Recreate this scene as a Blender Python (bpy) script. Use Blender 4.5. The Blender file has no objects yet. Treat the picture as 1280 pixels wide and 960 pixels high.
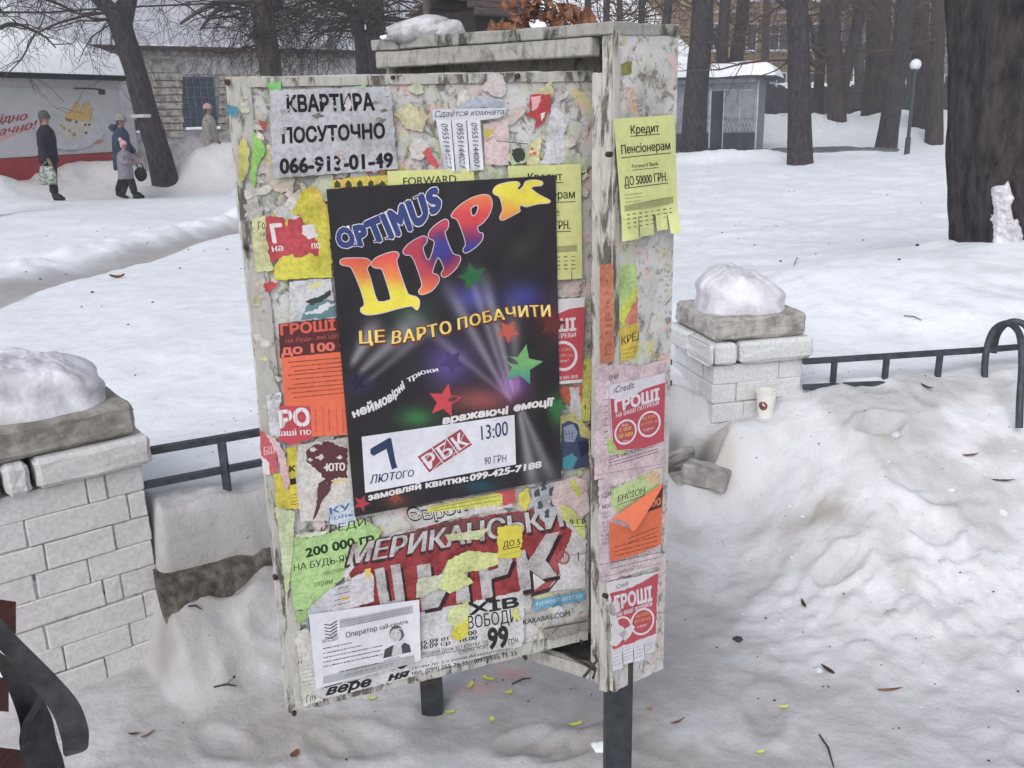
import bpy, bmesh, math, random
import numpy as np
from mathutils import Vector, Matrix
R = math.radians
random.seed(7)
sc = bpy.context.scene
COL = sc.collection

# ------------------------------------------------------------------ camera, world, sun, exposure
FOC, PITCH, ROLL, EYE = 1130.0, R(16.65), R(1.37), 1.5
fw = Vector((0, math.cos(PITCH), -math.sin(PITCH)))
up0 = Vector((0, math.sin(PITCH), math.cos(PITCH)))
rt = math.cos(ROLL) * Vector((1, 0, 0)) - math.sin(ROLL) * up0
up = math.sin(ROLL) * Vector((1, 0, 0)) + math.cos(ROLL) * up0
CAM = Vector((0, 0, EYE))
cd = bpy.data.cameras.new('camera')
cam = bpy.data.objects.new('camera', cd); COL.objects.link(cam)
cam.matrix_world = Matrix(((rt.x, up.x, -fw.x, 0), (rt.y, up.y, -fw.y, 0), (rt.z, up.z, -fw.z, EYE), (0, 0, 0, 1)))
cd.sensor_width = 36.0; cd.lens = FOC / 1280 * 36.0
cd.clip_start = 0.05; cd.clip_end = 900
sc.camera = cam
SUN_EL, SUN_AZ = R(42), R(200)
w = bpy.data.worlds.new('World'); sc.world = w; w.use_nodes = True
nt = w.node_tree; nt.nodes.clear()
sky = nt.nodes.new('ShaderNodeTexSky'); sky.sky_type = 'NISHITA'; sky.sun_disc = False
sky.sun_elevation = SUN_EL; sky.sun_rotation = SUN_AZ; sky.air_density = 1.0; sky.dust_density = 1.5; sky.ozone_density = 1.0
hs = nt.nodes.new('ShaderNodeHueSaturation'); hs.inputs['Saturation'].default_value = 0.34
bg = nt.nodes.new('ShaderNodeBackground'); bg.inputs[1].default_value = 0.15
wo = nt.nodes.new('ShaderNodeOutputWorld')
nt.links.new(sky.outputs[0], hs.inputs['Color']); nt.links.new(hs.outputs[0], bg.inputs[0]); nt.links.new(bg.outputs[0], wo.inputs[0])
sd = bpy.data.lights.new('sun', 'SUN'); sd.energy = 1.1; sd.angle = R(40); sd.color = (1, 0.985, 0.975)
sun = bpy.data.objects.new('sun', sd); COL.objects.link(sun)
sdir = Vector((math.sin(SUN_AZ) * math.cos(SUN_EL), math.cos(SUN_AZ) * math.cos(SUN_EL), math.sin(SUN_EL)))
sun.rotation_euler = sdir.to_track_quat('Z', 'Y').to_euler(); sun.location = (0, 0, 30)
vs = sc.view_settings
vs.view_transform = 'Standard'; vs.look = 'None'; vs.gamma = 1.0; vs.use_curve_mapping = False; vs.exposure = 0.42
sc.cycles.max_bounces = 5; sc.cycles.volume_bounces = 0

# ------------------------------------------------------------------ geometry of the view (used to survey where things stand)
def ray(x, y): return fw + rt * ((x - 640) / FOC) + up * ((480 - y) / FOC)
def P(x, y, D):
    d = ray(x, y); return CAM + d * (D / math.hypot(d.x, d.y))
def PG(x, y, z=0.0):
    d = ray(x, y); return CAM + d * ((z - EYE) / d.z)

def lin(c):
    if isinstance(c, str): c = tuple(int(c[i:i + 2], 16) / 255 for i in (0, 2, 4))
    return tuple(((v / 12.92) if v <= 0.04045 else ((v + 0.055) / 1.055) ** 2.4) for v in c[:3]) + (1,)

# ------------------------------------------------------------------ materials
class Nt:
    def __init__(s, name, rough=0.8, spec=0.3):
        s.m = bpy.data.materials.new(name); s.m.use_nodes = True; s.t = s.m.node_tree
        s.b = s.t.nodes['Principled BSDF']; s.b.inputs['Roughness'].default_value = rough
        s.b.inputs['Specular IOR Level'].default_value = spec
    def n(s, typ, **kw):
        o = s.t.nodes.new(typ)
        for k, v in kw.items():
            if k in o.inputs: o.inputs[k].default_value = v
            else: setattr(o, k, v)
        return o
    def l(s, a, b): s.t.links.new(a, b)
    def coord(s, scale=(1, 1, 1), kind='Object'):
        tc = s.n('ShaderNodeTexCoord'); mp = s.n('ShaderNodeMapping'); mp.inputs['Scale'].default_value = scale
        s.l(tc.outputs[kind], mp.inputs[0]); return mp.outputs[0]
    def noise(s, vec, scale, detail=5, rough=0.6, dist=0.0):
        o = s.n('ShaderNodeTexNoise'); o.inputs['Scale'].default_value = scale; o.inputs['Detail'].default_value = detail
        o.inputs['Roughness'].default_value = rough; o.inputs['Distortion'].default_value = dist
        s.l(vec, o.inputs['Vector']); return o.outputs['Fac']
    def ramp(s, fac, stops):
        o = s.n('ShaderNodeValToRGB'); e = o.color_ramp.elements
        while len(e) < len(stops): e.new(0.5)
        for i, (p, c) in enumerate(stops):
            e[i].position = p; e[i].color = c if len(c) == 4 else tuple(c) + (1,)
        s.l(fac, o.inputs[0]); return o.outputs[0]
    def mix(s, fac, a, b, mode='MIX'):
        o = s.n('ShaderNodeMix', data_type='RGBA', blend_type=mode)
        for sock, v in ((o.inputs[0], fac), (o.inputs[6], a), (o.inputs[7], b)):
            if hasattr(v, 'is_linked') or hasattr(v, 'links'): s.l(v, sock)
            else: sock.default_value = v
        return o.outputs[2]
    def bump(s, h, strength=0.3, dist=0.01):
        o = s.n('ShaderNodeBump'); o.inputs['Strength'].default_value = strength; o.inputs['Distance'].default_value = dist
        s.l(h, o.inputs['Height']); s.l(o.outputs[0], s.b.inputs['Normal'])
    def col(s, c):
        if hasattr(c, 'links'): s.l(c, s.b.inputs['Base Color'])
        else: s.b.inputs['Base Color'].default_value = c
MATS = {}
def simple(name, c1, c2, scale=8, rough=0.8, bump=0.2, bd=0.01, stretch=(1, 1, 1), spec=0.3, metal=0.0, lo=0.35, hi=0.65, detail=6):
    k = Nt(name, rough, spec); v = k.coord(stretch); f = k.noise(v, scale, detail)
    k.col(k.ramp(f, [(lo, lin(c1)), (hi, lin(c2))])); k.bump(f, bump, bd); k.b.inputs['Metallic'].default_value = metal
    MATS[name] = k.m; return k.m

def snow_mat():
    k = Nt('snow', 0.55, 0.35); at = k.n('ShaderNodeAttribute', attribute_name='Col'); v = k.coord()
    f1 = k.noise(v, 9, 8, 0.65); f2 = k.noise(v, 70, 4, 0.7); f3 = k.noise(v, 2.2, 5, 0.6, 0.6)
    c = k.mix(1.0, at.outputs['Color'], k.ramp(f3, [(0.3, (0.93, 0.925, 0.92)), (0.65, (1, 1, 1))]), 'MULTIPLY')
    c = k.mix(1.0, c, k.ramp(f1, [(0.28, (0.86, 0.84, 0.82)), (0.52, (1, 1, 1))]), 'MULTIPLY')
    f4 = k.noise(v, 190, 2, 0.5)
    c = k.mix(1.0, c, k.ramp(f4, [(0.70, (1, 1, 1)), (0.76, (0.35, 0.3, 0.27))]), 'MULTIPLY')
    k.col(c)
    add = k.n('ShaderNodeMath', operation='MULTIPLY_ADD'); k.l(f2, add.inputs[0]); add.inputs[1].default_value = 0.35; k.l(f1, add.inputs[2]); f5 = k.noise(v, 28, 5, 0.65); ad2 = k.n('ShaderNodeMath', operation='MULTIPLY_ADD'); k.l(f5, ad2.inputs[0]); ad2.inputs[1].default_value = 0.6; k.l(add.outputs[0], ad2.inputs[2]); add = ad2
    k.bump(add.outputs[0], 0.5, 0.014)
    MATS['snow'] = k.m; return k.m
snow_mat()
def snow_plain(name, c1='dfe3ea', c2='f2f4f8', sc_=6):
    return simple(name, c1, c2, sc_, 0.6, 0.5, 0.03)
snow_plain('roof_snow', 'e9ecf1', 'f6f7fa'); simple('dirty_snow', '8f8d90', 'cfcdd1', 26, 0.75, 0.8, 0.02)
simple('grey_snow', 'b0aeb3', 'dfdee4', 9, 0.65, 0.55, 0.02); simple('old_roof_snow', 'a3a4ab', 'b6b7be', 2, 0.7, 0.3, 0.03)

def paint_mat(name, base, dark, scale=30, lo=0.42, hi=0.5, stretch=(1, 1, 1), mott=0.9):
    k = Nt(name, 0.75, 0.25); v = k.coord(stretch)
    f = k.noise(v, scale, 9, 0.72, 0.4); g = k.noise(v, scale * 0.35, 6, 0.6); h = k.noise(v, scale * 4, 4, 0.6)
    c = k.ramp(g, [(0.3, tuple(x * mott for x in lin(base)[:3]) + (1,)), (0.6, lin(base))])
    c = k.mix(k.ramp(f, [(lo, (1, 1, 1)), (hi, (0, 0, 0))]), c, lin(dark))
    c = k.mix(0.20, c, k.ramp(h, [(0.35, lin('6a665f')), (0.6, lin('ffffff'))]), 'MULTIPLY')
    k.col(c); k.bump(f, 0.35, 0.004); MATS[name] = k.m; return k.m
paint_mat('brick_paint', 'cbc8c9', '7a736c', 22, 0.29, 0.345)
paint_mat('brick_paint_cool', 'd3d3d4', '837e78', 26, 0.29, 0.34)
paint_mat('mortar', 'b3aeab', '5d5650', 16, 0.40, 0.47)
paint_mat('slab', 'a19d98', '7a756e', 12, 0.42, 0.6)
paint_mat('slab_pale', 'b6b2ae', '837e78', 12, 0.40, 0.56)
paint_mat('frame_paint', 'b9b6b0', '625d56', 30, 0.43, 0.50, (1, 1, 0.25))
paint_mat('rail_paint', 'a5a29d', '6a6762', 30, 0.36, 0.50, (1, 1, 0.5))
paint_mat('lip_paint', '9c9a96', '4a4946', 24, 0.40, 0.50, (1.2, 1.2, 0.4))
paint_mat('wall_paint', 'b3afb0', '8d8788', 3, 0.40, 0.55)
paint_mat('wall_rough', 'aca69f', '756c63', 5, 0.42, 0.55)
simple('dark_wood', '2c2a28', '45413c', 30, 0.9, 0.4)
simple('black_metal', '1f2226', '32363c', 40, 0.5, 0.1, 0.002, spec=0.5)
simple('fence_metal', '262a30', '3d434b', 40, 0.55, 0.2, 0.002, spec=0.5)
simple('bench_iron', '1c1b20', '37353b', 60, 0.5, 0.3, 0.002, spec=0.5)
simple('bench_wood', '3a1a12', '6b3322', 14, 0.6, 0.3, 0.003, stretch=(1, 1, 8))
simple('rust', '2b2524', '4d3a32', 80, 0.9, 0.4, 0.002)
simple('bark', '252226', '4b4548', 18, 0.95, 1.0, 0.06, stretch=(1, 1, 0.32), detail=9)
simple('bark_far', '2b2527', '4a4142', 9, 0.95, 0.8, 0.05, stretch=(1, 1, 0.25))
simple('bark_grey', '38322f', '625a54', 12, 0.95, 0.9, 0.05, stretch=(1, 1, 0.22))
simple('twig', '2c2527', '443a3b', 20, 0.9, 0.1)
simple('twig_brown', '3a2e2b', '5b4a42', 20, 0.9, 0.1)
simple('stone', '7c7874', 'a9a5a1', 20, 0.9, 0.5, 0.005)
simple('concrete', '37332f', '6a645d', 26, 0.9, 0.6, 0.01)
simple('asphalt_wet', '4f5258', '74777d', 6, 0.35, 0.2, 0.01)
simple('ochre_wall', '77654c', '8c7858', 0.6, 0.9, 0.1, 0.01)
simple('grey_wall', '6f6d6c', '8b8886', 0.6, 0.9, 0.1)
simple('window_dark', '2a2f3a', '3c4452', 3, 0.25, 0.05, spec=0.5)
simple('window_blue', '1f2c38', '324354', 9, 0.35, 0.1, spec=0.5)
simple('window_bar', '425260', '55656f', 9, 0.5, 0.1)
simple('kiosk_wall', '7b7f86', '9599a0', 5, 0.6, 0.1)
simple('kiosk_trim', 'a3a6ab', 'c0c3c8', 5, 0.6, 0.1)
simple('kiosk_base', '3a3b42', '4b4d55', 6, 0.7, 0.1)
simple('dark_fence', '23252c', '363a42', 3, 0.8, 0.2)
simple('lamp_globe', 'c9cace', 'e2e3e6', 3, 0.3, 0.0)
simple('banner_white', 'bfbcbf', 'c8c5c8', 2, 0.5, 0.02)
simple('pavilion_trim', '8d8a90', 'a5a2a8', 3, 0.6, 0.05)
simple('red_panel', '8e2f33', 'a03a3c', 3, 0.5, 0.05)
simple('hut_roof', '3a3030', '57494a', 8, 0.9, 0.3)
simple('hut_wall', '231d1f', '352c2d', 8, 0.9, 0.3, stretch=(6, 6, 1))
simple('dry_leaf', '5f3f2f', '8a5f49', 20, 0.75, 0.3, 0.003)
simple('cable', '2c2a2e', '35333a', 5, 0.7, 0.0)
simple('cup_white', 'dcd9d4', 'e9e6e2', 10, 0.5, 0.05)
simple('cloth_navy', '17161f', '292733', 30, 0.9, 0.3)
simple('cloth_dark', '1b1a20', '2c2a31', 30, 0.9, 0.3)
simple('cloth_blue', '273343', '3b4a5d', 25, 0.85, 0.4)
simple('cloth_child', '6b6672', '98929c', 60, 0.85, 0.3, lo=0.42, hi=0.58)
simple('cloth_beige', '8d8b84', 'a9a69d', 20, 0.9, 0.3)
simple('hat_grey', '3b3a3c', '5d5b5b', 60, 0.95, 0.5)
simple('hat_knit', '77746f', '9d9993', 70, 0.95, 0.5)
simple('hat_pink', 'b98a94', 'd9b0b8', 60, 0.95, 0.4)
simple('skin', '8a675c', 'a27c70', 10, 0.6, 0.05)
simple('bag_print', '59625c', 'a4a9a0', 22, 0.5, 0.2, lo=0.45, hi=0.55)
simple('boots', '141318', '201f25', 20, 0.6, 0.2)
simple('eye', '1a1614', '241f1c', 5, 0.3, 0)

def attr_mat(name, grime=0.35, rough=0.72, scale=18, bump=0.15):
    k = Nt(name, rough, 0.3); at = k.n('ShaderNodeAttribute', attribute_name='Col'); v = k.coord()
    f = k.noise(v, scale, 8, 0.7); g = k.noise(v, scale * 9, 3, 0.6)
    hv = k.n('ShaderNodeHueSaturation'); hv.inputs['Saturation'].default_value = 0.92; k.l(at.outputs['Color'], hv.inputs['Color'])
    c = k.mix(grime, hv.outputs[0], k.ramp(f, [(0.34, lin('8d867c')), (0.56, (1, 1, 1, 1))]), 'MULTIPLY')
    c = k.mix(grime * 0.6, c, k.ramp(g, [(0.4, lin('9a948c')), (0.56, (1, 1, 1, 1))]), 'MULTIPLY')
    k.col(c); k.bump(f, bump, 0.003); MATS[name] = k.m; return k.m
attr_mat('paper', 0.5, bump=.12); attr_mat('paper_clean', 0.16, scale=7, bump=.05); attr_mat('ink', 0.15, scale=7, bump=.03); attr_mat('poster_gloss', 0.12, 0.42, 6, .04); attr_mat('ink_worn', 0.7, scale=40)
attr_mat('paint_attr', 0.3, 0.6, 2.0, 0.05)

def collage_mat(name, tint=0.0):
    k = Nt(name, 0.8, 0.25); v = k.coord()
    a = k.noise(v, 11, 9, 0.68, 0.8); b = k.noise(v, 17, 8, 0.7, 1.2); d = k.noise(v, 44, 8, 0.75, 0.6); e = k.noise(v, 7, 7, 0.6, 1.5)
    mp = k.n('ShaderNodeMapping'); mp.inputs['Location'].default_value = (5.2, 1.3, 7.7); k.l(v, mp.inputs[0]); v2 = mp.outputs[0]
    p = k.noise(v2, 13, 8, 0.7, 1.4); q = k.noise(v2, 26, 9, 0.75, 0.5); r_ = k.noise(v2, 9, 6, 0.65, 2.0)
    c = k.ramp(a, [(0.32, lin('8b867e')), (0.44, lin('b7b5b2')), (0.6, lin('c9c8c8'))])
    c = k.mix(k.ramp(b, [(0.56, (0, 0, 0)), (0.595, (.75, .75, .75))]), c, lin('b9c296'))
    c = k.mix(k.ramp(p, [(0.56, (0, 0, 0)), (0.59, (.7, .7, .7))]), c, lin('d3b3b0'))
    c = k.mix(k.ramp(e, [(0.63, (0, 0, 0)), (0.65, (.6, .6, .6))]), c, lin('cfc277'))
    c = k.mix(k.ramp(r_, [(0.28 , (.8, .8, .8)), (0.31, (0, 0, 0))]), c, lin('d2d6e0'))
    c = k.mix(k.ramp(d, [(0.38, (.8, .8, .8)), (0.48, (0, 0, 0))]), c, lin('5d574e'))
    c = k.mix(k.ramp(q, [(0.57, (0, 0, 0)), (0.64, (.7, .7, .7))]), c, lin('6d665c'))
    k.col(c); k.bump(d, 0.5, 0.004); MATS[name] = k.m; return k.m
collage_mat('collage')

# ------------------------------------------------------------------ object helpers
def mesh_obj(name, verts, faces, mat=None, parent=None, cols=None, smooth=False, mats=None, fm=None):
    me = bpy.data.meshes.new(name); me.from_pydata([tuple(v) for v in verts], [], faces)
    if cols is not None:
        a = me.color_attributes.new('Col', 'FLOAT_COLOR', 'POINT')
        a.data.foreach_set('color', np.array(cols, dtype=np.float32).reshape(-1))
    if mats:
        for m in mats: me.materials.append(MATS[m])
        me.polygons.foreach_set('material_index', fm)
    elif mat: me.materials.append(MATS[mat])
    if smooth: me.polygons.foreach_set('use_smooth', [True] * len(me.polygons))
    me.update()
    o = bpy.data.objects.new(name, me); COL.objects.link(o)
    if parent is not None: o.parent = parent; o.matrix_parent_inverse = parent.matrix_basis.inverted()
    return o
def thing(name, label, cat, loc=(0, 0, 0), rz=0.0, group=None):
    o = bpy.data.objects.new(name, None); COL.objects.link(o); o.empty_display_size = 0.2
    o.location = loc; o.rotation_euler = (0, 0, rz); o['label'] = label; o['category'] = cat
    if group: o['group'] = group
    return o
def tag(o, label, cat, group=None):
    o['label'] = label; o['category'] = cat
    if group: o['group'] = group
    return o
class MB:
    """collects pieces and links them as ONE mesh object (world coordinates; the parent only groups)"""
    def __init__(s): s.v = []; s.f = []; s.c = []
    def add(s, vs_, fs, col=None):
        o = len(s.v); s.v += [Vector(v) for v in vs_]; s.f += [[i + o for i in f] for f in fs]
        s.c += [(lin(col) if col else (1, 1, 1, 1))] * len(vs_)
    def hexa(s, b, t, col=None):
        """b, t: four bottom and four top corners, counter-clockwise"""
        n = len(b); fs = [list(range(n))[::-1], list(range(n, 2 * n))] + [[i, (i + 1) % n, n + (i + 1) % n, n + i] for i in range(n)]
        s.add(list(b) + list(t), fs, col)
    def box(s, o, ax, ay, az, col=None):
        o = Vector(o); ax = Vector(ax); ay = Vector(ay); az = Vector(az)
        b = [o, o + ax, o + ax + ay, o + ay]; s.hexa(b, [p + az for p in b], col)
    def tube(s, pts, rs, n=8, cap=True, col=None, flat=1.0):
        pts = [Vector(p) for p in pts]; m = len(pts)
        if not hasattr(rs, '__len__'): rs = [rs] * m
        vs_ = []; prev = None
        for i, p in enumerate(pts):
            d = (pts[min(i + 1, m - 1)] - pts[max(i - 1, 0)])
            d = d.normalized() if d.length > 1e-9 else Vector((0, 0, 1))
            if prev is None: a = d.cross(Vector((0, 0, 1)) if abs(d.z) < 0.9 else Vector((1, 0, 0))).normalized()
            else:
                a = prev - d * prev.dot(d); a = a.normalized() if a.length > 1e-6 else prev
            prev = a; b = d.cross(a)
            for k in range(n):
                t = 2 * math.pi * k / n; vs_.append(p + (a * math.cos(t) + b * math.sin(t) * flat) * rs[i])
        fs = [[i * n + k, i * n + (k + 1) % n, (i + 1) * n + (k + 1) % n, (i + 1) * n + k] for i in range(m - 1) for k in range(n)]
        if cap: fs += [list(range(n))[::-1], [(m - 1) * n + k for k in range(n)]]
        s.add(vs_, fs, col)
    def build(s, name, mat, parent=None, smooth=False, color=False):
        return mesh_obj(name, s.v, s.f, mat, parent, s.c if color else None, smooth)
def blob(name, c, r, mat, parent=None, seed=0, rough=0.2, sub=3, squash=(1, 1, 1), rz=0.0):
    bm = bmesh.new(); bmesh.ops.create_icosphere(bm, subdivisions=sub, radius=1.0)
    from mathutils import noise as mn
    ca, sa = math.cos(rz), math.sin(rz)
    for v in bm.verts:
        k = 1 + rough * (mn.fractal(v.co * 1.6 + Vector((seed * 3.1, 0, seed)), 0.8, 2.1, 5))
        q = v.co * k; x, y, z = q.x * r * squash[0], q.y * r * squash[1], q.z * r * squash[2]
        v.co = Vector(c) + Vector((x * ca - y * sa, x * sa + y * ca, z))
    me = bpy.data.meshes.new(name); bm.to_mesh(me); bm.free(); me.materials.append(MATS[mat])
    me.polygons.foreach_set('use_smooth', [True] * len(me.polygons))
    o = bpy.data.objects.new(name, me); COL.objects.link(o)
    if parent is not None: o.parent = parent; o.matrix_parent_inverse = parent.matrix_basis.inverted()
    return o
def worn_box(name, o, ax, ay, az, mat, parent=None, j=0.004, cuts=3, bev=0.004, seed=0):
    """a block with bevelled, slightly uneven faces"""
    o = Vector(o); ax = Vector(ax); ay = Vector(ay); az = Vector(az); rnd = random.Random(seed)
    bm = bmesh.new()
    vs_ = [bm.verts.new(o + ax * i + ay * k + az * l) for l in (0, 1) for (i, k) in ((0, 0), (1, 0), (1, 1), (0, 1))]
    for f in ((3, 2, 1, 0), (4, 5, 6, 7), (0, 1, 5, 4), (1, 2, 6, 5), (2, 3, 7, 6), (3, 0, 4, 7)): bm.faces.new([vs_[i] for i in f])
    if bev: bmesh.ops.bevel(bm, geom=bm.edges[:], offset=bev, segments=1, affect='EDGES')
    if cuts: bmesh.ops.subdivide_edges(bm, edges=bm.edges[:], cuts=cuts, use_grid_fill=True)
    from mathutils import noise as mn
    L_ = max(ax.length, ay.length, az.length); fq = 2.2 / max(.05, min(ax.length, ay.length, az.length)); sv = Vector((rnd.uniform(0, 50), rnd.uniform(0, 50), rnd.uniform(0, 50)))
    for v in bm.verts: v.co += (mn.noise_vector(v.co * fq + sv) + mn.noise_vector(v.co * fq * 2.7 + sv) * .6) * j * 1.3
    me = bpy.data.meshes.new(name); bm.to_mesh(me); bm.free(); me.materials.append(MATS[mat])
    ob = bpy.data.objects.new(name, me); COL.objects.link(ob)
    if parent is not None: ob.parent = parent; ob.matrix_parent_inverse = parent.matrix_basis.inverted()
    return ob
# numpy value noise
def _h(ix, iy, s):
    n = (ix.astype(np.int64) * 374761393 + iy.astype(np.int64) * 668265263 + s * 1442695041) & 0xffffffff
    n = ((n ^ (n >> 13)) * 1274126177) & 0xffffffff
    return ((n ^ (n >> 16)) & 0xffff) / 65535.0
def vn(x, y, s=0):
    x = np.asarray(x, float); y = np.asarray(y, float); ix = np.floor(x); iy = np.floor(y); fx = x - ix; fy = y - iy
    fx = fx * fx * (3 - 2 * fx); fy = fy * fy * (3 - 2 * fy)
    a = _h(ix, iy, s); b = _h(ix + 1, iy, s); c = _h(ix, iy + 1, s); d = _h(ix + 1, iy + 1, s)
    return (a + (b - a) * fx + (c - a) * fy + (a - b - c + d) * fx * fy) * 2 - 1
def fbm(x, y, o=4, s=0, g=0.5):
    t = 0; a = 1.0
    for i in range(o): t = t + a * vn(x * 2 ** i + i * 17.3, y * 2 ** i - i * 9.1, s + i); a *= g
    return t
def sstep(a, b, x):
    t = np.clip((x - a) / (b - a), 0, 1); return t * t * (3 - 2 * t)
def gs(x, y, cx, cy, rx, ry): return np.exp(-((x - cx) / rx) ** 2 - ((y - cy) / ry) ** 2)
# ================================================================== THE GROUND
FX = [-4.0, -1.6, -1.03, 0.62, 1.15, 2.03, 4.0, 9.0]; FY = [0.9, 1.95, 2.33, 3.33, 3.36, 3.48, 3.9, 5.5]
def yf(x): return np.interp(x, FX, FY)
FOOT = []
_r = random.Random(3)
for i in range(110):
    FOOT.append((_r.uniform(-1.6, 3.0), _r.uniform(1.3, 4.6), _r.uniform(0.035, 0.085), _r.uniform(0.004, 0.016), _r.uniform(0, 3.1)))
for (fx_, fy_, d_) in ((1.30, 3.02, 0.07), (1.02, 2.55, 0.05), (1.35, 2.62, 0.03), (1.5, 2.2, 0.04)): FOOT.append((fx_, fy_, 0.055, d_ * .7, 0.3))
for (px_, py_, d_) in ((700, 935, .02), (355, 820, .02), (300, 810, .03), (660, 930, .02), (760, 915, -.015)):
    q = PG(px_, py_); FOOT.append((q.x, q.y, 0.05, d_, 0.4))
PA = [PG(-60, 415), PG(0, 380), PG(120, 335), PG(210, 305), PG(330, 272), PG(430, 245)]
PAx = [p.x for p in PA]; PAy = [p.y for p in PA]
def path_d(x, y):
    """signed distance-like measure across the trodden footpath in the park"""
    return (x - np.interp(y, PAy, PAx)) * 1.25
_a = P(-150, 110, 21.5); _b = P(148, 110, 24.8); _u = Vector((_b.x - _a.x, _b.y - _a.y)); PVL = _u.length; _u.normalize()
PVA = (_a.x, _a.y); PVN = (-_u.y, _u.x)
_c = P(1287, 327, 6.45); BTX, BTY = _c.x + .06, _c.y + .2
def height(x, y):
    x = np.asarray(x, float); y = np.asarray(y, float)
    s = y - yf(x); r_side = sstep(0.70, 1.25, x)
    wide = np.where(x < 0, 0.55, 1.25)
    # in front of the fence
    mid = sstep(-0.075, -0.005, (x + 1.022) * .787 + (y - 2.318) * .617) * (1 - r_side)
    hf = mid * (0.250 * (0.86 + 0.05 * sstep(0.02, 0.28, (x + 1.022) * .787 + (y - 2.318) * .617)) * (1 + 0.12 * fbm(x * 5, y * 5, 3, 44)) * sstep(-0.42, -0.10, s)) + r_side * (0.49 + 0.03 * sstep(1.2, 2.0, x)) * sstep(-1.35, -0.05, s) ** 1.1
    lf = sstep(0.05, -0.5, x); hf = hf + mid * (1 - lf) * 0.10 * sstep(-0.9, -0.2, s)
    # behind it
    top = 0.47 + 0.02 * fbm(x * 1.7, y * 1.7, 3, 5)
    hb = top * (1 - sstep(0.3, 1.4, s) * 0.28) * (1 - sstep(1.5, 11, s))
    mnd = 0.36 * gs(x, y, 3.6, 5.7, 1.5, 1.2) + 0.24 * gs(x, y, 1.95, 4.9, 0.9, 0.75) + 0.03 * fbm(x * 1.8, y * 1.8, 3, 57) * sstep(1.0, 1.6, x)
    left_out = 1 - sstep(-1.3, -1.05, x)
    aa = (x + 1.022) * .787 + (y - 2.318) * .617; lw = 1 - sstep(-.02, .03, aa); sw = sstep(-0.10, -0.035, s) * (1 - lw) + sstep(0.12, 0.3, s) * lw; rw = sstep(0.6, 1.0, x); sw = sw * (1 - rw) + sstep(-0.12, 0.3, s) * rw
    z = hf * (1 - sw) + hb * sw + mnd * sstep(-0.1, 0.8, s)
    near = (1 - sstep(7, 14, y))
    lump = fbm(x * 6, y * 6, 4, 11, 0.55); fine = fbm(x * 22, y * 22, 3, 21, 0.55)
    front = 1 - sstep(-0.3, 0.25, s)
    z = z + mid * 0.012 * fbm(x * 7, y * 7 + 3, 3, 66) * sstep(-.5, -.2, s) * (1 - sstep(.05, .3, s))
    z = z + near * (0.0055 * lump + 0.0018 * fine) * (0.25 + 0.75 * front)
    rid = np.abs(fbm(x * 11 + 3, y * 11, 3, 31))
    z = z + front * 0.005 * (0.5 - rid) * (0.4 + r_side * 1.1)
    z = z + front * (0.017 * np.maximum(0, fbm(x * 10, y * 10, 2, 77)) + 0.014 * np.maximum(-.2, fbm(x * 24, y * 24, 2, 79))) * gs(x, y, 1.25, 2.5, 0.6, 0.38)
    for (a, b, r_, d, t) in FOOT:
        m = (np.abs(x - a) < 0.4) & (np.abs(y - b) < 0.4)
        if not np.any(m): continue
        ca, sa = math.cos(t), math.sin(t); u = (x - a) * ca + (y - b) * sa; v = -(x - a) * sa + (y - b) * ca
        q = (u / (r_ * 1.5)) ** 2 + (v / (r_ * 0.8)) ** 2
        z = z - np.where(m, d * (np.exp(-q * q) - 0.35 * np.exp(-(q - 1.6) ** 2)), 0) * np.where(s > 0.05, 0.0, 1.0)
    # hole with rubble beside the right pillar, hollow round the posts
    z = z - 0.20 * np.exp(-((((x - 0.62 + .02 * np.sin(y * 60)) / 0.135) ** 2 + ((y - 3.15 + .012 * np.sin(x * 45)) / 0.06) ** 2) ** 1.6))
    z = z + 0.06 * gs(x, y, 0.58, 3.27, 0.14, 0.06) + 0.14 * gs(x, y, 0.80, 3.12, 0.10, 0.07)
    z = z - 0.02 * gs(x, y, -0.23, 2.0, 0.06, 0.06) + 0.07 * gs(x, y, BTX, BTY, 0.62, 0.62) - 0.05 * gs(x, y, BTX, BTY, .5, .5)
    z = z + 0.16 * gs(x, y, -8.15, 20.4, .65, .35)
    # the park: gentle swell, path, far banks
    far = sstep(6, 12, y)
    z = z + far * 0.05 * fbm(x * 0.5, y * 0.5, 3, 51) + (1 - front) * 0.008 * fbm(x * 3, y * 3, 3, 61)
    pd = path_d(x, y); wl = sstep(4.5, 6.5, y) * (1 - sstep(17, 19, y))
    z = z - wl * 0.10 * np.exp(-(pd / 0.45) ** 4)
    z = z + wl * 0.08 * np.exp(-((pd + 0.95) / 0.45) ** 2) * np.maximum(0.1, fbm(x * 2.2, y * 2.2, 3, 71) + 0.5)
    z = z + 0.98 * gs(x, y, -6.5, 21.7, 1.35, 0.75) ** .8 * (1 + 0.12 * fbm(x * 2.5, y * 2.5, 3, 81)) + 0.3 * gs(x, y, -9.2, 21.6, .5, .5)
    wd = np.abs((x - PVA[0]) * PVN[0] + (y - PVA[1]) * PVN[1]); wa = (x - PVA[0]) * PVN[1] + (y - PVA[1]) * -PVN[0]
    z = z + 0.46 * np.exp(-(wd / 0.95) ** 2) * (wa > -3) * (1 - sstep(PVL - .5, PVL + 1.5, wa)) * (1 + 0.30 * fbm(x * 1.6, y * 1.6, 3, 82))
    z = z + 0.35 * gs(x, y, 6.6, 27.5, 2.4, 0.9) * (1 + 0.2 * fbm(x * 2, y * 2, 3, 91))
    z = z + (1.12 + 0.16 * fbm(x * 0.9, y * 0.9, 4, 95)) * sstep(36.6, 40.4, y + 0.5 * fbm(x * .7, y * .7, 3, 96)) * sstep(9.0, 12.0, x)
    return z
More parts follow.
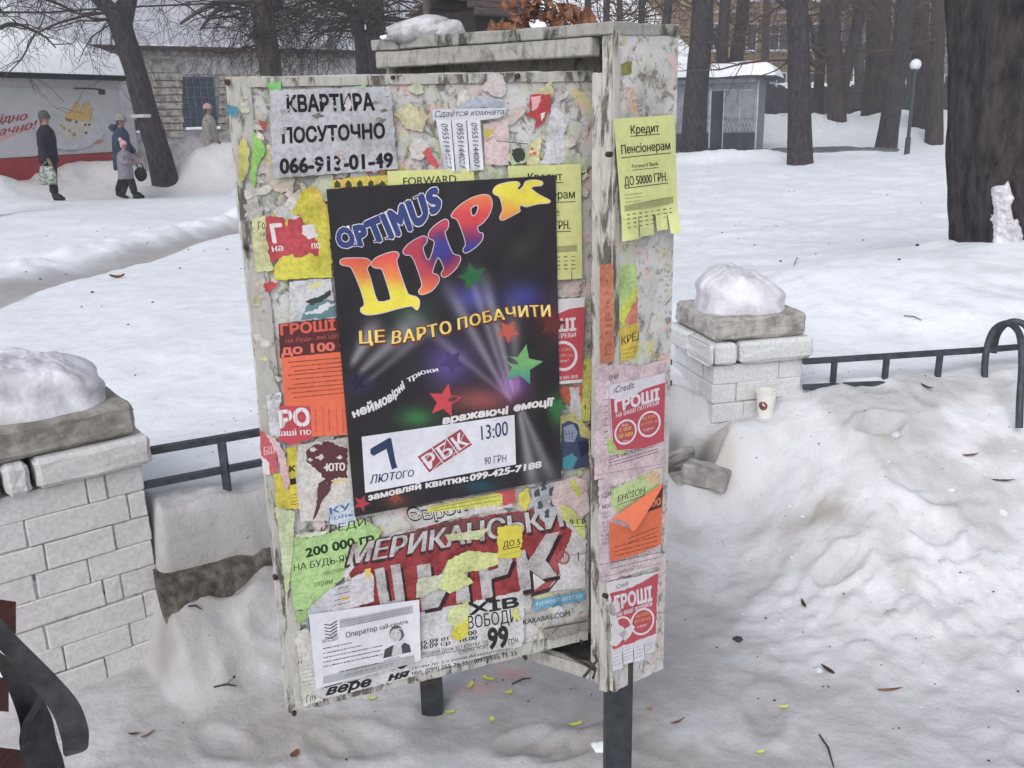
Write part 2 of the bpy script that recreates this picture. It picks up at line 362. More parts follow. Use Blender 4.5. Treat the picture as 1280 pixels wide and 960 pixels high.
def Zg(x, y): return float(height(np.array([float(x)]), np.array([float(y)]))[0])
def on_ground(px, py, D0=None):
    """the ground point seen at a pixel (marches the ray)"""
    d = ray(px, py); t = 0.9
    lo = 0.5
    ts = np.concatenate([np.linspace(0.8, 8, 900), np.geomspace(8, 90, 900)])
    X = CAM.x + d.x * ts; Y = CAM.y + d.y * ts; Z = CAM.z + d.z * ts
    h = height(X, Y); k = np.argmax(Z < h)
    return Vector((X[k], Y[k], h[k]))

ys = np.concatenate([np.linspace(-6, 1.15, 16, endpoint=False), np.arange(1.15, 4.6, 0.0105), np.geomspace(4.6, 34, 250, endpoint=False), np.geomspace(34, 420, 46)])
us = np.concatenate([np.linspace(-2.6, -0.80, 50, endpoint=False), np.linspace(-0.80, 0.84, 560), np.linspace(0.85, 2.6, 50)])
YY, UU = np.meshgrid(ys, us, indexing='ij')
XX = UU * (np.maximum(YY, 0.0) + 0.9 + np.maximum(0, 1.15 - YY) * 0.55)
ZZ = height(XX.ravel(), YY.ravel()).reshape(XX.shape)
gx, gy = XX.ravel(), YY.ravel()
s_ = gy - yf(gx)
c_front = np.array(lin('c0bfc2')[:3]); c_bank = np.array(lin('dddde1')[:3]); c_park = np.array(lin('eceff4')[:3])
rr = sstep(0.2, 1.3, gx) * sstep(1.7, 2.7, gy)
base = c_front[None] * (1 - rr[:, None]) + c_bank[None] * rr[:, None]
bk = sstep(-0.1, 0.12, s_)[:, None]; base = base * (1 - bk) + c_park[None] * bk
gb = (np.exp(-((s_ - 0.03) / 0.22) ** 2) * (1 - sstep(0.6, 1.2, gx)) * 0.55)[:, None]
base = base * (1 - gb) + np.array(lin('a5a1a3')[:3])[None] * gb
def blot(c, m, k):
    global base
    m = np.clip(m, 0, 1)[:, None] * k; base = base * (1 - m) + np.array(lin(c)[:3])[None] * m
fr = 1 - sstep(-0.2, 0.1, s_)
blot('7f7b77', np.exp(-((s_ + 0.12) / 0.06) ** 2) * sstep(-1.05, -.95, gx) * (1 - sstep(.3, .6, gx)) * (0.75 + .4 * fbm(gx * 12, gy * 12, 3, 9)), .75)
blot('8b8682', sstep(0.15, 0.8, fbm(gx * 2.3, gy * 3.1, 4, 7)) * fr, 0.45)
blot('a39b92', sstep(0.35, 0.9, fbm(gx * 3.3 + 9, gy * 3.1, 4, 17)) * fr, 0.45)
pd_ = path_d(gx, gy); blot('938c8a', np.exp(-((pd_ + .08 * fbm(gx * 2, gy * 2, 2, 5)) / 0.50) ** 4) * sstep(4.5, 6.0, gy) * (1 - sstep(17, 19, gy)), 0.8)
blot('bcb5b2', np.exp(-((gy - 21.6 - 0.06 * gx) / 1.7) ** 4) * (gx < -6) * 1.0, 0.6)
for (px_, py_, rx, ry, c, k) in ((1000, 655, .10, .05, '9a9186', .55), (1035, 640, .07, .05, '9a9183', .6), (940, 668, .08, .03, 'a59e96', .45), (895, 560, .06, .06, 'a89a86', .5), (905, 590, .05, .04, 'b5a894', .45),
                             (1105, 545, .06, .03, '9f988e', .7), (1050, 615, .05, .03, 'a59d92', .4), (640, 845, .05, .02, 'c58f93', .8), (600, 862, .05, .02, 'cf9c9e', .6), (575, 850, .05, .02, 'b9b4cf', .4),
                             (540, 893, .05, .05, '6d6a68', .7), (340, 825, .05, .02, '8d857c', .5), (640, 940, .2, .03, '9a9088', .5)):
    q = on_ground(px_, py_); nz = 1 + 0.5 * fbm(gx * 14, gy * 14, 3, 3)
    blot(c, np.exp(-(((gx - q.x) / rx) ** 2 + ((gy - q.y) / ry) ** 2) * nz * 1.2) * (np.abs(gx - q.x) < 0.6), k)
blot('4e4b49', np.exp(-((((gx - 0.62) / 0.13) ** 2 + ((gy - 3.16) / 0.06) ** 2) ** 3)), .85)
nr, ncn = XX.shape
idx = np.arange(nr * ncn).reshape(nr, ncn)
F = np.stack([idx[:-1, :-1], idx[:-1, 1:], idx[1:, 1:], idx[1:, :-1]], -1).reshape(-1, 4)
me = bpy.data.meshes.new('snowy_ground')
me.vertices.add(nr * ncn); me.vertices.foreach_set('co', np.stack([gx, gy, ZZ.ravel()], -1).astype(np.float32).ravel())
me.loops.add(F.size); me.loops.foreach_set('vertex_index', F.ravel().astype(np.int32))
me.polygons.add(len(F)); me.polygons.foreach_set('loop_start', (np.arange(len(F)) * 4).astype(np.int32))
me.update(calc_edges=True); me.validate()
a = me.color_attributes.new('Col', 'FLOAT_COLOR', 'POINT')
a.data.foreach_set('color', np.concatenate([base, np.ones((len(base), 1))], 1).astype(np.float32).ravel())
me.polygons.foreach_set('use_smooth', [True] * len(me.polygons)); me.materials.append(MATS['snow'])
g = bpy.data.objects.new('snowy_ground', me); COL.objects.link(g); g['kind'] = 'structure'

# cleared wet path by the far kiosk, drawn as a sheet just above the ground
def sheet(name, ring, lift, mat, kind='structure', n=24):
    (a0, a1), (b0, b1) = ring; vs_ = []; fs = []
    for i in range(n + 1):
        for j in range(n + 1):
            p = (a0.lerp(a1, i / n)).lerp(b0.lerp(b1, i / n), j / n); e = min(i, n - i, j, n - j)
            vs_.append((p.x, p.y, Zg(p.x, p.y) + (lift if e else -0.03)))
    for i in range(n):
        for j in range(n): k = i * (n + 1) + j; fs.append([k, k + 1, k + n + 2, k + n + 1])
    o = mesh_obj(name, vs_, fs, mat); o['kind'] = kind; return o
sheet('cleared_path', ((PG(838, 199), PG(960, 196)), (PG(838, 184), PG(965, 186))), 0.05, 'asphalt_wet')
sheet('cleared_path', ((PG(960, 192), PG(1125, 189)), (PG(960, 186.5), PG(1128, 186))), 0.05, 'asphalt_wet')

# low concrete base wall under the fence between the two pillars
A0 = Vector((-1.03, 2.31, 0)); B0 = Vector((0.66, 3.36, 0)); dl = (B0 - A0).normalized(); nl = Vector((dl.y, -dl.x, 0))
m = MB(); N = 60; vs_ = []; fs = []; from mathutils import noise as mn
for i in range(N + 1):
    p = A0.lerp(B0, i / N); r1 = mn.noise(Vector((i * .4, 0, 0))) * .018; r2 = mn.noise(Vector((i * .9, 3, 0))) * .012; r3 = mn.noise(Vector((i * .7, 7, 0))) * .014
    vs_ += [p + nl * (.105 + r1) + Vector((0, 0, -.1)), p + nl * (.100 + r1 + r2) + Vector((0, 0, .19)), p + nl * (.092 + r2) + Vector((0, 0, .262 + r3)), p + nl * (.06 + r1) + Vector((0, 0, .285 + r3)), p - nl * .08 + Vector((0, 0, .285 + r3)), p - nl * .1 + Vector((0, 0, -.1))]
fs = [[i * 6 + k, i * 6 + 6 + k, i * 6 + 6 + (k + 1) % 6, i * 6 + (k + 1) % 6] for i in range(N) for k in range(6)] + [[5, 4, 3, 2, 1, 0], [N * 6 + k for k in range(6)]]
m.add(vs_, fs)
o = m.build('concrete_base', 'concrete'); o['kind'] = 'structure'

# ================================================================== BRICK PILLARS
def pillar(label, C, dx, size, z0, ztop, mats, seed, cap_snow, slabmat):
    """C: front right/left corner of body, dx: direction of the front face (towards the viewer's right), body spans size"""
    rnd = random.Random(seed); dx = Vector((dx[0], dx[1], 0)).normalized(); dy = Vector((-dx.y, dx.x, 0))
    C = Vector((C[0], C[1], 0)); t = thing('brick_pillar', label, 'brick pillar', C + dx * size / 2 + dy * size / 2)
    m = MB(); e = 0.005
    m.box(C + dx * e + dy * e + Vector((0, 0, z0 - .3)), dx * (size - 2 * e), dy * (size - 2 * e), (0, 0, ztop - z0 + .295)); m.build('core', 'mortar', t)
    ch = 0.076; z = ztop - ch; course = 0; bh = 0.068
    faces = [(C, dx, dy), (C + dx * size, dy, -dx), (C + dy * size + dx * size, -dx, -dy), (C + dy * size, -dy, dx)]
    while z > z0 - 0.12:
        for fi, (o_, u, v) in enumerate(faces):
            pat = [0.255, 0.12] if (course // 2 + fi) % 2 == 0 else [0.13, 0.25]
            segs = []
            # each face owns the corner at its start; the next face starts one depth further
            odd = course % 2; x = 0.097 if odd else 0.0; end = size if odd else size - 0.097
            k = 0
            while x < end - 0.02:
                L = pat[k % 2]; k += 1
                if x + L > end - 0.04: L = end - x
                segs.append((x, L)); x += L
            for (sx, L) in segs:
                pr = rnd.uniform(0.0, 0.0032)
                b = worn_box('brick', o_ + u * (sx + 0.002) - v * pr + Vector((0, 0, z + rnd.uniform(0, .004))), u * (L - rnd.uniform(.002, .004)), v * 0.095, (0, 0, bh + rnd.uniform(0.0035, .0068)), mats[rnd.randrange(len(mats))], t, 0.0012, 3, 0.003, rnd.random())
        z -= ch; course += 1
    # corbel course and cap slab
    ov = 0.028; z = ztop + 0.003; cs = size + 2 * ov; o2 = C - dx * ov - dy * ov
    L3 = cs / 2
    for i, (a_, b_) in enumerate(((0, cs - .375), (cs - .360, .058), (cs - .288, .288)) if seed % 2 else ((0, 0.30), (0.31, 0.09), (0.41, cs - 0.41))):
        worn_box('corbel_brick', o2 + dx * (a_ if seed % 2 else cs - a_ - b_) + Vector((0, 0, z)), dx * b_, dy * (cs / 2 - .003), (0, 0, 0.082), mats[0], t, 0.003, 3, 0.012, seed + i)
    worn_box('corbel_brick', o2 + dy * (cs / 2 + .003) + Vector((0, 0, z)), dx * cs, dy * (cs / 2 - .003), (0, 0, 0.082), mats[0], t, 0.003, 3, 0.012, seed + 9)
    ov = 0.004; z += 0.086; o2 = C - dx * ov - dy * ov; cs = size + 2 * ov
    worn_box('cap_slab', o2 + Vector((0, 0, z)), dx * cs, dy * cs, (0, 0, 0.088), slabmat, t, 0.0035, 6, 0.012, seed + 5)
    return t, z + 0.088, dx, dy
CL = Vector((-1.022, 2.318, 0)); dL = Vector((0.79, 0.62, 0)).normalized()
tL, zL, dxL, dyL = pillar('large white painted brick pillar behind the bench, left of the notice board', CL - dL * 0.40, dL, 0.40, 0.0, 0.602, ['brick_paint'], 3, None, 'slab')
CR = Vector((0.752, 3.235, 0)); dR = Vector((0.97, 0.22, 0)).normalized()
tR, zR, dxR, dyR = pillar('white brick pillar right of the notice board with paper cup at its foot', CR, dR, 0.365, 0.18, 0.585, ['brick_paint_cool'], 4, None, 'slab_pale')
# snow heaps on both pillars
def snow_heap(name, label, c, dx, dy, hx, hy, hh, mat, seed, flat=0.55):
    n = 72; vs_ = []; fs = []
    from mathutils import noise as mn
    for i in range(n + 1):
        for j in range(n + 1):
            u = i / n * 2 - 1; v = j / n * 2 - 1
            # superellipse footprint
            k = 1.0 / max(1e-6, (abs(u) ** 2.6 + abs(v) ** 2.6) ** (1 / 2.6)) * max(abs(u), abs(v)) if (u or v) else 1
            uu, vv = u * k, v * k; r_ = min(1.0, (abs(uu) ** 2.6 + abs(vv) ** 2.6) ** (1 / 2.6))
            p = Vector((uu * 2.0, vv * 2.0, seed)); nz = mn.fractal(p * 1.1, 0.9, 2.1, 4); nf = mn.fractal(p * 4.5, 0.6, 2.0, 4); nb = 1 - abs(mn.noise(p * 2.4)) * 2
            prof = (1 - r_ ** 3.4) ** flat
            hz = hh * prof * (1 + 0.13 * nz + 0.02 * nf) * (1 - .16 * uu + .08 * vv)
            sh = (1 + 0.10 * mn.noise(p * 1.4 + Vector((9, 0, 0)))) * (1 + .05 * math.sin(prof * 9 + uu * 4)) 
            q = c + dx * (uu * hx * sh) + dy * (vv * hy * sh); vs_.append((q.x, q.y, c.z + max(hz, 0.0) - (0.002 if r_ >= .999 else 0)))
    for i in range(n):
        for j in range(n): k = i * (n + 1) + j; fs.append([k, k + 1, k + n + 2, k + n + 1])
    o = mesh_obj(name, vs_, fs, mat, smooth=True); tag(o, label, 'snow heap'); return o
cLc = CL - dL * 0.20 + dyL * 0.20
snow_heap('snow_heap', 'rounded grey heap of old snow on the large left brick pillar', Vector((cLc.x - .02, cLc.y, zL - .003)), dxL, dyL, 0.195, 0.20, 0.130, 'grey_snow', 2.3, .5)
cRc = CR + dR * 0.18 + dyR * 0.18
snow_heap('snow_heap', 'lumpy mound of snow on top of the brick pillar right of the board', Vector((cRc.x, cRc.y, zR - .003)), dxR, dyR, 0.168, 0.165, 0.150, 'grey_snow', 5.1, 0.55)

# rubble in the hole
for i, (px, py, r_, lab, sq, rz) in enumerate(((838, 594, 0.058, 'grey broken block at the left edge of the snow hole beside the case', (1.5, 1.0, .9), 0.1),
        (876, 594, 0.055, 'slanting broken brick at the right of the snow hole', (1.5, 1.0, .9), -0.5), (850, 607, 0.040, 'small brick fragment lowest in the snow hole', (1.3, .8, .8), 0.2))):
    q = on_ground(px, py); worn = worn_box('broken_brick', q + Vector((-r_ * sq[0], -r_ * .2, -r_ * .5)), Vector((math.cos(rz), math.sin(rz), 0.12 * (-1) ** i)) * r_ * 2 * sq[0], Vector((-math.sin(rz), math.cos(rz), 0)) * r_ * 1.5, (0.01, 0, r_ * 1.5 * sq[2]), 'stone', None, 0.005, 3, 0.01, i + 3)
    tag(worn, lab, 'brick rubble', 'broken bricks in the hole in the snow')

# paper cup leaning at the pillar
q = on_ground(954, 545); q = Vector((CR.x + dR.x * .2 - .02, CR.y + dR.y * .2 - .055, 0)); q.z = Zg(q.x, q.y) - 0.01
q = P(955, 541, math.hypot(q.x, q.y)); q = Vector((q.x, q.y, max(q.z, Zg(q.x, q.y) - .015)))
t = thing('paper_cup', 'white disposable paper cup with a round tan emblem standing against the pillar', 'cup', q)
m = MB(); n = 20; hh = 0.108
rs = [0.026, 0.029, 0.032, 0.035, 0.038]
vs_ = [];
for k, r_ in enumerate(rs):
    for i in range(n): a_ = 2 * math.pi * i / n; vs_.append(q + Vector((r_ * math.cos(a_), r_ * math.sin(a_), hh * k / 4)))
for k, r_ in reversed(list(enumerate(rs))):
    for i in range(n): a_ = 2 * math.pi * i / n; vs_.append(q + Vector(((r_ - .0012) * math.cos(a_), (r_ - .0012) * math.sin(a_), hh * k / 4 + (.002 if k == 0 else 0))))
fs = [[k * n + i, k * n + (i + 1) % n, (k + 1) * n + (i + 1) % n, (k + 1) * n + i] for k in range(9) for i in range(n)] + [list(range(n))[::-1], [9 * n + i for i in range(n)]]
mesh_obj('cup_body', vs_, fs, 'cup_white', t, smooth=False)
m = MB(); m.tube([q + Vector((0.038 * math.cos(a_), 0.038 * math.sin(a_), hh)) for a_ in np.linspace(0, 2 * math.pi, 25)], 0.0018, 6); m.build('rim', 'cup_white', t, True)
vs_ = []
toc = Vector((-q.x, -q.y, 0)).normalized(); sdx = Vector((-toc.y, toc.x, 0))
for k in range(20):
    a_ = 2 * math.pi * k / 20; ang = 0.5 * math.cos(a_) - .3; zz = 0.058 + 0.017 * math.sin(a_); r_ = 0.0268 + 0.0115 * zz / hh * 1.0 + .0012
    vs_.append(q + toc * r_ * math.cos(ang) + sdx * r_ * math.sin(ang) + Vector((0, 0, zz)))
mesh_obj('emblem', vs_, [list(range(20))], 'dry_leaf', t)

# ================================================================== FENCES
def smooth_pts(pts, n=6):
    out = []
    pts = [Vector(p) for p in pts]
    for i in range(len(pts) - 1):
        p0 = pts[max(i - 1, 0)]; p1 = pts[i]; p2 = pts[i + 1]; p3 = pts[min(i + 2, len(pts) - 1)]
        for k in range(n):
            u = k / n; out.append(0.5 * ((2 * p1) + (p2 - p0) * u + (2 * p0 - 5 * p1 + 4 * p2 - p3) * u * u + (3 * p1 - p0 - 3 * p2 + p3) * u ** 3))
    out.append(pts[-1]); return out
def flat_bar(m, p, q, w_, h_):
    p = Vector(p); q = Vector(q); d = (q - p).normalized(); s2 = Vector((d.y, -d.x, 0)); s2 = s2.normalized() if s2.length > 1e-4 else Vector((1, 0, 0)); u2 = s2.cross(d)
    o = p - s2 * w_ / 2 - u2 * h_ / 2; m.box(o, q - p, s2 * w_, u2 * h_)
t = thing('metal_fence', 'low dark two-rail metal fence between the left pillar and the notice board', 'fence', (-0.2, 2.85, 0.4))
fa = P(185, 564, 2.56); fb = P(838, 452, 3.33); fa2 = P(178, 607, 2.56); fb2 = P(838, 478, 3.33)
m = MB(); flat_bar(m, fa, fb, 0.02, 0.02); m.build('rail', 'fence_metal', t)
m = MB(); flat_bar(m, fa2, fb2, 0.02, 0.018); m.build('rail', 'fence_metal', t)
for k in (0.107, 0.36, 0.60, 0.84):
    p = fa.lerp(fb, k); m = MB(); flat_bar(m, (p.x, p.y, p.z - 0.004), (p.x, p.y + .001, 0.25), 0.02, 0.02); m.build('post', 'fence_metal', t)
t = thing('metal_fence', 'low dark metal fence half buried in the snow right of the far pillar', 'fence', (1.6, 3.4, 0.4))
fa = P(1004, 452, 3.47); fb = P(1222, 438, 3.78); fc = P(1300, 431.5, 3.95)
fa2 = P(1004, 484, 3.45); fb2 = P(1222, 474, 3.78)
m = MB(); flat_bar(m, fa, fb, 0.02, 0.02); flat_bar(m, fb, fc, .0195, .0195); m.build('rail', 'fence_metal', t)
m = MB(); flat_bar(m, fa2, fb2, 0.02, 0.018); m.build('rail', 'fence_metal', t)
for px in (1043, 1108, 1175):
    k = (px - 1004) / 218; p = fa.lerp(fb, k); m = MB(); flat_bar(m, (p.x, p.y, p.z - .004), (p.x, p.y + .001, 0.2), 0.018, 0.02); m.build('post', 'fence_metal', t)
for pts in ([(1231, 482, 3.72), (1231, 455, 3.74), (1235, 430, 3.76), (1243, 412, 3.77), (1256, 404.5, 3.76), (1268, 408, 3.7), (1276, 424, 3.62), (1277.5, 460, 3.55), (1275, 500, 3.48), (1274, 535, 3.45)],
            [(1242, 441, 3.86), (1246, 420, 3.86), (1256, 406, 3.84), (1270, 402, 3.84), (1284, 410, 3.84), (1292, 440, 3.84), (1294, 480, 3.8)]):
    m = MB(); m.tube(smooth_pts([P(*a_) for a_ in pts], 5), 0.0125, 10); m.build('arch', 'fence_metal', t, True)

# ================================================================== BENCH (lower left corner)
t = thing('park_bench', 'park bench with curled dark iron armrest and red-brown slats in the near left corner', 'bench', (-0.75, 0.95, 0))
def band(name, pts, w_, th, mat, side):
    """flat iron strip following pts, width along side"""
    m = MB(); pts = [Vector(p) for p in pts]; side = Vector(side).normalized(); vs_ = []
    n = len(pts)
    for i, p in enumerate(pts):
        d = (pts[min(i + 1, n - 1)] - pts[max(i - 1, 0)]).normalized(); nn = d.cross(side).normalized()
        for a_, b_ in ((-.5, -.5), (.5, -.5), (.5, .5), (-.5, .5)): vs_.append(p + side * w_ * a_ + nn * th * b_)
    fs = [[i * 4 + k, i * 4 + (k + 1) % 4, i * 4 + 4 + (k + 1) % 4, i * 4 + 4 + k] for i in range(n - 1) for k in range(4)] + [[3, 2, 1, 0], [n * 4 - 4 + k for k in range(4)]]
    m.add(vs_, fs); return m.build(name, mat, t)
def ribbon(name, ea, eb, Ds, th, mat='bench_iron'):
    """flat iron between two surveyed edges, th thick away from the viewer"""
    A_ = smooth_pts([P(x, y, D) for (x, y), D in zip(ea, Ds)], 5); B_ = smooth_pts([P(x, y, D + .012) for (x, y), D in zip(eb, Ds)], 5); m = MB(); vs_ = []; n = len(A_)
    for i in range(n):
        bk = ((A_[i] + B_[i]) / 2 - CAM).normalized() * th; vs_ += [A_[i], B_[i], B_[i] + bk, A_[i] + bk]
    m.add(vs_, [[i * 4 + k, i * 4 + (k + 1) % 4, i * 4 + 4 + (k + 1) % 4, i * 4 + 4 + k] for i in range(n - 1) for k in range(4)] + [[3, 2, 1, 0], [n * 4 - 4 + k for k in range(4)]]); return m.build(name, mat, t)
ribbon('armrest', [(-90, 700), (-30, 742), (23, 797), (69, 843), (98, 877), (110, 908), (111, 926), (109, 936), (101, 941)], [(-100, 735), (-50, 770), (0, 813), (46, 866), (66, 894), (76, 922), (78, 934), (79, 942), (82, 946)], [.98, .94, .90, .87, .855, .85, .86, .875, .90], .010)
ribbon('leg', [(-20, 800), (3, 846), (17, 880), (25, 908), (24, 930), (30, 960), (38, 1010), (40, 1100)], [(20, 830), (44, 862), (56, 878), (66, 900), (71, 925), (81, 958), (86, 1010), (88, 1100)], [.99, .97, .96, .955, .95, .945, .94, .93], .014)
ribbon('scroll', [(52, 858), (42, 880), (28, 905), (26, 930)], [(58, 864), (50, 884), (38, 906), (34, 932)], [.935, .935, .94, .945], .02)
for (y0, y1, xr, D) in ((752, 792, 20, 1.05), (848, 890, 11, 1.03), (938, 985, 30, 1.0)):
    a_, b_ = P(xr, y0, D), P(xr, y1, D + .02); c_, d_ = P(-200, y1 - 20, D - .2), P(-200, y0 - 30, D - .22); bk = (a_ - CAM).normalized() * .035; m = MB(); m.hexa([a_ + bk, b_ + bk, c_ + bk, d_ + bk], [a_, b_, c_, d_]); m.build('slat', 'bench_wood', t)
# ================================================================== DISPLAY CASE
t = thing('display_case', 'tall weathered grey display case on two black posts behind the poster board', 'display case', (0.05, 1.75, 0), 0)
CASE = t
Cc = P(742, 40, 1.60); Cb = Vector((Cc.x, Cc.y, 0)); Lc = P(460, 57, 1.86); Rc = P(848, 30, 1.725)
Fd = Vector((Lc.x - Cc.x, Lc.y - Cc.y, 0)); FW = Fd.length; Fd.normalize()
Kc = P(766, 38, 1.606); Kb = Vector((Kc.x, Kc.y, 0))          # the corner where the narrow side panel starts
Gd = Vector((Rc.x - Kc.x, Rc.y - Kc.y, 0)); GW = Gd.length; Gd.normalize()
ZT = 1.622; ZB = 0.362
def cp(a, b, z): return Vector((Kc.x, Kc.y, z)) + Fd * a + Gd * b
FA = (Vector((Lc.x, Lc.y, 0)) - Kb).dot(Fd)
def cbox(name, a0, a1, b0, b1, z0, z1, mat, j=0.0012, cuts=5, bev=0.002, seed=0):
    return worn_box(name, cp(a0, b0, z0), Fd * (a1 - a0), Gd * (b1 - b0), (0, 0, z1 - z0), mat, t, j, cuts, bev, seed)
zr = 1.640
cbox('top_board', -0.002, FA + .006, -0.003, GW + .002, ZT - .001, ZT + .020, 'lip_paint', .0014, 9, .002)
cbox('top_rail', 0.040, FA, 0.0, 0.022, ZT - .032, ZT - .002, 'rail_paint', .001, 7)
cbox('jamb', FA - .036, FA, 0.001, 0.024, ZB, ZT - .053, 'rail_paint')
cbox('jamb', 0.0, 0.0175, -0.004, 0.022, ZB - .004, ZT - .002, 'frame_paint', .0012, 9, seed=2)
cbox('jamb', 0.0185, 0.038, -0.002, 0.024, ZB + .01, ZT - .06, 'frame_paint', .0012, 9, seed=3)
cbox('bottom_rail', 0.040, FA - .038, 0.0, 0.022, ZB + .01, ZB + .04, 'rail_paint')
cbox('bottom_board', 0.002, FA, 0.024, GW - .002, ZB + .006, ZB + .02, 'dark_wood')
cbox('back_board', 0.004, FA, GW - .012, GW - .002, ZB + .022, ZT - .003, 'rail_paint')
cbox('left_side_board', FA - .014, FA - .002, 0.026, GW - .013, ZB + .022, ZT - .003, 'rail_paint')
# narrow side panel: a board with its own slightly skewed outline
s0 = [P(766, 865, 1.606), P(829, 836, 1.725), P(848.5, 30, 1.725), P(766, 37, 1.606)]
nS = (s0[1] - s0[0]).cross(s0[3] - s0[0]).normalized()
if nS.y > 0: nS = -nS
m = MB(); bk_ = [p - nS * 0.016 for p in s0]; m.hexa(bk_, s0); m.build('side_panel', 'collage', t)
for (a, b, z0, z1, mt) in ((0, .012, ZB - .01, ZT + .003, 'frame_paint'),):
    m = MB(); e = [s0[0] - Gd * .0, s0[3] - Gd * .0]; u = Gd * 0.012
    m.hexa([e[0] + nS * .004, e[0] + u + nS * .004, e[0] + u + nS * .0003, e[0] + nS * .0003], [e[1] + nS * .004, e[1] + u + nS * .004, e[1] + u + nS * .0003, e[1] + nS * .0003]); m.build('corner_strip', mt, t)
for (px, py, D) in ((771, 960, 1.665),):
    q = P(px, py, D); m = MB(); m.box((q.x - .028, q.y - .028, -0.15), (.056, 0, 0), (0, .05, 0), (0, 0, .70)); m.build('post', 'black_metal', t)
q = PG(540, 893, -0.01); m = MB(); m.box((q.x - .027, q.y - .0, -0.2), (.054, 0, 0), (0, .05, 0), (0, 0, .75)); m.build('post', 'black_metal', t)
bx = P(540, 840, 1.98); m = MB(); m.box((q.x - .015, q.y - .06, .42), (.03, 0, 0), (0, .06, 0), (0, 0, .03)); m.build('bracket', 'black_metal', t)
# latch with bent wire
m = MB(); m.tube([P(705, 815, 1.66), P(725, 826, 1.63), P(738, 834, 1.60), P(744, 838, 1.585)], .0035, 6); m.build('latch_bar', 'dark_wood', t, True)
m = MB(); m.tube([P(730, 846, 1.58), P(738, 836, 1.57), P(746, 826, 1.575), P(744, 818, 1.58)], .003, 6); m.tube([P(736, 826, 1.575), P(745, 836, 1.57), P(741, 848, 1.575)], .0025, 6); m.build('latch_hook', 'dark_wood', t, True)
for (px, py) in ((762, 193), (757, 745), (752, 600)):
    m = MB(); c = P(px, py, 1.585); m.tube([c + nS * .004, c - nS * .006], .0048, 9); m.build('bolt', 'rust', t)

# snow lumps and things on top of the case
for (px, py, rr_, sq, lab, mat) in ((514, 50, .045, (1.5, .9, .62), 'wide grey lump of frozen snow on the left end of the case top', 'dirty_snow'), (546, 49, .026, (1.1, .8, .8), 'small pointed grey snow lump beside the wide one on the case top', 'dirty_snow'),
                              (487, 55, .03, (1.5, .9, .22), 'thin white snow patch at the far left corner of the case top', 'roof_snow'), (658, 38, .0115, (1.3, .9, .85), 'little bright white snow ball on the case top before the dry leaves', 'roof_snow')):
    c = P(px, py, 1.86 - (px - 460) / 290 * .22); c = Vector((c.x, c.y, ZT + .020 + rr_ * sq[2] * .35)); c += Gd * 0.03
    o = blob('snow_lump', c, rr_, mat, None, px, 0.22, 3, sq); tag(o, lab, 'snow', 'snow lumps on top of the case')

# ================================================================== POSTER SURFACES
class Surf:
    def __init__(s, o, x, y):
        s.o = Vector(o); s.ex = (Vector(x) - s.o).normalized(); s.n = s.ex.cross((Vector(y) - s.o)).normalized(); s.ey = s.n.cross(s.ex)
        if s.n.dot(CAM - s.o) < 0: s.n = -s.n
    def pt(s, px, py, off=0.0):
        d = ray(px, py); k = (s.o + s.n * off - CAM).dot(s.n) / d.dot(s.n); return CAM + d * k
BL, BR, TL, TR = P(360, 893, 1.50), P(735, 800, 1.685), P(283, 97, 1.50), P(742, 88, 1.685)
BOARD = Surf((BL + TL) / 2, (BR + TR) / 2, TL)
SIDE = Surf(s0[0], s0[1], s0[3])
def lerp2(a, b, t): return (a[0] + (b[0] - a[0]) * t, a[1] + (b[1] - a[1]) * t)
def polyline(pts, t):
    n = len(pts) - 1; x = min(max(t, 0), 1) * n; i = max(0, min(int(x), n - 1))
    if t > 1: i = n - 1; 
    return lerp2(pts[i], pts[i + 1], (t * n - i))
_fc = bpy.data.curves.new('fontc', 'FONT'); _fo = bpy.data.objects.new('fonto', _fc); COL.objects.link(_fo); _fc.resolution_u = 3
_cache = {}
def glyphs(s, shear=0.0, space=1.0):
    key = (s, shear, space)
    if key not in _cache:
        _fc.body = s; _fc.shear = shear; _fc.space_character = space
        bpy.context.view_layer.update(); dg = bpy.context.evaluated_depsgraph_get()
        m_ = bpy.data.meshes.new_from_object(_fo.evaluated_get(dg)); V = [(v.co.x, v.co.y / 0.728) for v in m_.vertices]; Fs = [tuple(p.vertices) for p in m_.polygons]
        bpy.data.meshes.remove(m_)
        # the font's small н is three overlapping bars that fill wrongly: rebuild it from its bars
        par = list(range(len(V)))
        def root(i):
            while par[i] != i: i = par[i]
            return i
        for f in Fs:
            for i in f[1:]: par[root(i)] = root(f[0])
        comp = {}
        for i in range(len(V)): comp.setdefault(root(i), []).append(i)
        for ids in comp.values():
            fs_ = [f for f in Fs if root(f[0]) == root(ids[0])]
            if len(ids) == 12 and len(fs_) == 13 and ids[-1] - ids[0] == 11:
                b = ids[0]; Fs = [f for f in Fs if f not in fs_] + [(b, b + 1, b + 2, b + 3), (b + 4, b + 5, b + 6, b + 7), (b + 8, b + 9, b + 10, b + 11)]
        x0 = min(v[0] for v in V); x1 = max(v[0] for v in V); _cache[key] = ([((v[0] - x0) / (x1 - x0), v[1]) for v in V], Fs, x1 - x0)
    return _cache[key]
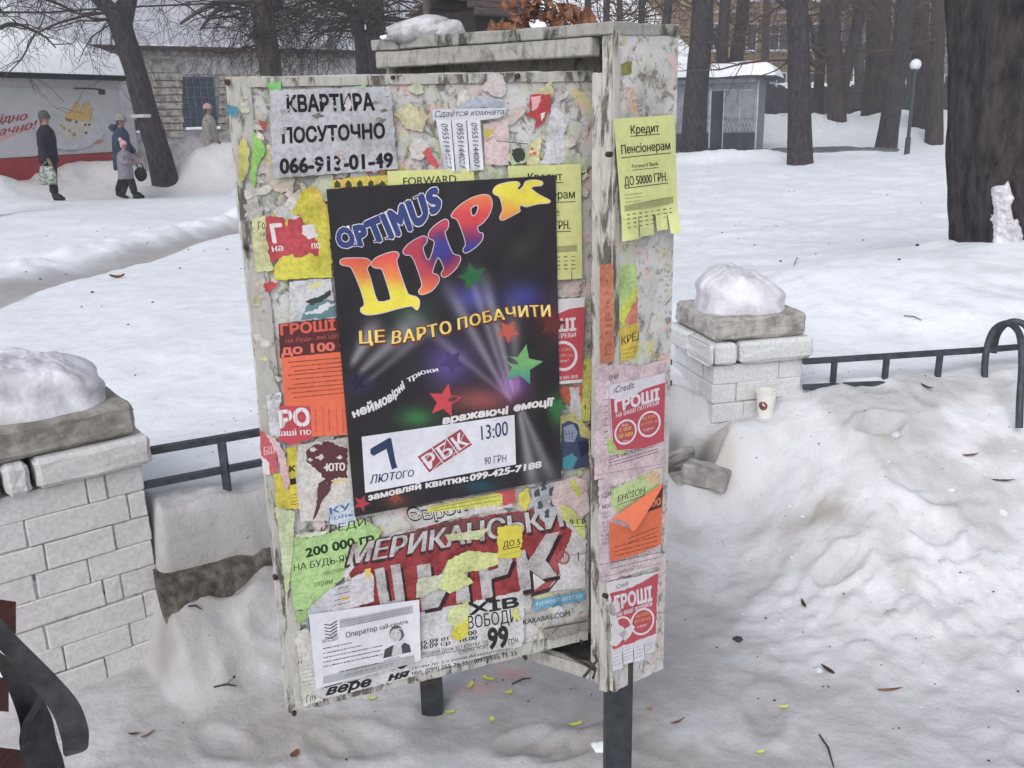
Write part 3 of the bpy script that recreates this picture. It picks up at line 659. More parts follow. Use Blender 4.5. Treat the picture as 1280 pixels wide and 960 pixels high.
def fill_grad(p, pts, hole, col, lift, step=2.2):
    """fills an outline with small faces so that the printed colour can run from one hue to another"""
    from mathutils.geometry import delaunay_2d_cdt
    def ins(x, y, ring):
        c = False; n = len(ring); j = n - 1
        for i in range(n):
            if (ring[i][1] > y) != (ring[j][1] > y) and x < (ring[j][0] - ring[i][0]) * (y - ring[i][1]) / (ring[j][1] - ring[i][1]) + ring[i][0]: c = not c
            j = i
        return c
    V = [Vector(q) for q in pts]; E = [(i, (i + 1) % len(pts)) for i in range(len(pts))]
    if hole: o = len(V); V += [Vector(q) for q in hole]; E += [(o + i, o + (i + 1) % len(hole)) for i in range(len(hole))]
    xs = [q[0] for q in pts]; ys_ = [q[1] for q in pts]; y = min(ys_)
    while y < max(ys_):
        x = min(xs)
        while x < max(xs):
            if ins(x, y, pts) and not (hole and ins(x, y, hole)): V.append(Vector((x + .13, y + .07)))
            x += step * 1.6
        y += step * 1.6
    vo, eo, fo, *_r2 = delaunay_2d_cdt(V, E, [], 0, 1e-5)
    fs = [f for f in fo if (lambda c: ins(c[0], c[1], pts) and not (hole and ins(c[0], c[1], hole)))((sum(vo[i].x for i in f) / len(f), sum(vo[i].y for i in f) / len(f)))]
    p.raw([(v.x, v.y) for v in vo], [list(f) for f in fs], col, lift)
class Pr:
    """flat print or paper on a surface; all coordinates are surveyed photo positions projected on the surface"""
    def __init__(s, surf, off, disp=None): s.s = surf; s.off = off; s.d = disp; s.v = []; s.f = []; s.c = []; s.k = 0; s.ls = 1.0
    def p3(s, x, y, off):
        return s.s.pt(x, y, off + (s.d(x, y) if s.d else 0.0))
    def raw(s, pts, faces, col, lift=0.0):
        o = len(s.v); s.v += [s.p3(x, y, s.off + lift * s.ls) for x, y in pts]; s.f += [[i + o for i in f] for f in faces]
        for q in pts: s.c.append(lin(col(q[0], q[1])) if callable(col) else lin(col))
    def poly(s, pts, col, lift=None):
        if lift is None: s.k += 1; lift = s.k * 0.00003
        if s.d and max(abs(pts[0][0] - q[0]) + abs(pts[0][1] - q[1]) for q in pts) > 8: fill_grad(s, pts, None, col, lift, 3.5); return
        s.raw(pts, [list(range(len(pts)))], col, lift)
    def text(s, st, bot, top, col, bold=0.012, shear=0.0, lift=0.0004, space=1.0):
        V, Fs, W = glyphs(st, shear, space)
        b_ = bold * .9
        # heavier strokes are printed as slightly shifted copies, each a hair above the last
        if b_ < .006: sh = [(0, 0)]
        elif b_ < .04: sh = [(-b_, 0), (b_, 0)]
        else: sh = [(b_ * math.cos(k_ * .7854), b_ * math.sin(k_ * .7854)) for k_ in range(8)]
        for n_s, (sx, sy) in enumerate(sh):
            pts = []
            for u, v in V:
                u = u + sx / W; v = v + sy / .728; b = polyline(bot, u); t_ = polyline(top, u); pts.append((b[0] + (t_[0] - b[0]) * v, b[1] + (t_[1] - b[1]) * v))
            s.raw(pts, Fs, col, lift + n_s * .000012)
    def line(s, a, b, w_, col, lift=0.0004):
        dx, dy = b[0] - a[0], b[1] - a[1]; L = math.hypot(dx, dy) or 1
        if s.d and L > 10:
            k_ = int(L / 6) + 1
            for q in range(k_): s.line(lerp2(a, b, q / k_), lerp2(a, b, (q + 1) / k_), w_, col, lift)
            return
        nx, ny = -dy / L * w_ / 2, dx / L * w_ / 2
        s.raw([(a[0] + nx, a[1] + ny), (b[0] + nx, b[1] + ny), (b[0] - nx, b[1] - ny), (a[0] - nx, a[1] - ny)], [[0, 1, 2, 3]], col, lift)
    def dashes(s, a, b, w_, col, lift=0.0004, seed=1, gap=0.25):
        """a line of print too small to read: word-sized runs of little strokes"""
        r_ = random.Random(seed); L = math.hypot(b[0] - a[0], b[1] - a[1]); x = 0
        while x < L:
            wl = r_.uniform(1.5, 3.2) * w_
            q = min(L, x + wl); s.line(lerp2(a, b, x / L), lerp2(a, b, q / L), w_ * r_.uniform(.55, 1), col, lift)
            x = q + w_ * (0.35 if r_.random() > gap else 1.0)
    def ring(s, cx, cy, r0, r1, col, lift=0.0004, n=28, sy=1.0, sk=0.0):
        pts = []
        for k in range(n):
            a_ = 2 * math.pi * k / n
            for r_ in (r0, r1): x = r_ * math.cos(a_); pts.append((cx + x, cy + r_ * math.sin(a_) * sy + x * sk))
        s.raw(pts, [[2 * k, 2 * k + 1, (2 * k + 3) % (2 * n), (2 * k + 2) % (2 * n)] for k in range(n)], col, lift)
    def disc(s, cx, cy, r_, col, lift=0.0003, n=20, sy=1.0, sk=0.0):
        s.raw([(cx + r_ * math.cos(6.2832 * k / n), cy + r_ * sy * math.sin(6.2832 * k / n) + sk * r_ * math.cos(6.2832 * k / n)) for k in range(n)], [list(range(n))], col, lift)
    def grid(s, c4, nx, ny, col, lift=0.0):
        tl, tr, br, bl = c4; pts = []
        for j in range(ny + 1):
            for i in range(nx + 1): pts.append(lerp2(lerp2(tl, tr, i / nx), lerp2(bl, br, i / nx), j / ny))
        s.raw(pts, [[j * (nx + 1) + i, (j + 1) * (nx + 1) + i, (j + 1) * (nx + 1) + i + 1, j * (nx + 1) + i + 1] for j in range(ny) for i in range(nx)], col, lift)
    def build(s, name, parent=None, mat='paper', smooth=False):
        o = mesh_obj(name, s.v, s.f, mat, parent, s.c, smooth); return o
def torn(pts, amp=1.4, step=3.5, seed=0, keep=()):
    r_ = random.Random(seed); out = []
    n = len(pts)
    for i in range(n):
        a, b = pts[i], pts[(i + 1) % n]; L = math.hypot(b[0] - a[0], b[1] - a[1]); k = max(1, int(L / step)); out.append(a)
        if i in keep: continue
        nx, ny = -(b[1] - a[1]) / (L or 1), (b[0] - a[0]) / (L or 1)
        for j in range(1, k):
            t_ = j / k + r_.uniform(-.3, .3) / k; e = r_.gauss(0, amp * .55); q = lerp2(a, b, t_); out.append((q[0] + nx * e, q[1] + ny * e))
    return out

# ================================================================== POSTER BOARD
t = thing('notice_board', 'wooden notice board plastered with layers of torn posters', 'notice board', ((BL.x + BR.x) / 2, (BL.y + BR.y) / 2, 0.43))
NB = t
n_ = BOARD.n
outline = torn([(284, 96), (742, 88), (735, 800), (360, 893), (333, 610), (318, 440), (302, 300)], 0.5, 14, 4)
fr_ = [BOARD.pt(x, y, -0.001) for x, y in outline]; m = MB(); m.hexa([p - n_ * 0.020 for p in fr_], fr_); m.build('panel', 'collage', t)
def strip(pts, mat='frame_paint', th=0.005, name='frame_strip', par=None, surf=BOARD):
    f_ = [surf.pt(x, y, th) for x, y in pts]; m = MB(); m.hexa([p - surf.n * (th - 0.0002) for p in f_], f_); return m.build(name, mat, par or NB)
strip(torn([(285, 98), (312, 97), (331, 300), (345, 440), (365, 640), (383, 883), (361, 892), (334, 610), (319, 440), (303, 300)], .6, 9, 2), th=.0030)
strip(torn([(312.6, 97.5), (742, 89), (742, 101), (313.3, 109)], .5, 9, 3), th=.0030)
strip(torn([(384, 870), (735, 786), (735, 799.5), (384, 886)], .5, 9, 5), th=.0022)
for (px, py, r_) in ((645, 95.5, 4.6), (490, 97, 3.4), (307, 309, 4.0), (343.5, 720, 4.2), (535, 852.5, 5.4), (655, 820, 4.0), (725, 800, 2.8), (284, 103, 4.6), (367, 889, 4.5), (737, 531, 3.2)):
    m = MB(); c = BOARD.pt(px, py); rr_ = r_ * 0.00098
    m.tube([c + n_ * .0105, c + n_ * .010, c + n_ * .006, c - n_ * .0008], [rr_ * .5, rr_, rr_ * 1.02, rr_ * 1.0], 9); m.build('bolt', 'rust', t)

# --- layers of old torn paper (parts of the board: nobody could peel them off whole)
rnd = random.Random(21)
pal = ['c9cbb0', 'c3cb9b', 'd8cf86', 'dcd6c9', 'e0d8da', 'd5b4b3', 'cdbcbf', 'cfd4dd', 'bdb9af', 'd9d6cf', 'c7c3ba', 'dedbd4', 'b7c795', 'ccb9a5', 'a8a398']
pal2 = ['c4484c', '4b7f86', 'cf8a3e', '8ecb6b', '9b98b8', '6f6a66', 'd1646a']
def scrap(surf, cx, cy, r_, col, off, par, ang=None, ar=None, jag=1.9, name='torn_scrap'):
    ang = rnd.uniform(0, 3.14) if ang is None else ang; ar = rnd.uniform(.35, 1) if ar is None else ar; n = rnd.randint(5, 9); pts = []
    for k in range(n):
        a_ = 6.283 * k / n + rnd.uniform(-.25, .25); q = r_ * rnd.uniform(.55, 1.1); x, y = q * math.cos(a_), q * ar * math.sin(a_)
        pts.append((cx + x * math.cos(ang) - y * math.sin(ang), cy + x * math.sin(ang) + y * math.cos(ang)))
    p = Pr(surf, off); p.poly(torn(pts, jag, 3, rnd.randint(0, 9999)), col, 0); return p.build(name, par)
def soft(h, k=.50, to='c6c3be'):
    return ''.join('%02x' % int(int(h[i:i + 2], 16) * (1 - k) + int(to[i:i + 2], 16) * k) for i in (0, 2, 4))
pal = [soft(q) for q in pal]; pal2 = [soft(q, .3) for q in pal2]
def inside(px, py, m_=6):
    t_ = (py - 92) / 780; l = 283 + 77 * t_ + m_; r_ = 742 - 7 * t_ - m_
    return l < px < r_ and py > 100 and py < 893 - (px - 360) * 0.248 - m_ - 4
k = 0
zones = [((318, 735, 104, 240), 60, (5, 30)), ((315, 410, 230, 400), 34, (4, 18)), ((322, 350, 400, 640), 26, (4, 13)), ((335, 440, 540, 700), 24, (5, 20)), ((700, 738, 150, 680), 30, (4, 15)), ((500, 735, 600, 690), 24, (5, 20)), ((640, 735, 650, 800), 18, (5, 20)), ((350, 400, 700, 880), 24, (5, 16)), ((288, 330, 110, 420), 26, (3, 9))]
for (x0, x1, y0, y1), n, (r0, r1) in zones:
    for i in range(n):
        cx, cy = rnd.uniform(x0, x1), rnd.uniform(y0, y1); r_ = rnd.uniform(r0, r1)
        if not inside(cx, cy, r_ * .9): continue
        c = rnd.choice(pal2) if rnd.random() < 0.07 and r_ < 10 else rnd.choice(pal); k += 1
        scrap(BOARD, cx, cy, r_, c, 0.0032 + k * 0.0000055, t)
B0f = 0.0042
def bp(): return Pr(BOARD, B0f + bp.k * 0.00016)
bp.k = 0
def paper(pts, col, keep=(), amp=1.2, seed=0, name='torn_poster', par=None, surf=BOARD, off=None, mat='paper'):
    bp.k += 1; p = Pr(surf, off if off is not None else B0f + bp.k * 0.00006); p.poly(torn(pts, amp, 3.2, seed + bp.k, keep), col, 0); return p, p.off
def lay(parts, parent, mat='ink'):
    pass
def ink(surf, off, parent, fn, name='lettering', mat='ink'):
    p = Pr(surf, off + 0.000004); p.ls = 0.115; fn(p); return p.build(name, parent, mat)
def NBP(pts, col, fn=None, keep=(), amp=1.2, name='torn_poster', mat='paper', off=None):
    p, o_ = paper(pts, col, keep, amp, 0, off=(off + .002 if off else None)); ob = p.build(name, NB, mat)
    if fn: ink(BOARD, o_, ob, fn)
    return ob
# red lightning shaped remnant, white and yellow remnants at the top
def _(p): p.poly(torn([(664, 121), (678, 119.5), (672, 135), (665, 139)], 1, 3, 8), 'dba2a8', .0003); p.poly(torn([(676, 142), (682, 140), (677, 152)], .8, 3, 9), 'd9d3cf', .0003)
NBP([(663.5, 118), (689, 117.5), (687, 139), (676, 142), (684, 141), (681, 152), (670, 160), (667, 169), (671, 148), (658, 145), (657, 143), (665, 137), (661.5, 133)], 'c13a3f', _, amp=.8)
NBP([(690, 130), (706, 146), (705.5, 205), (678, 205), (684, 165)], 'd3d3da')
NBP([(662, 180), (678, 168), (674, 206), (658, 206)], 'd9d3a2', lambda p: (p.disc(665, 186, 2.2, 'c4623e'), p.disc(668, 192, 2.5, 'c4623e'), p.disc(663, 193, 1.5, 'c4623e')))
NBP([(632, 196), (645, 184), (660, 190), (657, 203), (640, 207)], 'b9c7a0', lambda p: (p.poly(torn([(640, 187), (652, 185), (657, 192), (654, 201), (645, 203), (641, 195)], 1.4, 2.5, 6), '3e4240', .0003), p.line((636, 190), (633, 200), 1, '3e4240')))
NBP([(528, 190), (538, 184), (541, 196), (549, 206), (546, 211), (534, 202)], 'cb4f4c')
NBP([(575, 128), (600, 120), (628, 125), (634, 134), (572, 136)], 'b5bccb')
NBP([(604, 155), (636, 148), (637, 206), (606, 206)], 'd6c0bf', lambda p: (p.poly(torn([(605, 163), (618, 160), (616, 167), (606, 175)], 1, 2, 4), 'c3b03c', .0003), p.line((607, 177), (617, 170), 1, '6c6b5c'), p.line((620, 176), (660, 180), 1.1, '5c5a55')))
NBP([(332, 104), (350, 100), (352, 112), (338, 117)], '7fbf6d'); NBP([(444, 108), (457, 106), (458, 114), (449, 118)], '96c886')
NBP([(283, 131), (296, 133), (296, 145), (284, 146)], '4f93ad', off=.0055)
NBP([(316, 165), (328, 175), (332, 190), (322, 207), (318, 235), (312, 225), (316, 195)], '8cc45f', off=.0056); NBP([(320, 163), (328, 168), (330, 175), (321, 172)], 'dcc9c7', off=.0058)
NBP([(324, 150), (334, 155), (333, 165), (327, 160)], 'a24a3c', off=.0056)
NBP([(304, 170), (312, 185), (310, 215), (300, 230), (297, 190)], 'c3bf6c', off=.0056)
NBP([(415, 225), (436, 222), (490, 218), (490, 230), (415, 236)], 'd8c24a', lambda p: [p.poly(torn([(x, 229), (x + 3, 225), (x + 7, 228), (x + 8, 234), (x, 235)], .6, 2, int(x)), '4c4a30', .0003) for x in (418, 432, 446, 460, 474)])
NBP([(452, 208), (466, 206), (472, 214), (458, 218)], 'cf6a62'); NBP([(473, 206), (484, 208), (481, 216), (474, 214)], 'd06c66')
NBP([(388, 170 + 62), (400, 240), (410, 262), (414, 300), (400, 290), (388, 262), (376, 240)], 'dbc345')
# left yellow sheet with red fragments
NBP([(315, 274), (332, 269), (336, 300), (342, 338), (321, 340), (315, 300)], 'cfcf9c', lambda p: (p.text('Го', [(323, 287), (332, 286)], [(322, 277), (331, 276)], '35322c'), p.text('од', [(325, 295), (332, 294)], [(324, 290), (331, 289)], '35322c')))
NBP([(376, 240), (386, 240), (404, 266), (410, 275), (416, 347), (344, 350), (342, 334), (352, 320), (336, 282), (340, 266), (368, 262)], 'd4cb3e')
def _(p):
    p.text('Г', [(342, 303), (355, 302)], [(338, 281), (351, 280)], 'ded6d8', .05); p.text('на', [(341, 315), (354, 313)], [(339, 306), (353, 305)], 'ded6d8', .03)
NBP([(332, 271), (356, 270), (364, 300), (368, 318), (352, 322), (338, 328), (333, 300)], 'bd3b46', _)
NBP([(360, 270), (374, 268), (392, 292), (399, 312), (398, 320), (386, 316), (377, 322), (368, 322), (359, 290)], 'bd3b46', lambda p: (p.poly(torn([(378, 282), (392, 280), (398, 296), (385, 299), (377, 292)], 1, 3, 3), 'd8d1d6', .0003), p.text('по', [(390, 311), (401, 310)], [(389, 302), (399, 301)], 'ded6d8', .03)))
NBP([(340, 262), (354, 258), (366, 268), (376, 270), (370, 274), (346, 271)], 'cfd0d6')
NBP([(330, 354), (341, 352), (347, 356), (339, 363), (331, 364)], 'c4363c')
NBP([(362, 352), (414, 348), (420, 398), (362, 402)], 'c9ccd0', lambda p: (p.poly(torn([(376, 400), (384, 382), (400, 372), (418, 376), (421, 396)], 1.2, 3, 5), '62838a', .0003), p.poly(torn([(382, 376), (396, 372), (405, 368), (412, 362), (414, 368), (400, 378), (388, 382)], 1.2, 2.5, 6), '3c4140', .00035), p.poly(torn([(378, 392), (392, 388), (408, 378), (420, 380), (400, 392)], 1.5, 2, 16), 'd3d6d8', .0004), p.poly(torn([(384, 358), (398, 352), (404, 354), (392, 363)], 1, 3, 7), 'd6cf8c', .0003)))
# left middle layers
NBP([(333, 494), (351, 490), (352, 545), (338, 545)], 'd4d3da', lambda p: p.text('Ге', [(338, 500), (350, 498)], [(338, 493), (349, 492)], '5a6a7c', .0, .3))
NBP([(324, 537), (333, 545), (346, 556), (347, 590), (330, 594), (326, 565)], 'c0525b', lambda p: (p.text('БШ', [(330, 569), (343, 566)], [(330, 559), (342, 557)], 'd9aeb2', .02), p.poly(torn([(327, 570), (336, 578), (337, 594), (330, 593)], 1, 3, 6), 'd8d2d3', .0003)), off=.0064)
NBP([(342, 592), (358, 590), (376, 600), (377, 636), (346, 637)], 'd3c339', lambda p: [p.dashes((364, y), (374, y - 1.5), 1.0, '4a4530', seed=int(y)) for y in (619, 623, 627, 631)])
NBP([(358, 560), (371, 558), (374, 608), (360, 604)], 'cfc030', lambda p: (p.text('к', [(362, 590), (369, 589)], [(362, 580), (369, 579)], '2e2a20', .04), p.text('1', [(365, 606), (370, 605)], [(364, 598), (369, 597)], '2e2a20', .04)))
NBP([(331, 541), (344, 548), (356, 566), (362, 600), (359, 616), (352, 596), (346, 566)], 'd8b3b8', off=.0072)
NBP([(372, 556), (436, 546), (443, 640), (432, 650), (376, 652), (370, 600)], 'cdc9c6')
def _(p):
    p.poly(torn([(382, 565), (392, 556), (410, 551), (434, 560), (434, 598), (418, 598), (414, 612), (408, 600), (398, 590), (384, 578)], 1.6, 3, 3), '5a3236', .0002)
    for (x, y, r_) in ((392, 562, 5), (400, 572, 6), (388, 575, 4), (409, 585, 5), (424, 572, 4)): p.poly(torn([(x - r_, y), (x, y - r_ * .7), (x + r_, y), (x, y + r_ * .6)], 1.5, 2, int(x)), 'c9c0bf', .0003)
    p.text('юто', [(408, 589), (431, 588)], [(408, 576), (431, 575)], 'ddd3d2', .04); p.line((414, 601), (433, 600), 2, 'd6c24a', .0003)
    p.poly(torn([(398, 604), (408, 598), (414, 612), (402, 628), (396, 644), (391, 650), (396, 630)], 1, 3, 8), '5a3a3a', .0002)
ob = NBP([(380, 556), (436, 547), (436, 600), (420, 640), (404, 640), (392, 652), (386, 600)], 'd3cdc8', _)
NBP([(344, 634), (356, 636), (368, 640), (366, 690), (358, 760), (352, 700)], 'c6d2a8', off=.0060)
NBP([(409, 634), (441, 627), (445, 652), (432, 662), (412, 655)], 'c3cbdc', lambda p: (p.text('КУ', [(413, 643), (438, 637)], [(412, 635), (437, 628.5)], '44688f', .03), p.text('голь', [(411, 651), (443, 645)], [(411, 645), (441, 639.5)], '5878a0', .02)))
# green sheet
def _(p):
    p.text('А КРЕДИТ', [(382, 674), (470, 653)], [(384, 663), (468, 645)], '3c4a30', .01); p.text('200 000 гр', [(383, 696.5), (468, 677)], [(382, 685.5), (466, 666)], '26361e', .045)
    p.text('НА БУДЬ-ЯКІ', [(367.5, 714), (444, 700)], [(367, 705.5), (443, 691)], '3b4a32', .015); p.text('застави', [(405, 719), (432, 713)], [(405, 713.5), (431, 707.5)], '566a4a', .01)
    p.text('отрим', [(393, 734), (416, 729)], [(392.5, 727), (415.5, 722.5)], '45583a', .01)
NBP([(358, 672), (380, 668), (418, 664), (454, 648), (478, 664), (470, 678), (452, 700), (432, 720), (410, 740), (388, 762), (368, 762), (362, 720)], 'a9cc86', _, amp=1.0)
NBP([(360, 668), (400, 665), (412, 662), (405, 668), (378, 672)], 'd5d8c8')
NBP([(370, 764), (384, 762), (386, 772), (374, 780), (370, 776)], '9dc57c'); NBP([(370, 790), (394, 782), (400, 868), (378, 874)], 'd2cfcb', lambda p: ([p.dashes((377, y), (392, y - 3), .9, '8a8683', seed=y) for y in (838, 843, 848, 853, 858)], p.text('Н', [(373, 831), (377, 830)], [(373, 826), (377, 825)], '4a4744', .01)))
NBP([(384, 770), (388, 768), (390, 786), (386, 790)], '5e86a8')
NBP([(378, 868), (402, 862), (404, 876), (380, 884)], 'd0cdc8', lambda p: p.text('Глу', [(383, 878), (397, 873)], [(382, 870), (395, 866)], '33312f', .01, .2))

# big old circus poster: red field with letters
AMER = NBP([(430, 716), (452, 690), (470, 678), (498, 664), (560, 660), (650, 640), (706, 636), (733, 660), (731, 735), (656, 742), (655, 800), (652, 808), (500, 850), (400, 875), (395, 860), (437, 765)], 'cfcdd0', amp=.8, name='old_circus_poster')
def _(p):
    p.poly(torn([(436, 718), (455, 692), (475, 676), (505, 666), (560, 652), (640, 640), (697, 634), (704, 652), (716, 664), (706, 690), (694, 712), (668, 716), (655, 738), (590, 752), (527, 765), (450, 768), (448, 740)], 1.0, 3, 3), '9c2f35', .0001)
    p.poly(torn([(500, 668), (560, 654), (640, 642), (697, 636), (700, 648), (600, 668), (500, 676)], 1.0, 3, 5), '7a4a4d', .00013)
    p.text('МЕРИКАНСЬКИ', [(432, 708), (706, 660)], [(440, 681), (700, 633)], '4d2f33', .075, -.02, .0002); p.text('МЕРИКАНСЬКИ', [(434, 706), (704, 658)], [(442, 680), (699, 633)], 'c9c4c6', .035, -.02, .00034)
    # big letters Ц И Р К with a dark side
    L = [[(468, 712), (480, 709), (487, 752), (494, 750), (488, 707), (500, 705), (508, 762), (477, 768)],
         [(521, 707), (538, 704), (541, 738), (560, 700), (582, 697), (588, 752), (571, 755), (568, 720), (548, 759), (527, 763)],
         [(597, 697), (632, 688), (641, 700), (634, 718), (614, 724), (616, 746), (603, 749)],
         [(644, 690), (656, 687), (660, 702), (682, 668), (700, 664), (682, 700), (697, 720), (678, 724), (662, 712), (664, 736), (650, 740)]]
    for q in L: p.poly([(x + 4, y + 4) for x, y in q], '3c2428', .00038)
    for q in L: p.poly(torn(q, .5, 5, 3), 'bfbcbe', .00042)
    p.poly([(609, 706), (622, 703), (623, 710), (611, 714)], '8a3438', .00045)
    # red arrow edge at the right
    p.poly(torn([(700, 664), (706, 661), (694, 690), (700, 716), (686, 736), (662, 742), (684, 726), (690, 712), (678, 694)], .6, 4, 4), 'a8484c', .0003)
    p.poly([(688, 734), (701, 717), (700, 722), (686, 740), (664, 746), (662, 742)], '3f3336', .0004)
    p.ring(704.5, 697, 5.5, 8.0, 'a55a5e', sy=1.1); 
    for x in (701.5, 704.5, 707.5): p.line((x, 691), (x, 703), 1.2, 'a55a5e')
    p.line((714, 694), (732, 691), 1, 'a8686a'); p.line((723, 690), (723, 701), 1.3, '4a4244')
    # lower white part with print
    dk = '2f2c30'
    p.text('ХІВ', [(588, 768.5), (648, 758)], [(588, 756), (646, 746)], dk, .05); p.text('СВОБОДИ', [(574, 788), (647, 777)], [(573, 772), (645, 760.5)], dk, .01)
    p.text('99', [(611, 811), (635, 807.5)], [(610, 785), (634, 781.5)], dk, .05); p.text('грн', [(636, 806.5), (648, 803.5)], [(635, 797), (647, 794.5)], dk, .0)
    p.text('25.09 вт - 18.00', [(524, 807.5), (596, 792.5)], [(524, 802), (595.5, 787)], dk, .035); p.text('26.09 ср - 18.00', [(524, 812.5), (596.5, 799)], [(524, 807.2), (596, 794)], dk, .035)
    p.text('перший день всі квитки по', [(527, 820.5), (610, 804.5)], [(526.5, 814.5), (609.5, 798.5)], dk, .0); p.line((527, 822), (610, 806), .7, dk)
    p.text('(окрім лож)', [(573, 817), (610, 810)], [(573, 812), (609.5, 805)], dk, .0)
    p.text('Дітям до 3-х років безкоштовно', [(515, 837), (637, 812)], [(515, 833.5), (636.5, 808.5)], dk, .01); p.text('тел. (099) 555 71 33   (097) 555 71 33', [(514, 844.5), (646, 819)], [(513.5, 839), (645, 813.5)], dk, .02)
    p.text('вере', [(408, 869), (463, 857)], [(412, 857), (464, 845.5)], dk, .05, .1); p.text('ня', [(486, 851), (509, 846)], [(488, 841), (512, 836)], dk, .06, .1)
    p.poly([(404, 858), (428, 852.5), (428, 854), (406, 860)], dk, .0004); p.poly([(433, 853), (451, 848.5), (445, 853), (438, 854.5)], dk, .0004); p.poly([(496, 834), (510, 831), (505, 835.5), (500, 836.5)], dk, .0004)
    p.poly([(667, 750), (732, 738.5), (732, 750), (667.5, 763)], '63a3c4', .0002); p.text('INTERNET-BILET.UA', [(670, 757.5), (729, 747)], [(670, 752.5), (729, 742)], 'c8dfe8', .0); p.line((667, 774), (732, 760), .8, 'b5c9d2')
    p.text('KARABAS.COM', [(654, 781), (712.5, 769.5)], [(654, 774.5), (712, 763)], '3b383b', .02)
ink(BOARD, B0f + bp.k * .00006, AMER, _, mat='ink_worn')
NBP([(656, 745), (664, 743), (664, 764), (656, 766)], 'bdbbbd'); NBP([(508, 648), (512, 636), (585, 622), (640, 616), (640, 634), (560, 650), (520, 662)], 'cbc7c4', lambda p: (p.text('Європ', [(512, 651), (548, 648), (584, 638)], [(508, 634), (545, 634), (578, 626)], '2c2a2e', .05, 0, .0003), p.text('Європ', [(512, 650), (548, 647), (583, 637)], [(509, 636), (545, 635), (578, 627)], 'c4c0bd', .0, 0, .0004)))
NBP([(533, 634), (628.5, 614), (628.5, 631), (535, 641)], 'd0cf5a', lambda p: (p.line((538, 636), (626, 619), 1, '8e9040'), p.line((538, 639), (626, 625), 1, '8e9040'), p.line((538, 633), (626, 616), .8, '8e9040')), keep=(0, 1, 2, 3))
NBP([(617, 616), (643, 611), (645, 628), (620, 634), (628, 631), (628, 618)], 'c6494c', keep=(0,))
NBP([(648, 618), (660, 610), (664, 626), (657, 640), (649, 632)], 'cfc54a')
NBP([(664, 612), (700, 600), (700, 630), (684, 656), (668, 640)], 'b4b6bf', lambda p: [p.poly(torn([(x, y), (x + 5, y - 4), (x + 7, y + 6), (x + 1, y + 8)], 1, 2, int(x)), '4b4c55', .0003) for (x, y) in ((668, 614), (676, 606), (686, 612), (672, 628), (688, 626), (680, 640))])
NBP([(694, 602), (716, 596), (734, 600), (737, 640), (722, 652), (700, 645), (690, 625)], 'd7c3c4'); NBP([(711, 601), (717, 599), (727, 612), (724, 622), (714, 610)], 'c9cf62')
NBP([(700, 629), (712, 634), (722, 643), (732, 656), (731, 674), (726, 672), (716, 656), (704, 650)], 'cdd47c', lambda p: (p.text('9 ГР', [(713, 656), (733, 655)], [(712, 649), (732, 649)], '3b3a2c', .02), p.line((716, 658.5), (733, 658), .8, '3b3a2c')), off=.0075)
NBP([(622, 659), (653.6, 656.5), (651, 695.5), (634, 699), (622, 697)], 'd3c530', lambda p: (p.text('ДО 5', [(629, 684.5), (650.5, 680.5)], [(629, 677), (650, 673)], '2c2a20', .02), p.line((629, 687), (650, 683), 1, '2c2a20'), p.dashes((627, 694), (650, 689), .8, '7c7630')), off=.0078, mat='paper_clean')
NBP([(560, 700), (585, 688), (622, 692), (624, 706), (594, 714), (580, 716), (592, 728), (562, 742), (548, 735)], 'ccd38c', off=.0076)
NBP([(522, 724), (560, 716), (556, 730), (534, 744), (520, 748)], 'c3c9ae', off=.0075); NBP([(556, 668), (590, 664), (612, 660), (600, 674), (560, 676)], 'c9cfa0', off=.0075)
NBP([(560, 762), (586, 750), (585, 776), (575, 786), (560, 780)], 'cfd69a', off=.0077); NBP([(566, 786), (585, 772), (586, 795), (572, 802), (564, 796)], 'd3cb3c', off=.0078); NBP([(641, 762), (646, 758), (648, 770), (656, 772), (648, 776), (642, 772)], 'd3cf62', off=.0078)
# torn white paper over the red field
NBP([(408, 742), (430, 728), (460, 712), (467, 720), (467, 752), (420, 766), (412, 762)], 'd3cfd6', lambda p: p.poly(torn([(455, 712), (463, 710), (463, 722), (458, 722)], .6, 2, 2), 'd8b44a', .0003), off=.0076)
NBP([(385, 762), (410, 738), (440, 726), (420, 756), (410, 770), (384, 772)], 'c6c6ce', lambda p: ([p.dashes((418, y), (438, y - 5), 1.4, '6b6c72', seed=y) for y in (730, 737, 744, 751, 757)], p.poly(torn([(426, 748), (438, 744), (434, 750), (428, 751)], .6, 2, 3), 'd8a93c', .0004)), off=.0077)
# right strip of the board
NBP([(699, 484), (729, 481), (727, 503), (700, 505)], 'c9603f', off=.0056); NBP([(727, 450), (740, 448), (738, 525), (724, 527), (726, 500)], 'c9c65e', lambda p: (p.text('1.', [(731, 512), (736, 511)], [(731, 506), (736, 505)], '35332a', .02), p.text('2', [(729, 463), (733, 462)], [(729, 457), (733, 456)], '35332a', .02)), off=.0055)
NBP([(712, 484), (724, 483), (728, 540), (716, 545), (712, 510)], 'd2d0d2', off=.0060)
def _(p):
    p.poly(torn([(702, 530), (712, 526), (722, 530), (726, 546), (736, 548), (737, 584), (700, 588)], .8, 3, 5), '3e4a68', .0002)
    p.poly(torn([(704, 534), (716, 530), (722, 540), (718, 552), (706, 552)], .6, 3, 6), '8b93ad', .00028)
    for x in (707, 711, 715): p.line((x, 538), (x + 1, 550), .8, '4b5470')
    p.line((704, 543), (719, 541), .8, '4b5470'); p.poly(torn([(704, 572), (716, 566), (722, 572), (716, 586), (703, 587)], .8, 3, 8), '3f8fa0', .0003)
    p.poly(torn([(722, 552), (736, 550), (736, 566), (726, 572)], .6, 3, 8), '2c2f48', .0003)
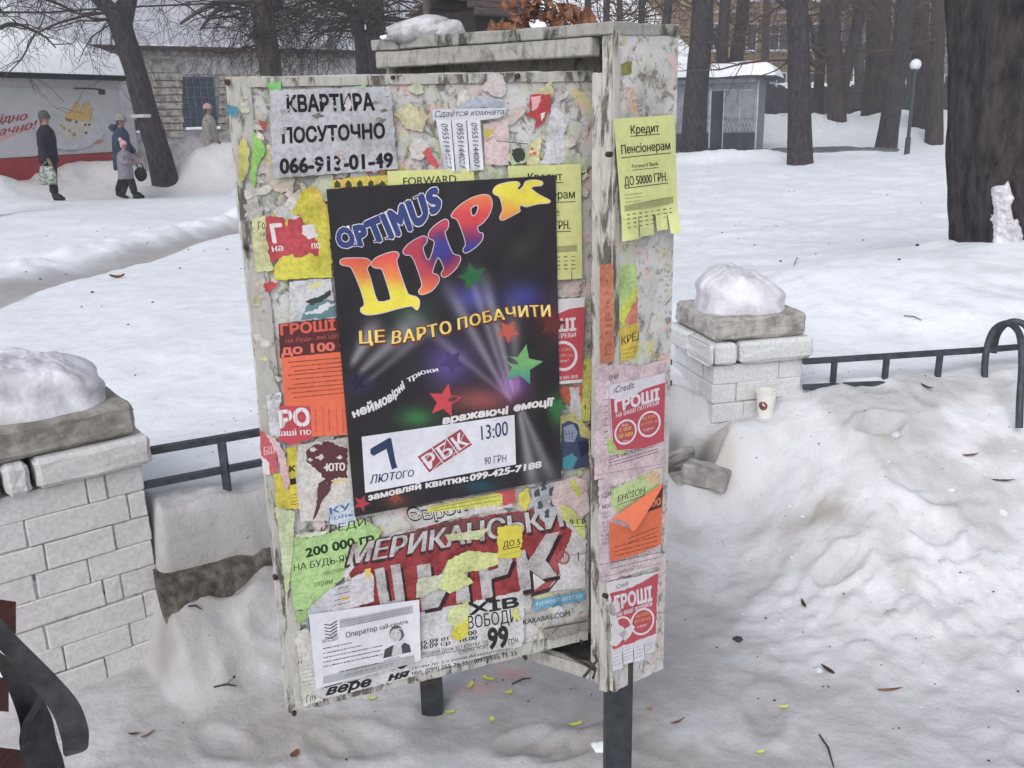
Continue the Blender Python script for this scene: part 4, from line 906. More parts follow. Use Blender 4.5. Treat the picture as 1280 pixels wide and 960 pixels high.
NBP([(700, 520), (716, 516), (738, 540), (738, 584), (700, 588)], 'c9c47c', _, off=.0065)
NBP([(676, 788), (735, 772), (735, 786), (690, 800)], '9a9690', lambda p: (p.line((680, 786), (734, 776), 2.0, '56524d'), p.line((690, 792), (700, 782), 1.2, '56524d')), amp=2)

# ================================================================== POSTERS THAT ARE THINGS OF THEIR OWN
def poster(label, sheet_pts, col, off, fn=None, surf=BOARD, keep=None, amp=.5, seed=0, mat='paper_clean', disp=None, n=None, inkmat='ink', cat='poster', name='poster'):
    off = off + .004 if surf is BOARD else off + .002
    c = surf.pt(sum(p[0] for p in sheet_pts) / len(sheet_pts), max(p[1] for p in sheet_pts)); t_ = thing(name, label, cat, c)
    p = Pr(surf, off, disp)
    if n: p.grid(sheet_pts, n[0], n[1], col)
    else: p.poly(torn(sheet_pts, amp, 3.5, seed, keep or ()), col, 0)
    p.build('sheet', t_, mat, smooth=bool(n))
    if fn:
        p = Pr(surf, off, disp); p.off += .00004; fn(p)
        if p.v: p.build('lettering', t_, inkmat)
    return t_
# apartments
def _(p):
    dk = '24242a'
    p.text('КВАРТИРА', [(359.5, 139.5), (468, 137.2)], [(358.5, 119.5), (465.5, 116.8)], dk, .045, lift=.0003); p.text('ПОСУТОЧНО', [(353.5, 178.8), (481, 172)], [(353, 160), (480, 154)], dk, .045, lift=.0003)
    p.text('066-913-01-49', [(350.5, 216.8), (491, 208.5)], [(350, 198), (490, 190.3)], dk, .045, lift=.0003)
    r_ = random.Random(5)
    for q in ([(343, 141), (352, 138), (366, 134), (360, 140), (352, 146), (356, 158), (350, 150)], [(416, 190), (431, 185), (432, 196), (428, 214), (424, 208), (426, 200)], [(366, 124), (372, 130), (370, 137), (365, 133)], [(434, 118), (440, 130), (436, 141), (430, 132)], [(348, 160), (360, 158), (357, 166), (350, 170)]):
        p.poly(torn(q, 1.0, 2.5, int(q[0][0])), r_.choice(['c7c6cb', 'cfc6c6', 'bcbbbf']), .00045)
    for i in range(26):
        x, y = r_.uniform(352, 490), r_.choice([r_.uniform(117, 140), r_.uniform(156, 178), r_.uniform(192, 215)]); s_ = r_.uniform(1, 3.2)
        p.poly(torn([(x - s_, y), (x, y - s_ * .5), (x + s_, y), (x, y + s_ * .6)], .7, 1.5, i), r_.choice(['b9b8bc', 'c2c1c6', 'aaa8a8']), .00046)
    for (x, y, s_) in ((398, 145, 8), (476, 150, 7), (480, 138, 5), (470, 128, 5)): p.poly(torn([(x - s_, y), (x, y - s_ * .5), (x + s_, y), (x, y + s_ * .5)], 1.6, 2, int(x)), '8b897e', .0003)
poster('white sheet reading КВАРТИРА ПОСУТОЧНО 066-913-01-49 in large black letters', [(337, 113), (488, 108), (497, 211), (341, 223)], 'b9b9c0', .0064, _, amp=.8, mat='paper', inkmat='ink_worn')
# yellow FORWARD
poster('yellow sheet reading FORWARD, half covered by the top edge of the black circus poster', [(484, 214), (592, 210.5), (594, 240), (485, 244)], 'cfd184', .0062, lambda p: p.text('FORWARD', [(504, 232), (570.5, 228.5)], [(504, 221.5), (570, 218)], '34332c', .01), keep=(0, 1, 2, 3))
# room to let with tear-off strips
t_ = thing('poster', 'handwritten white room ad with three tear-off phone strips', 'poster', BOARD.pt(570, 215))
p = Pr(BOARD, .0112); p.poly([(540, 136.5), (633, 134.5), (632, 140), (625, 147), (600, 150.5), (541, 150.5)], 'c9cad3', 0); p.build('sheet', t_, 'paper_clean')
p = Pr(BOARD, .0113); p.text('Сдаётся комната', [(543.5, 146.5), (631, 142.5)], [(543, 138.5), (630, 136)], '5b5c68', -.008, .35); p.build('lettering', t_, 'ink')
for q in ([(545, 150), (563.6, 149.8), (568.4, 214), (556, 215.6)], [(564.6, 149.8), (582.5, 149.4), (587, 214), (570, 214.4)], [(583.6, 149.4), (600, 149), (604.7, 212), (588.4, 213.6)]):
    dsp = (lambda q_: (lambda x, y: 0.004 * max(0, (y - 150) / 64) ** 1.5 * math.sin((x - q_) * .3)))(q[0][0])
    p = Pr(BOARD, .0116, dsp); p.grid(q, 3, 8, 'd3d4dc'); ts = p.build('tear_strip', t_, 'paper_clean')
    p = Pr(BOARD, .0117, dsp); a0, a1 = lerp2(q[0], q[1], .30), lerp2(q[3], q[2], .30); b0, b1 = lerp2(q[0], q[1], .78), lerp2(q[3], q[2], .78)
    p.text('09551144007', [lerp2(a0, a1, .07), lerp2(a0, a1, .95)], [lerp2(b0, b1, .07), lerp2(b0, b1, .95)], '55565f', -.008, .15); p.build('lettering', ts, 'ink')
# yellow credit sheet behind the black poster
def credit(p, q, dk='33322a'):
    """print of the yellow pension credit sheet inside quad q (tl, tr, br, bl)"""
    tl, tr, br, bl = q
    def at(u, v): return lerp2(lerp2(tl, tr, u), lerp2(bl, br, u), v)
    def tx(s, u0, u1, v0, v1, b=.02): p.text(s, [at(u0, v1), at(u1, v1)], [at(u0, v0), at(u1, v0)], dk, b)
    def ln(u0, u1, v, w_=.9): p.line(at(u0, v), at(u1, v), w_, dk)
    tx('Кредит', .27, .74, .065, .135); ln(.26, .75, .155); tx('Пенсіонерам', .09, .91, .22, .295); ln(.08, .92, .325)
    tx('Forward Bank', .25, .70, .385, .42, -.003); ln(.25, .70, .438, .6); tx('ДО 50000 ГРН.', .10, .84, .485, .56); ln(.10, .85, .58)
    for k_ in range(3): p.dashes(at(.09, .635 + k_ * .03), at(.40, .635 + k_ * .03), .7, '77764f', seed=k_)
    p.poly([at(.07, .72), at(.93, .70), at(.93, .755), at(.07, .77)], '9c9c6c', .0003)
    for i in range(8):
        for j in range(4): p.dashes(at(.10 + i * .107, .80 + j * .035), at(.155 + i * .107, .80 + j * .035), 1.5, '6c6b4c', seed=i + j * 9)
q = [(635, 207.5), (726, 205), (728, 349), (640, 353)]
poster('yellow Кредит Пенсіонерам sheet on the board, mostly hidden behind the black poster', [(635, 207.5), (726, 205), (728, 348), (715.5, 349), (714.8, 330), (714, 349), (640, 353)], 'cdd087', .0063, lambda p: credit(p, q), keep=(0, 1, 2, 3, 4, 5, 6))
# red loan sheet at the right of the black poster
def _(p):
    p.poly([(640, 398), (698, 392), (712, 386), (731, 383.5), (728, 474), (640, 481)], 'b83a4a', .0001); wh = 'dcd4da'
    p.text('ГРОШІ', [(655, 418), (719.5, 412.5)], [(655, 403), (719, 397.5)], wh, .05); p.text('НА ВАШІ ПОТРЕБИ', [(650, 427), (720, 421)], [(650, 421), (719.5, 415.5)], wh, .03)
    p.ring(704, 445, 14.5, 18, wh, sy=1.05); p.text('Від 0,28%', [(693, 439.5), (714, 438)], [(693, 436), (714, 434.5)], 'd9b070', .0); p.text('до 0,54% грн.', [(691, 446.5), (717, 445)], [(691, 443), (717, 441.5)], 'd9b070', .0); p.text('в день*', [(697, 453), (711, 452)], [(697, 449.5), (711, 448.5)], wh, .0)
    p.text('0 800 601 810', [(690, 475.5), (722, 472.5)], [(690, 471), (722, 468)], wh, .02)
poster('red and white ГРОШІ loan leaflet peeking out right of the black poster', [(640, 378), (731, 371.5), (728, 478), (640, 485)], 'd6d2d6', .0066, _, keep=(0, 1, 2, 3))
# orange loan sheet left
def _(p):
    p.poly(torn([(348, 405), (432, 396), (434, 439), (350, 447.5)], .4, 5, 3), '59262a', .0001); r1 = 'cf4f3e'
    p.text('ГРОШІ', [(351.5, 418.8), (419, 412)], [(350.5, 406), (418, 399.5)], r1, .045); p.text('на будь- які цілі', [(357, 428.5), (425, 422)], [(357, 423), (424, 416.5)], 'b2453c', .01)
    p.text('до 100 000', [(352.5, 443.8), (458, 434)], [(351.5, 432.5), (457, 424)], 'd86450', .045)
    for i, y in enumerate((453, 458.5, 464, 469, 474.5, 480.5, 486, 491.5, 497)): p.dashes((360 + (i % 3) * 4, y), (430, y - 6), 1.25, '7d3222', seed=i)
    for i in range(5): p.dashes((360 + i * 17, 512), (361 + i * 17, 540), 1.2, 'a8452c', seed=i + 20)
    for i in range(5): p.line((352 + i * 17, 507), (354 + i * 17, 546), .5, 'b04c30')
poster('bright orange loan sheet reading ГРОШІ до 100 000 left of the black poster', [(348, 405), (434, 396), (440, 543), (390, 546), (388, 508), (356, 507)], 'dc5d31', .0071, _, keep=(0, 1, 2, 3, 4, 5))
def _(p): p.text('РО', [(351, 534), (388, 531)], [(349, 514), (385, 510)], 'dad6da', .05); p.text('ваші по', [(345, 545.5), (389, 543)], [(344, 538), (388.5, 535)], 'dad6da', .03)
poster('red leaflet fragment with white letters РО tucked under the orange sheet', [(348, 508), (390, 504), (391, 548), (364, 556), (348, 551), (352, 530)], 'ba3443', .0067, _, keep=(0, 1), amp=1.2)
# call centre sheet
def _(p):
    g1 = 'a9a8ad'; dk = '45444a'
    p.poly([(424, 774.5), (516, 757), (516, 766.5), (425, 785.5)], g1, .0002); p.poly([(404, 845.5), (518, 819), (518, 828), (404, 855)], g1, .0002)
    for i in range(3): p.dashes((428 + i * 4, 777 + i * 2.6), (512, 760.5 + i * 2.4), .8, '75747a', seed=i)
    p.text('Оператор call-centre', [(432.5, 797.5), (510, 779)], [(432, 790.5), (509.5, 773.5)], dk, .012)
    for i in range(5):
        b_ = [(405 + i * .3, 780.5 + i * 4), (413, 781.5 + i * 4.2), (421.5, 776 + i * 4)]
        p.line(b_[0], b_[1], 1.3, '55545a'); p.line(b_[1], b_[2], 1.6, '55545a')
    p.text('atCall', [(402.8, 804), (422, 800)], [(402.3, 797.5), (421.5, 793.5)], '6b6a70', -.005)
    for i, (y, e) in enumerate(((811, 440), (817, 452), (822.5, 478), (828, 477), (833.5, 479))): p.dashes((404, y), (e, y - (e - 404) * .21), 1.4, '5f5e64', seed=i + 40)
    p.dashes((424, 840), (472, 829), 1.3, '6a696f', seed=3); p.dashes((480, 826), (500, 821), 1.2, '6a696f', seed=4); p.text('097 630 08 09, 066 555 29 27', [(432, 846), (492, 831)], [(432, 842.5), (491.5, 827.5)], '6a696f', .0)
    # grey photo of an operator with headset
    p.poly([(479, 823), (481, 812), (488, 808), (495, 805), (505, 803), (512, 806), (514, 815), (500, 818)], '47464b', .0002); p.poly([(489, 822), (492, 806), (501, 803), (503, 817)], 'b9b8bc', .00026)
    p.disc(496, 792, 9.3, '5b595d', .0003, sy=1.08); p.disc(494.6, 794, 7.0, 'bdbabc', .00036, sy=1.15); p.ring(500, 794, 5.2, 6.0, 'd6d5d8', .0004, sy=1.5)
    p.poly([(492, 806), (500, 803), (505, 799), (506, 802), (499, 810)], 'cac7c9', .00045); p.line((491, 792), (493, 791.8), .9, '6b6769'); p.line((497, 791.2), (499, 791), .9, '6b6769'); p.line((493, 799), (497, 798.3), .8, '8b8587')
wv = lambda x, y: 0.0010 * math.sin(x * .06 + y * .04) + 0.0016 * max(0, (x - 505) / 20) ** 2
poster('white call-centre job sheet with grey photo of an operator, low on the board', [(386, 768), (524, 749.5), (526, 826), (395, 861.5)], 'd3d3da', .0100, _, n=(30, 22), disp=wv)
# ------------------------------------------------------------------ the black circus poster
def glow(px, py):
    c = np.array([0.17, 0.16, 0.175]) + 0.012 * math.sin(px * .13 + py * .05) * math.sin(py * .07)
    def add(cx, cy, rx, ry, col, k, p=2):
        nonlocal c; d = abs((px - cx) / rx) ** p + abs((py - cy) / ry) ** p; a_ = k * math.exp(-d); c = c * (1 - a_) + np.array(col) * a_
    add(545, 560, 1, 1, (0, 0, 0), 0)
    add(590, 372, 26, 18, (.27, .26, .62), .85); add(655, 372, 26, 18, (.22, .22, .58), .85); add(560, 455, 28, 26, (.36, .27, .60), .85); add(600, 440, 34, 30, (.30, .24, .40), .45); add(650, 310, 16, 14, (.23, .26, .20), .6)
    add(520, 522, 22, 12, (.20, .52, .25), .8); add(697, 512, 12, 18, (.22, .52, .26), .8); add(600, 500, 40, 16, (.72, .32, .30), .65); add(640, 480, 18, 18, (.60, .30, .72), .8); add(515, 392, 30, 14, (.20, .36, .24), .5)
    add(450, 480, 16, 10, (.20, .18, .38), .7); add(690, 402, 18, 22, (.45, .14, .14), .5); add(600, 608, 18, 8, (.10, .35, .42), .7); add(635, 415, 12, 10, (.75, .27, .2), .7); add(590, 345, 10, 10, (.25, .45, .3), .6)
    add(495, 625, 14, 8, (.60, .25, .18), .6)
    # light beams fanning out of (632, 500), and a fainter pair at the left
    for (ox, oy, tx, ty, w0, w1, k) in ((640, 505, 560, 360, 2, 9, .42), (641, 505, 590, 350, 1.5, 6, .4), (644, 500, 606, 350, 2, 8, .5), (648, 498, 640, 385, 2, 10, .3), (640, 500, 520, 400, 1.5, 8, .25),
                                        (648, 508, 668, 610, 2, 10, .55), (650, 505, 690, 600, 2, 9, .45), (445, 470, 520, 400, 1.5, 16, .5), (436, 462, 470, 405, 2, 12, .55), (456, 480, 540, 408, 1.5, 8, .3)):
        L = math.hypot(tx - ox, ty - oy); ux, uy = (tx - ox) / L, (ty - oy) / L; a_ = (px - ox) * ux + (py - oy) * uy; b_ = abs(-(px - ox) * uy + (py - oy) * ux)
        if 0 < a_ < L * 1.15:
            w_ = w0 + (w1 - w0) * a_ / L; q = k * math.exp(-(b_ / w_) ** 2) * min(1, 3 * (1.15 - a_ / L)) * min(1, a_ / 12); c = c * (1 - q) + np.array([.80, .78, .82]) * q
    return tuple(np.clip(c, 0, 1))
BPC = [(408, 236.5), (694.5, 219), (701.5, 598), (443.5, 646)]
dspb = lambda x, y: 0.0016 * math.sin(x * .035 + 1) * math.sin(y * .022) + 0.0008 * math.sin(x * .11 + y * .03) + 0.00010 * math.sin(x * .30 + 2 * math.sin(y * .03)) + 0.0014 * max(0, (x - 685) / 12) ** 2 + .002
BO = .0122
t_ = thing('poster', 'large black circus poster with rainbow ЦИРК letters in the middle of the board', 'poster', BOARD.pt(560, 640)); CP = t_
p = Pr(BOARD, BO, dspb); p.grid(BPC, 96, 120, glow); p.build('sheet', t_, 'poster_gloss', True)
def gp(o, s=4.267, x0=400, y0=210): return [(x0 + x / s, y0 + y / s) for x, y in o]
LET = {
 'Ц': [(110, 495), (135, 483), (230, 482), (262, 492), (268, 512), (250, 535), (268, 590), (300, 700), (330, 715), (360, 708), (378, 690), (340, 560), (322, 535), (290, 530), (275, 510), (300, 480), (360, 455), (405, 448), (420, 465), (408, 500), (440, 600), (465, 665), (480, 680), (515, 690), (530, 715), (520, 755), (500, 742), (485, 735), (420, 748), (330, 772), (262, 782), (225, 772), (218, 750), (238, 725), (215, 640), (180, 555), (160, 525), (115, 515)],
 'И': [(445, 440), (480, 400), (545, 365), (570, 375), (565, 400), (548, 425), (560, 470), (575, 490), (590, 480), (612, 395), (585, 375), (580, 350), (610, 310), (665, 275), (685, 290), (678, 325), (665, 345), (690, 420), (712, 460), (745, 470), (745, 500), (720, 540), (680, 575), (655, 580), (648, 560), (662, 535), (640, 485), (625, 480), (605, 530), (600, 560), (630, 575), (632, 605), (600, 650), (560, 670), (535, 672), (528, 655), (545, 625), (525, 550), (490, 470), (455, 462)],
 'Р': [(705, 245), (740, 205), (800, 165), (860, 145), (900, 148), (917, 185), (905, 240), (870, 290), (840, 312), (848, 345), (868, 350), (862, 385), (830, 420), (785, 450), (768, 448), (765, 432), (778, 405), (760, 340), (732, 275), (705, 262)],
 'К': [(925, 120), (945, 95), (1000, 78), (1050, 75), (1065, 88), (1052, 105), (1060, 120), (1085, 98), (1100, 72), (1150, 66), (1185, 75), (1180, 92), (1145, 95), (1125, 110), (1170, 145), (1222, 172), (1218, 185), (1160, 190), (1100, 205), (1070, 195), (1062, 215), (1065, 230), (1030, 250), (980, 275), (962, 272), (962, 255), (975, 225), (968, 180), (955, 150), (930, 138)]}
HOLE = {'Р': [(805, 215), (838, 197), (843, 215), (832, 245), (812, 255)]}
def mixc(a_, b_, t): t = min(max(t, 0), 1); return tuple(a_[i] + (b_[i] - a_[i]) * t for i in range(3))
YE, RD, OR, BU, PU = (.90, .84, .16), (.82, .18, .22), (.90, .48, .16), (.20, .20, .55), (.52, .18, .42)
def gC(x, y): t = (y - 315) / 80; return mixc(RD, OR, t / .35) if t < .35 else mixc(OR, YE, (t - .35) / .25)
def gI(x, y):
    d = math.hypot(x - 552, (y - 312)); e = (y + 0.3 * x); c = mixc(BU, (.72, .18, .28), (d - 8) / 22)
    if y > 340: c = mixc(c, OR, (y - 340) / 28)
    return c
def gR(x, y): return mixc(OR, RD, (y - 243) / 25) if y < 275 else mixc(RD, BU, (y - 278) / 32)
def gK(x, y): return mixc(YE, OR, (y - 246) / 28 - (x - 635) / 160)
def smooth_ring(pts, k=3):
    n = len(pts); out = []
    for i in range(n):
        p0, p1, p2, p3 = pts[i - 1], pts[i], pts[(i + 1) % n], pts[(i + 2) % n]
        for j in range(k):
            u = j / k; out.append(tuple(0.5 * ((2 * p1[a_]) + (p2[a_] - p0[a_]) * u + (2 * p0[a_] - 5 * p1[a_] + 4 * p2[a_] - p3[a_]) * u * u + (3 * p1[a_] - p0[a_] - 3 * p2[a_] + p3[a_]) * u ** 3) for a_ in (0, 1)))
    return out
def grow_ring(pts, d):
    n = len(pts); A = sum(pts[i][0] * pts[(i + 1) % n][1] - pts[(i + 1) % n][0] * pts[i][1] for i in range(n)); sg = 1 if A > 0 else -1; out = []
    for i in range(n):
        a_, b_ = pts[i - 1], pts[(i + 1) % n]; dx, dy = b_[0] - a_[0], b_[1] - a_[1]; L = math.hypot(dx, dy) or 1; out.append((pts[i][0] + sg * dy / L * d, pts[i][1] - sg * dx / L * d))
    return out
p = Pr(BOARD, BO, dspb)
for ch, fn in (('Ц', gC), ('И', gI), ('Р', gR), ('К', gK)):
    ring_ = smooth_ring(gp(LET[ch])); hole = smooth_ring(gp(HOLE[ch])) if ch in HOLE else None
    fill_grad(p, [(x + .8, y + .9) for x, y in grow_ring(ring_, 1.2)], None, '3a3238', .0003, 3.2)
    fill_grad(p, grow_ring(ring_, 1.0), None, 'cfc3cc', .00045, 3.2)
    fill_grad(p, ring_, None, fn, .0007)
    if hole: p.raw(grow_ring(hole, .4), [list(range(len(hole)))], 'cfc3cc', .0009); p.raw(grow_ring(hole, -.9), [list(range(len(hole)))], '2a2629', .0011)
p.build('title_lettering', t_, 'ink')
# OPTIMUS, blue serif letters with a white rim, climbing to the right
def serifs(p, segs, col, lift, w_=2.6):
    for a_, b_ in segs: p.line(a_, b_, w_, col, lift)
p = Pr(BOARD, BO, dspb)
ob_, ot_ = [(421.5, 307), (452, 306), (483, 297), (515, 286), (552, 256)], [(419.5, 285), (447, 279), (477, 268), (507, 254), (546, 232)]
OB = [(423, 309), (455, 305.5), (490, 296), (520, 283), (551, 259)]; OT = [(420.5, 286), (446, 282), (478, 268), (509, 252), (545, 233.5)]
for bold, col, lift in ((.115, 'd7d3de', .0004), (.078, '2f3f78', .0006)): p.text('OPTIMUS', OB, OT, col, bold, 0, lift, 1.12)
def at_w(u, v): b = polyline(OB, u); t2 = polyline(OT, u); return (b[0] + (t2[0] - b[0]) * v, b[1] + (t2[1] - b[1]) * v)
for (u0, u1, v) in ((.135, .205, 0), (.335, .395, 0), (.435, .485, 0), (.435, .485, 1), (.53, .575, 0), (.655, .70, 0), (.715, .76, 1), (.80, .85, 1), (.13, .16, 1), (.525, .55, 1), (.68, .70, 1)):
    p.line(at_w(u0, v), at_w(u1, v), 3.6, 'd7d3de', .00054)
for (u0, u1, v) in ((.14, .20, 0), (.34, .39, 0), (.44, .48, 0), (.44, .48, 1), (.535, .57, 0), (.66, .695, 0), (.72, .755, 1), (.805, .845, 1)): p.line(at_w(u0, v), at_w(u1, v), 2.0, '2f3f78', .00074)
gold = lambda x, y: mixc((.86, .72, .25), (.93, .86, .50), math.sin(x * .9) * .5 + .5)
GB = [(450, 431), (500, 424), (565, 416), (620, 400), (688, 396)]; GT = [(449, 413), (497, 407), (562, 395), (620, 383), (687, 381)]
GBa, GTa = [(449.5, 430.5), (481, 427)], [(449, 412.5), (480, 411)]
for (s1, b_, tt) in (('ЦЕ', [(450, 429.5), (481, 427.5)], [(449.5, 413.5), (480, 412)]), ('ВАРТО', [(490, 430), (528, 424.5), (565, 415.5)], [(491, 414), (527, 408.5), (562, 400.5)]), ('ПОБАЧИТИ', [(573, 412), (612, 402), (652, 396), (688, 395.5)], [(572, 398), (610, 388), (650, 382), (687, 381)])):
    p.text(s1, [(x + .5, y + 1) for x, y in b_], [(x + .5, y + .5) for x, y in tt], '6e2a24', .085, 0, .0004, 1.12); p.text(s1, b_, tt, gold, .035, 0, .0006, 1.12)
wh = 'd9d5d8'
p.text('неймовірні', [(442.5, 522), (470, 512), (490, 501), (506, 485)], [(439.5, 513), (467, 500), (488, 490), (503, 476)], wh, .05, 0, .0005)
p.text('трюки', [(510, 478.5), (528, 468), (548, 464)], [(508, 471), (526, 462), (546, 459)], wh, .04, 0, .0005)
p.text('вражаючі', [(554, 530), (595, 522), (636, 517)], [(553, 521), (594, 513), (635, 508)], wh, .06, .15, .0005); p.text('емоції', [(643, 514), (668, 509), (693, 507)], [(642, 505), (668, 500), (692, 497.5)], wh, .06, .15, .0005)
p.text('замовляй квитки:', [(461, 625.5), (520, 612), (585, 601.5)], [(460, 618), (520, 604), (584.5, 593.5)], wh, .05, 0, .0005); p.text('099-425-7188', [(588, 601), (630, 593), (677, 584)], [(587.5, 593), (630, 585), (676, 576)], wh, .05, .1, .0005)
p.build('lettering', t_, 'ink')
# stars
def star(cx, cy, r_, rot, col, blur=False, skew=0):
    p = Pr(BOARD, BO, dspb); pts = []
    for k in range(10):
        a_ = rot + math.pi * k / 5; q = r_ * (1 if k % 2 == 0 else .45); pts.append((cx + q * math.cos(a_), cy + q * math.sin(a_) - skew * q * math.cos(a_)))
    p.raw([(cx, cy)] + pts, [[0, 1 + k, 1 + (k + 1) % 10] for k in range(10)], col, .00025); p.build('star', CP, 'ink')
star(556, 501, 22, -1.35, 'bf2b38', skew=.1); star(652, 457, 27, -1.35, lambda x, y: mixc((.42, .66, .38), (.22, .50, .55), (y - 455) / 26), skew=.1)
star(590, 346, 19, -.5, '27643a', skew=.1); star(635, 414, 15, 2.8, 'b64a35'); star(452, 629, 11, -1.2, 'a32832'); star(494, 622, 9, 2.8, '8a3c2c'); star(690, 405, 18, -1.4, '5e2526'); star(697, 508, 14, -1.0, '2b6c3a'); star(447, 478, 12, -.6, '26233f'); star(565, 452, 17, -.9, '453869')
# date slip pasted on the poster
t_ = thing('paper_slip', 'white paper slip with date 7 ЛЮТОГО 13:00 pasted over the circus poster', 'paper slip', BOARD.pt(550, 612))
q4 = [(452, 546), (643, 518.5), (645, 580.5), (456.5, 616)]
p = Pr(BOARD, BO + .0008, dspb); p.grid(q4, 24, 8, 'd5d6df'); p.build('sheet', t_, 'paper_clean', True)
p = Pr(BOARD, BO + .0009, dspb); bl_ = '28375e'
p.poly([(463, 561), (486, 547.5), (489, 548), (495, 580), (497, 584), (490, 587), (483, 561), (467, 570), (463, 567)], bl_, .0004)
p.text('ЛЮТОГО', [(462, 605), (492, 600), (518, 595)], [(462, 594), (492, 590), (517, 587)], bl_, .015, .2, .0004)
p.text('13:00', [(602, 550), (635, 544)], [(601, 531.5), (634.5, 525)], bl_, .01, 0, .0004); p.text('90 ГРН', [(605.5, 580.5), (633.5, 577)], [(605.5, 571.5), (633, 568)], bl_, .0, .1, .0004)
for k_, ch in enumerate('РБК'):
    a0 = lerp2((522, 571), (577, 535.5), k_ / 3); a1 = lerp2((522, 571), (577, 535.5), (k_ + .93) / 3); d_ = (14.5, 19.5)
    p.poly([a0, a1, (a1[0] + d_[0], a1[1] + d_[1]), (a0[0] + d_[0], a0[1] + d_[1])], '9a3440', .0003)
    f = lambda u, v: (lerp2(a0, a1, u)[0] + d_[0] * (1 - v), lerp2(a0, a1, u)[1] + d_[1] * (1 - v))
    p.text(ch, [f(.16, .12), f(.86, .12)], [f(.16, .88), f(.86, .88)], 'd9d6df', .03, 0, .0005)
for (a_, b_) in (((524, 583), (545, 560)), ((540, 588), (575, 552)), ((552, 572), (560, 540)), ((570, 566), (590, 552)), ((562, 580), (583, 536))): p.line(a_, b_, .8, 'd9d6df', .0006)
p.build('lettering', t_, 'ink')

# ------------------------------------------------------------------ papers on the narrow side panel of the case
def SP(pts, col, fn=None, off=.0012, keep=(), amp=1.0, name='torn_poster', mat='paper'):
    SP.k += 1; off = off + SP.k * .00005
    p = Pr(SIDE, off); p.poly(torn(pts, amp, 3.0, SP.k * 7, keep), col, 0); ob = p.build(name, CASE, mat)
    if fn: q = Pr(SIDE, off - .00038); fn(q); q.build('lettering', ob, 'ink')
    return ob
SP.k = 0
rnd = random.Random(77)
for i in range(80):
    x = rnd.uniform(774, 836); y = rnd.choice([rnd.uniform(45, 150), rnd.uniform(300, 460), rnd.uniform(45, 150), rnd.uniform(815, 840)]); r_ = rnd.uniform(3, 13)
    if x + r_ > 846 - (y - 30) * .025 or x - r_ < 768: continue
    if y > 850 - (x - 766) * .45 - r_: continue
    scrap(SIDE, x, y, r_, soft(rnd.choice(['d8c6ca', 'd5c0c2', 'cfcabb', 'd9a894', 'c7c79a', 'dcd6d8', 'e0d6da', 'd9b8be', 'bdb9b0']), .25), .0004 + i * .000008, CASE)
SP([(796, 45), (846, 33), (845, 100), (838, 128), (800, 122), (786, 70)], 'cdbfc6'); SP([(812, 88), (838, 92), (840, 130), (800, 128), (800, 112), (806, 100)], 'cfa08f')
SP([(803, 98), (822, 100), (824, 112), (812, 118), (802, 110)], 'c66a4c'); SP([(802, 83), (812, 80), (812, 92), (801, 90)], 'cfc24a'); SP([(776, 80), (790, 76), (789, 92), (778, 96)], '8d8a4c')
SP([(783, 108), (840, 118), (838, 138), (784, 140)], 'd6b5a8', lambda p: (p.text('1 2017', [(788, 119), (806, 118)], [(789, 114.5), (807, 113.5)], '33302e', .0, .3), p.text('посвеча А.', [(790, 128), (834, 128)], [(791, 123), (834, 122)], '4a4542', -.004, .3)))
SP([(812, 120), (838, 108), (843, 146), (820, 148)], 'dccfd3'); SP([(790, 130), (812, 128), (810, 142), (792, 143)], 'd9b07c')
SP([(750, 331), (765.5, 329), (768, 451), (750, 456)], 'd07a58', lambda p: [p.text(s_, [(757, y), (757 + 2.6 * len(s_), y)], [(757, y - 4.5), (757 + 2.6 * len(s_), y - 4.5)], '55352c', .01, .2) for s_, y in (('О', 354), ('И', 369), ('АК', 380), ('ПА', 386), ('УЗ', 395), ('СДА', 401), ('АКИ', 409), ('И С', 418))] + [p.line((757, 432), (765, 431), .8, '55352c'), p.line((757, 444), (765, 443), .8, '55352c'), p.line((757, 432), (757, 444), .8, '55352c')], off=.0048)
SP([(766, 336), (790, 330), (814, 330), (812, 340), (792, 372), (774, 402), (766, 405)], 'b3cf82'); SP([(774, 392), (786, 372), (800, 350), (812, 336), (815, 342), (802, 366), (788, 392), (776, 412)], 'cbd24c'); SP([(782, 398), (798, 368), (808, 362), (806, 396), (798, 404), (784, 420)], 'cf7c62', amp=1.5)
SP([(806, 340), (822, 334), (834, 340), (834, 400), (826, 410), (818, 372), (806, 360)], 'd3ced0'); SP([(774, 410), (796, 404), (818, 398), (829, 402), (829, 440), (776, 452)], 'd6b93c', lambda p: (p.text('КРЕДИТ', [(777, 431), (818, 418)], [(777, 421), (818, 408)], '55522c', .03), [p.dashes((778, 438 + k_ * 5), (828, 426 + k_ * 5), .8, '7c7030', seed=k_) for k_ in range(3)]))
SP([(797, 425), (804, 424), (802, 450), (795, 453)], 'c9d2a2'); SP([(806, 380), (820, 372), (822, 400), (812, 412), (806, 400)], 'c3bfbd', amp=1.6)
SP([(744.5, 456), (768, 455), (800, 458), (833, 448), (830, 582), (796, 592), (743, 600)], 'd9c0c8', lambda p: ([p.text(s_, b_, t2, '3c383c', .02, .15) for s_, b_, t2 in (('ДНИ', [(760, 476), (773, 473)], [(760, 470), (773, 467)]), ('ДОМ БЫТА 2-Й ЭТАЖ', [(761, 575.5), (819, 558)], [(761, 570.5), (819, 552.5)]))], p.line((761, 579), (822, 561), .8, '55505a'), p.line((761, 583), (822, 565), .8, '55505a'), p.line((745, 594), (828, 580), .8, '8a8088'), [p.line((755, y), (760, y - 1), 1, '6a6066') for y in range(492, 560, 8)]), off=.0044, keep=(5,))
SP([(759, 546), (770, 556), (790, 561), (778, 568), (760, 566)], 'a9c870', off=.0046)
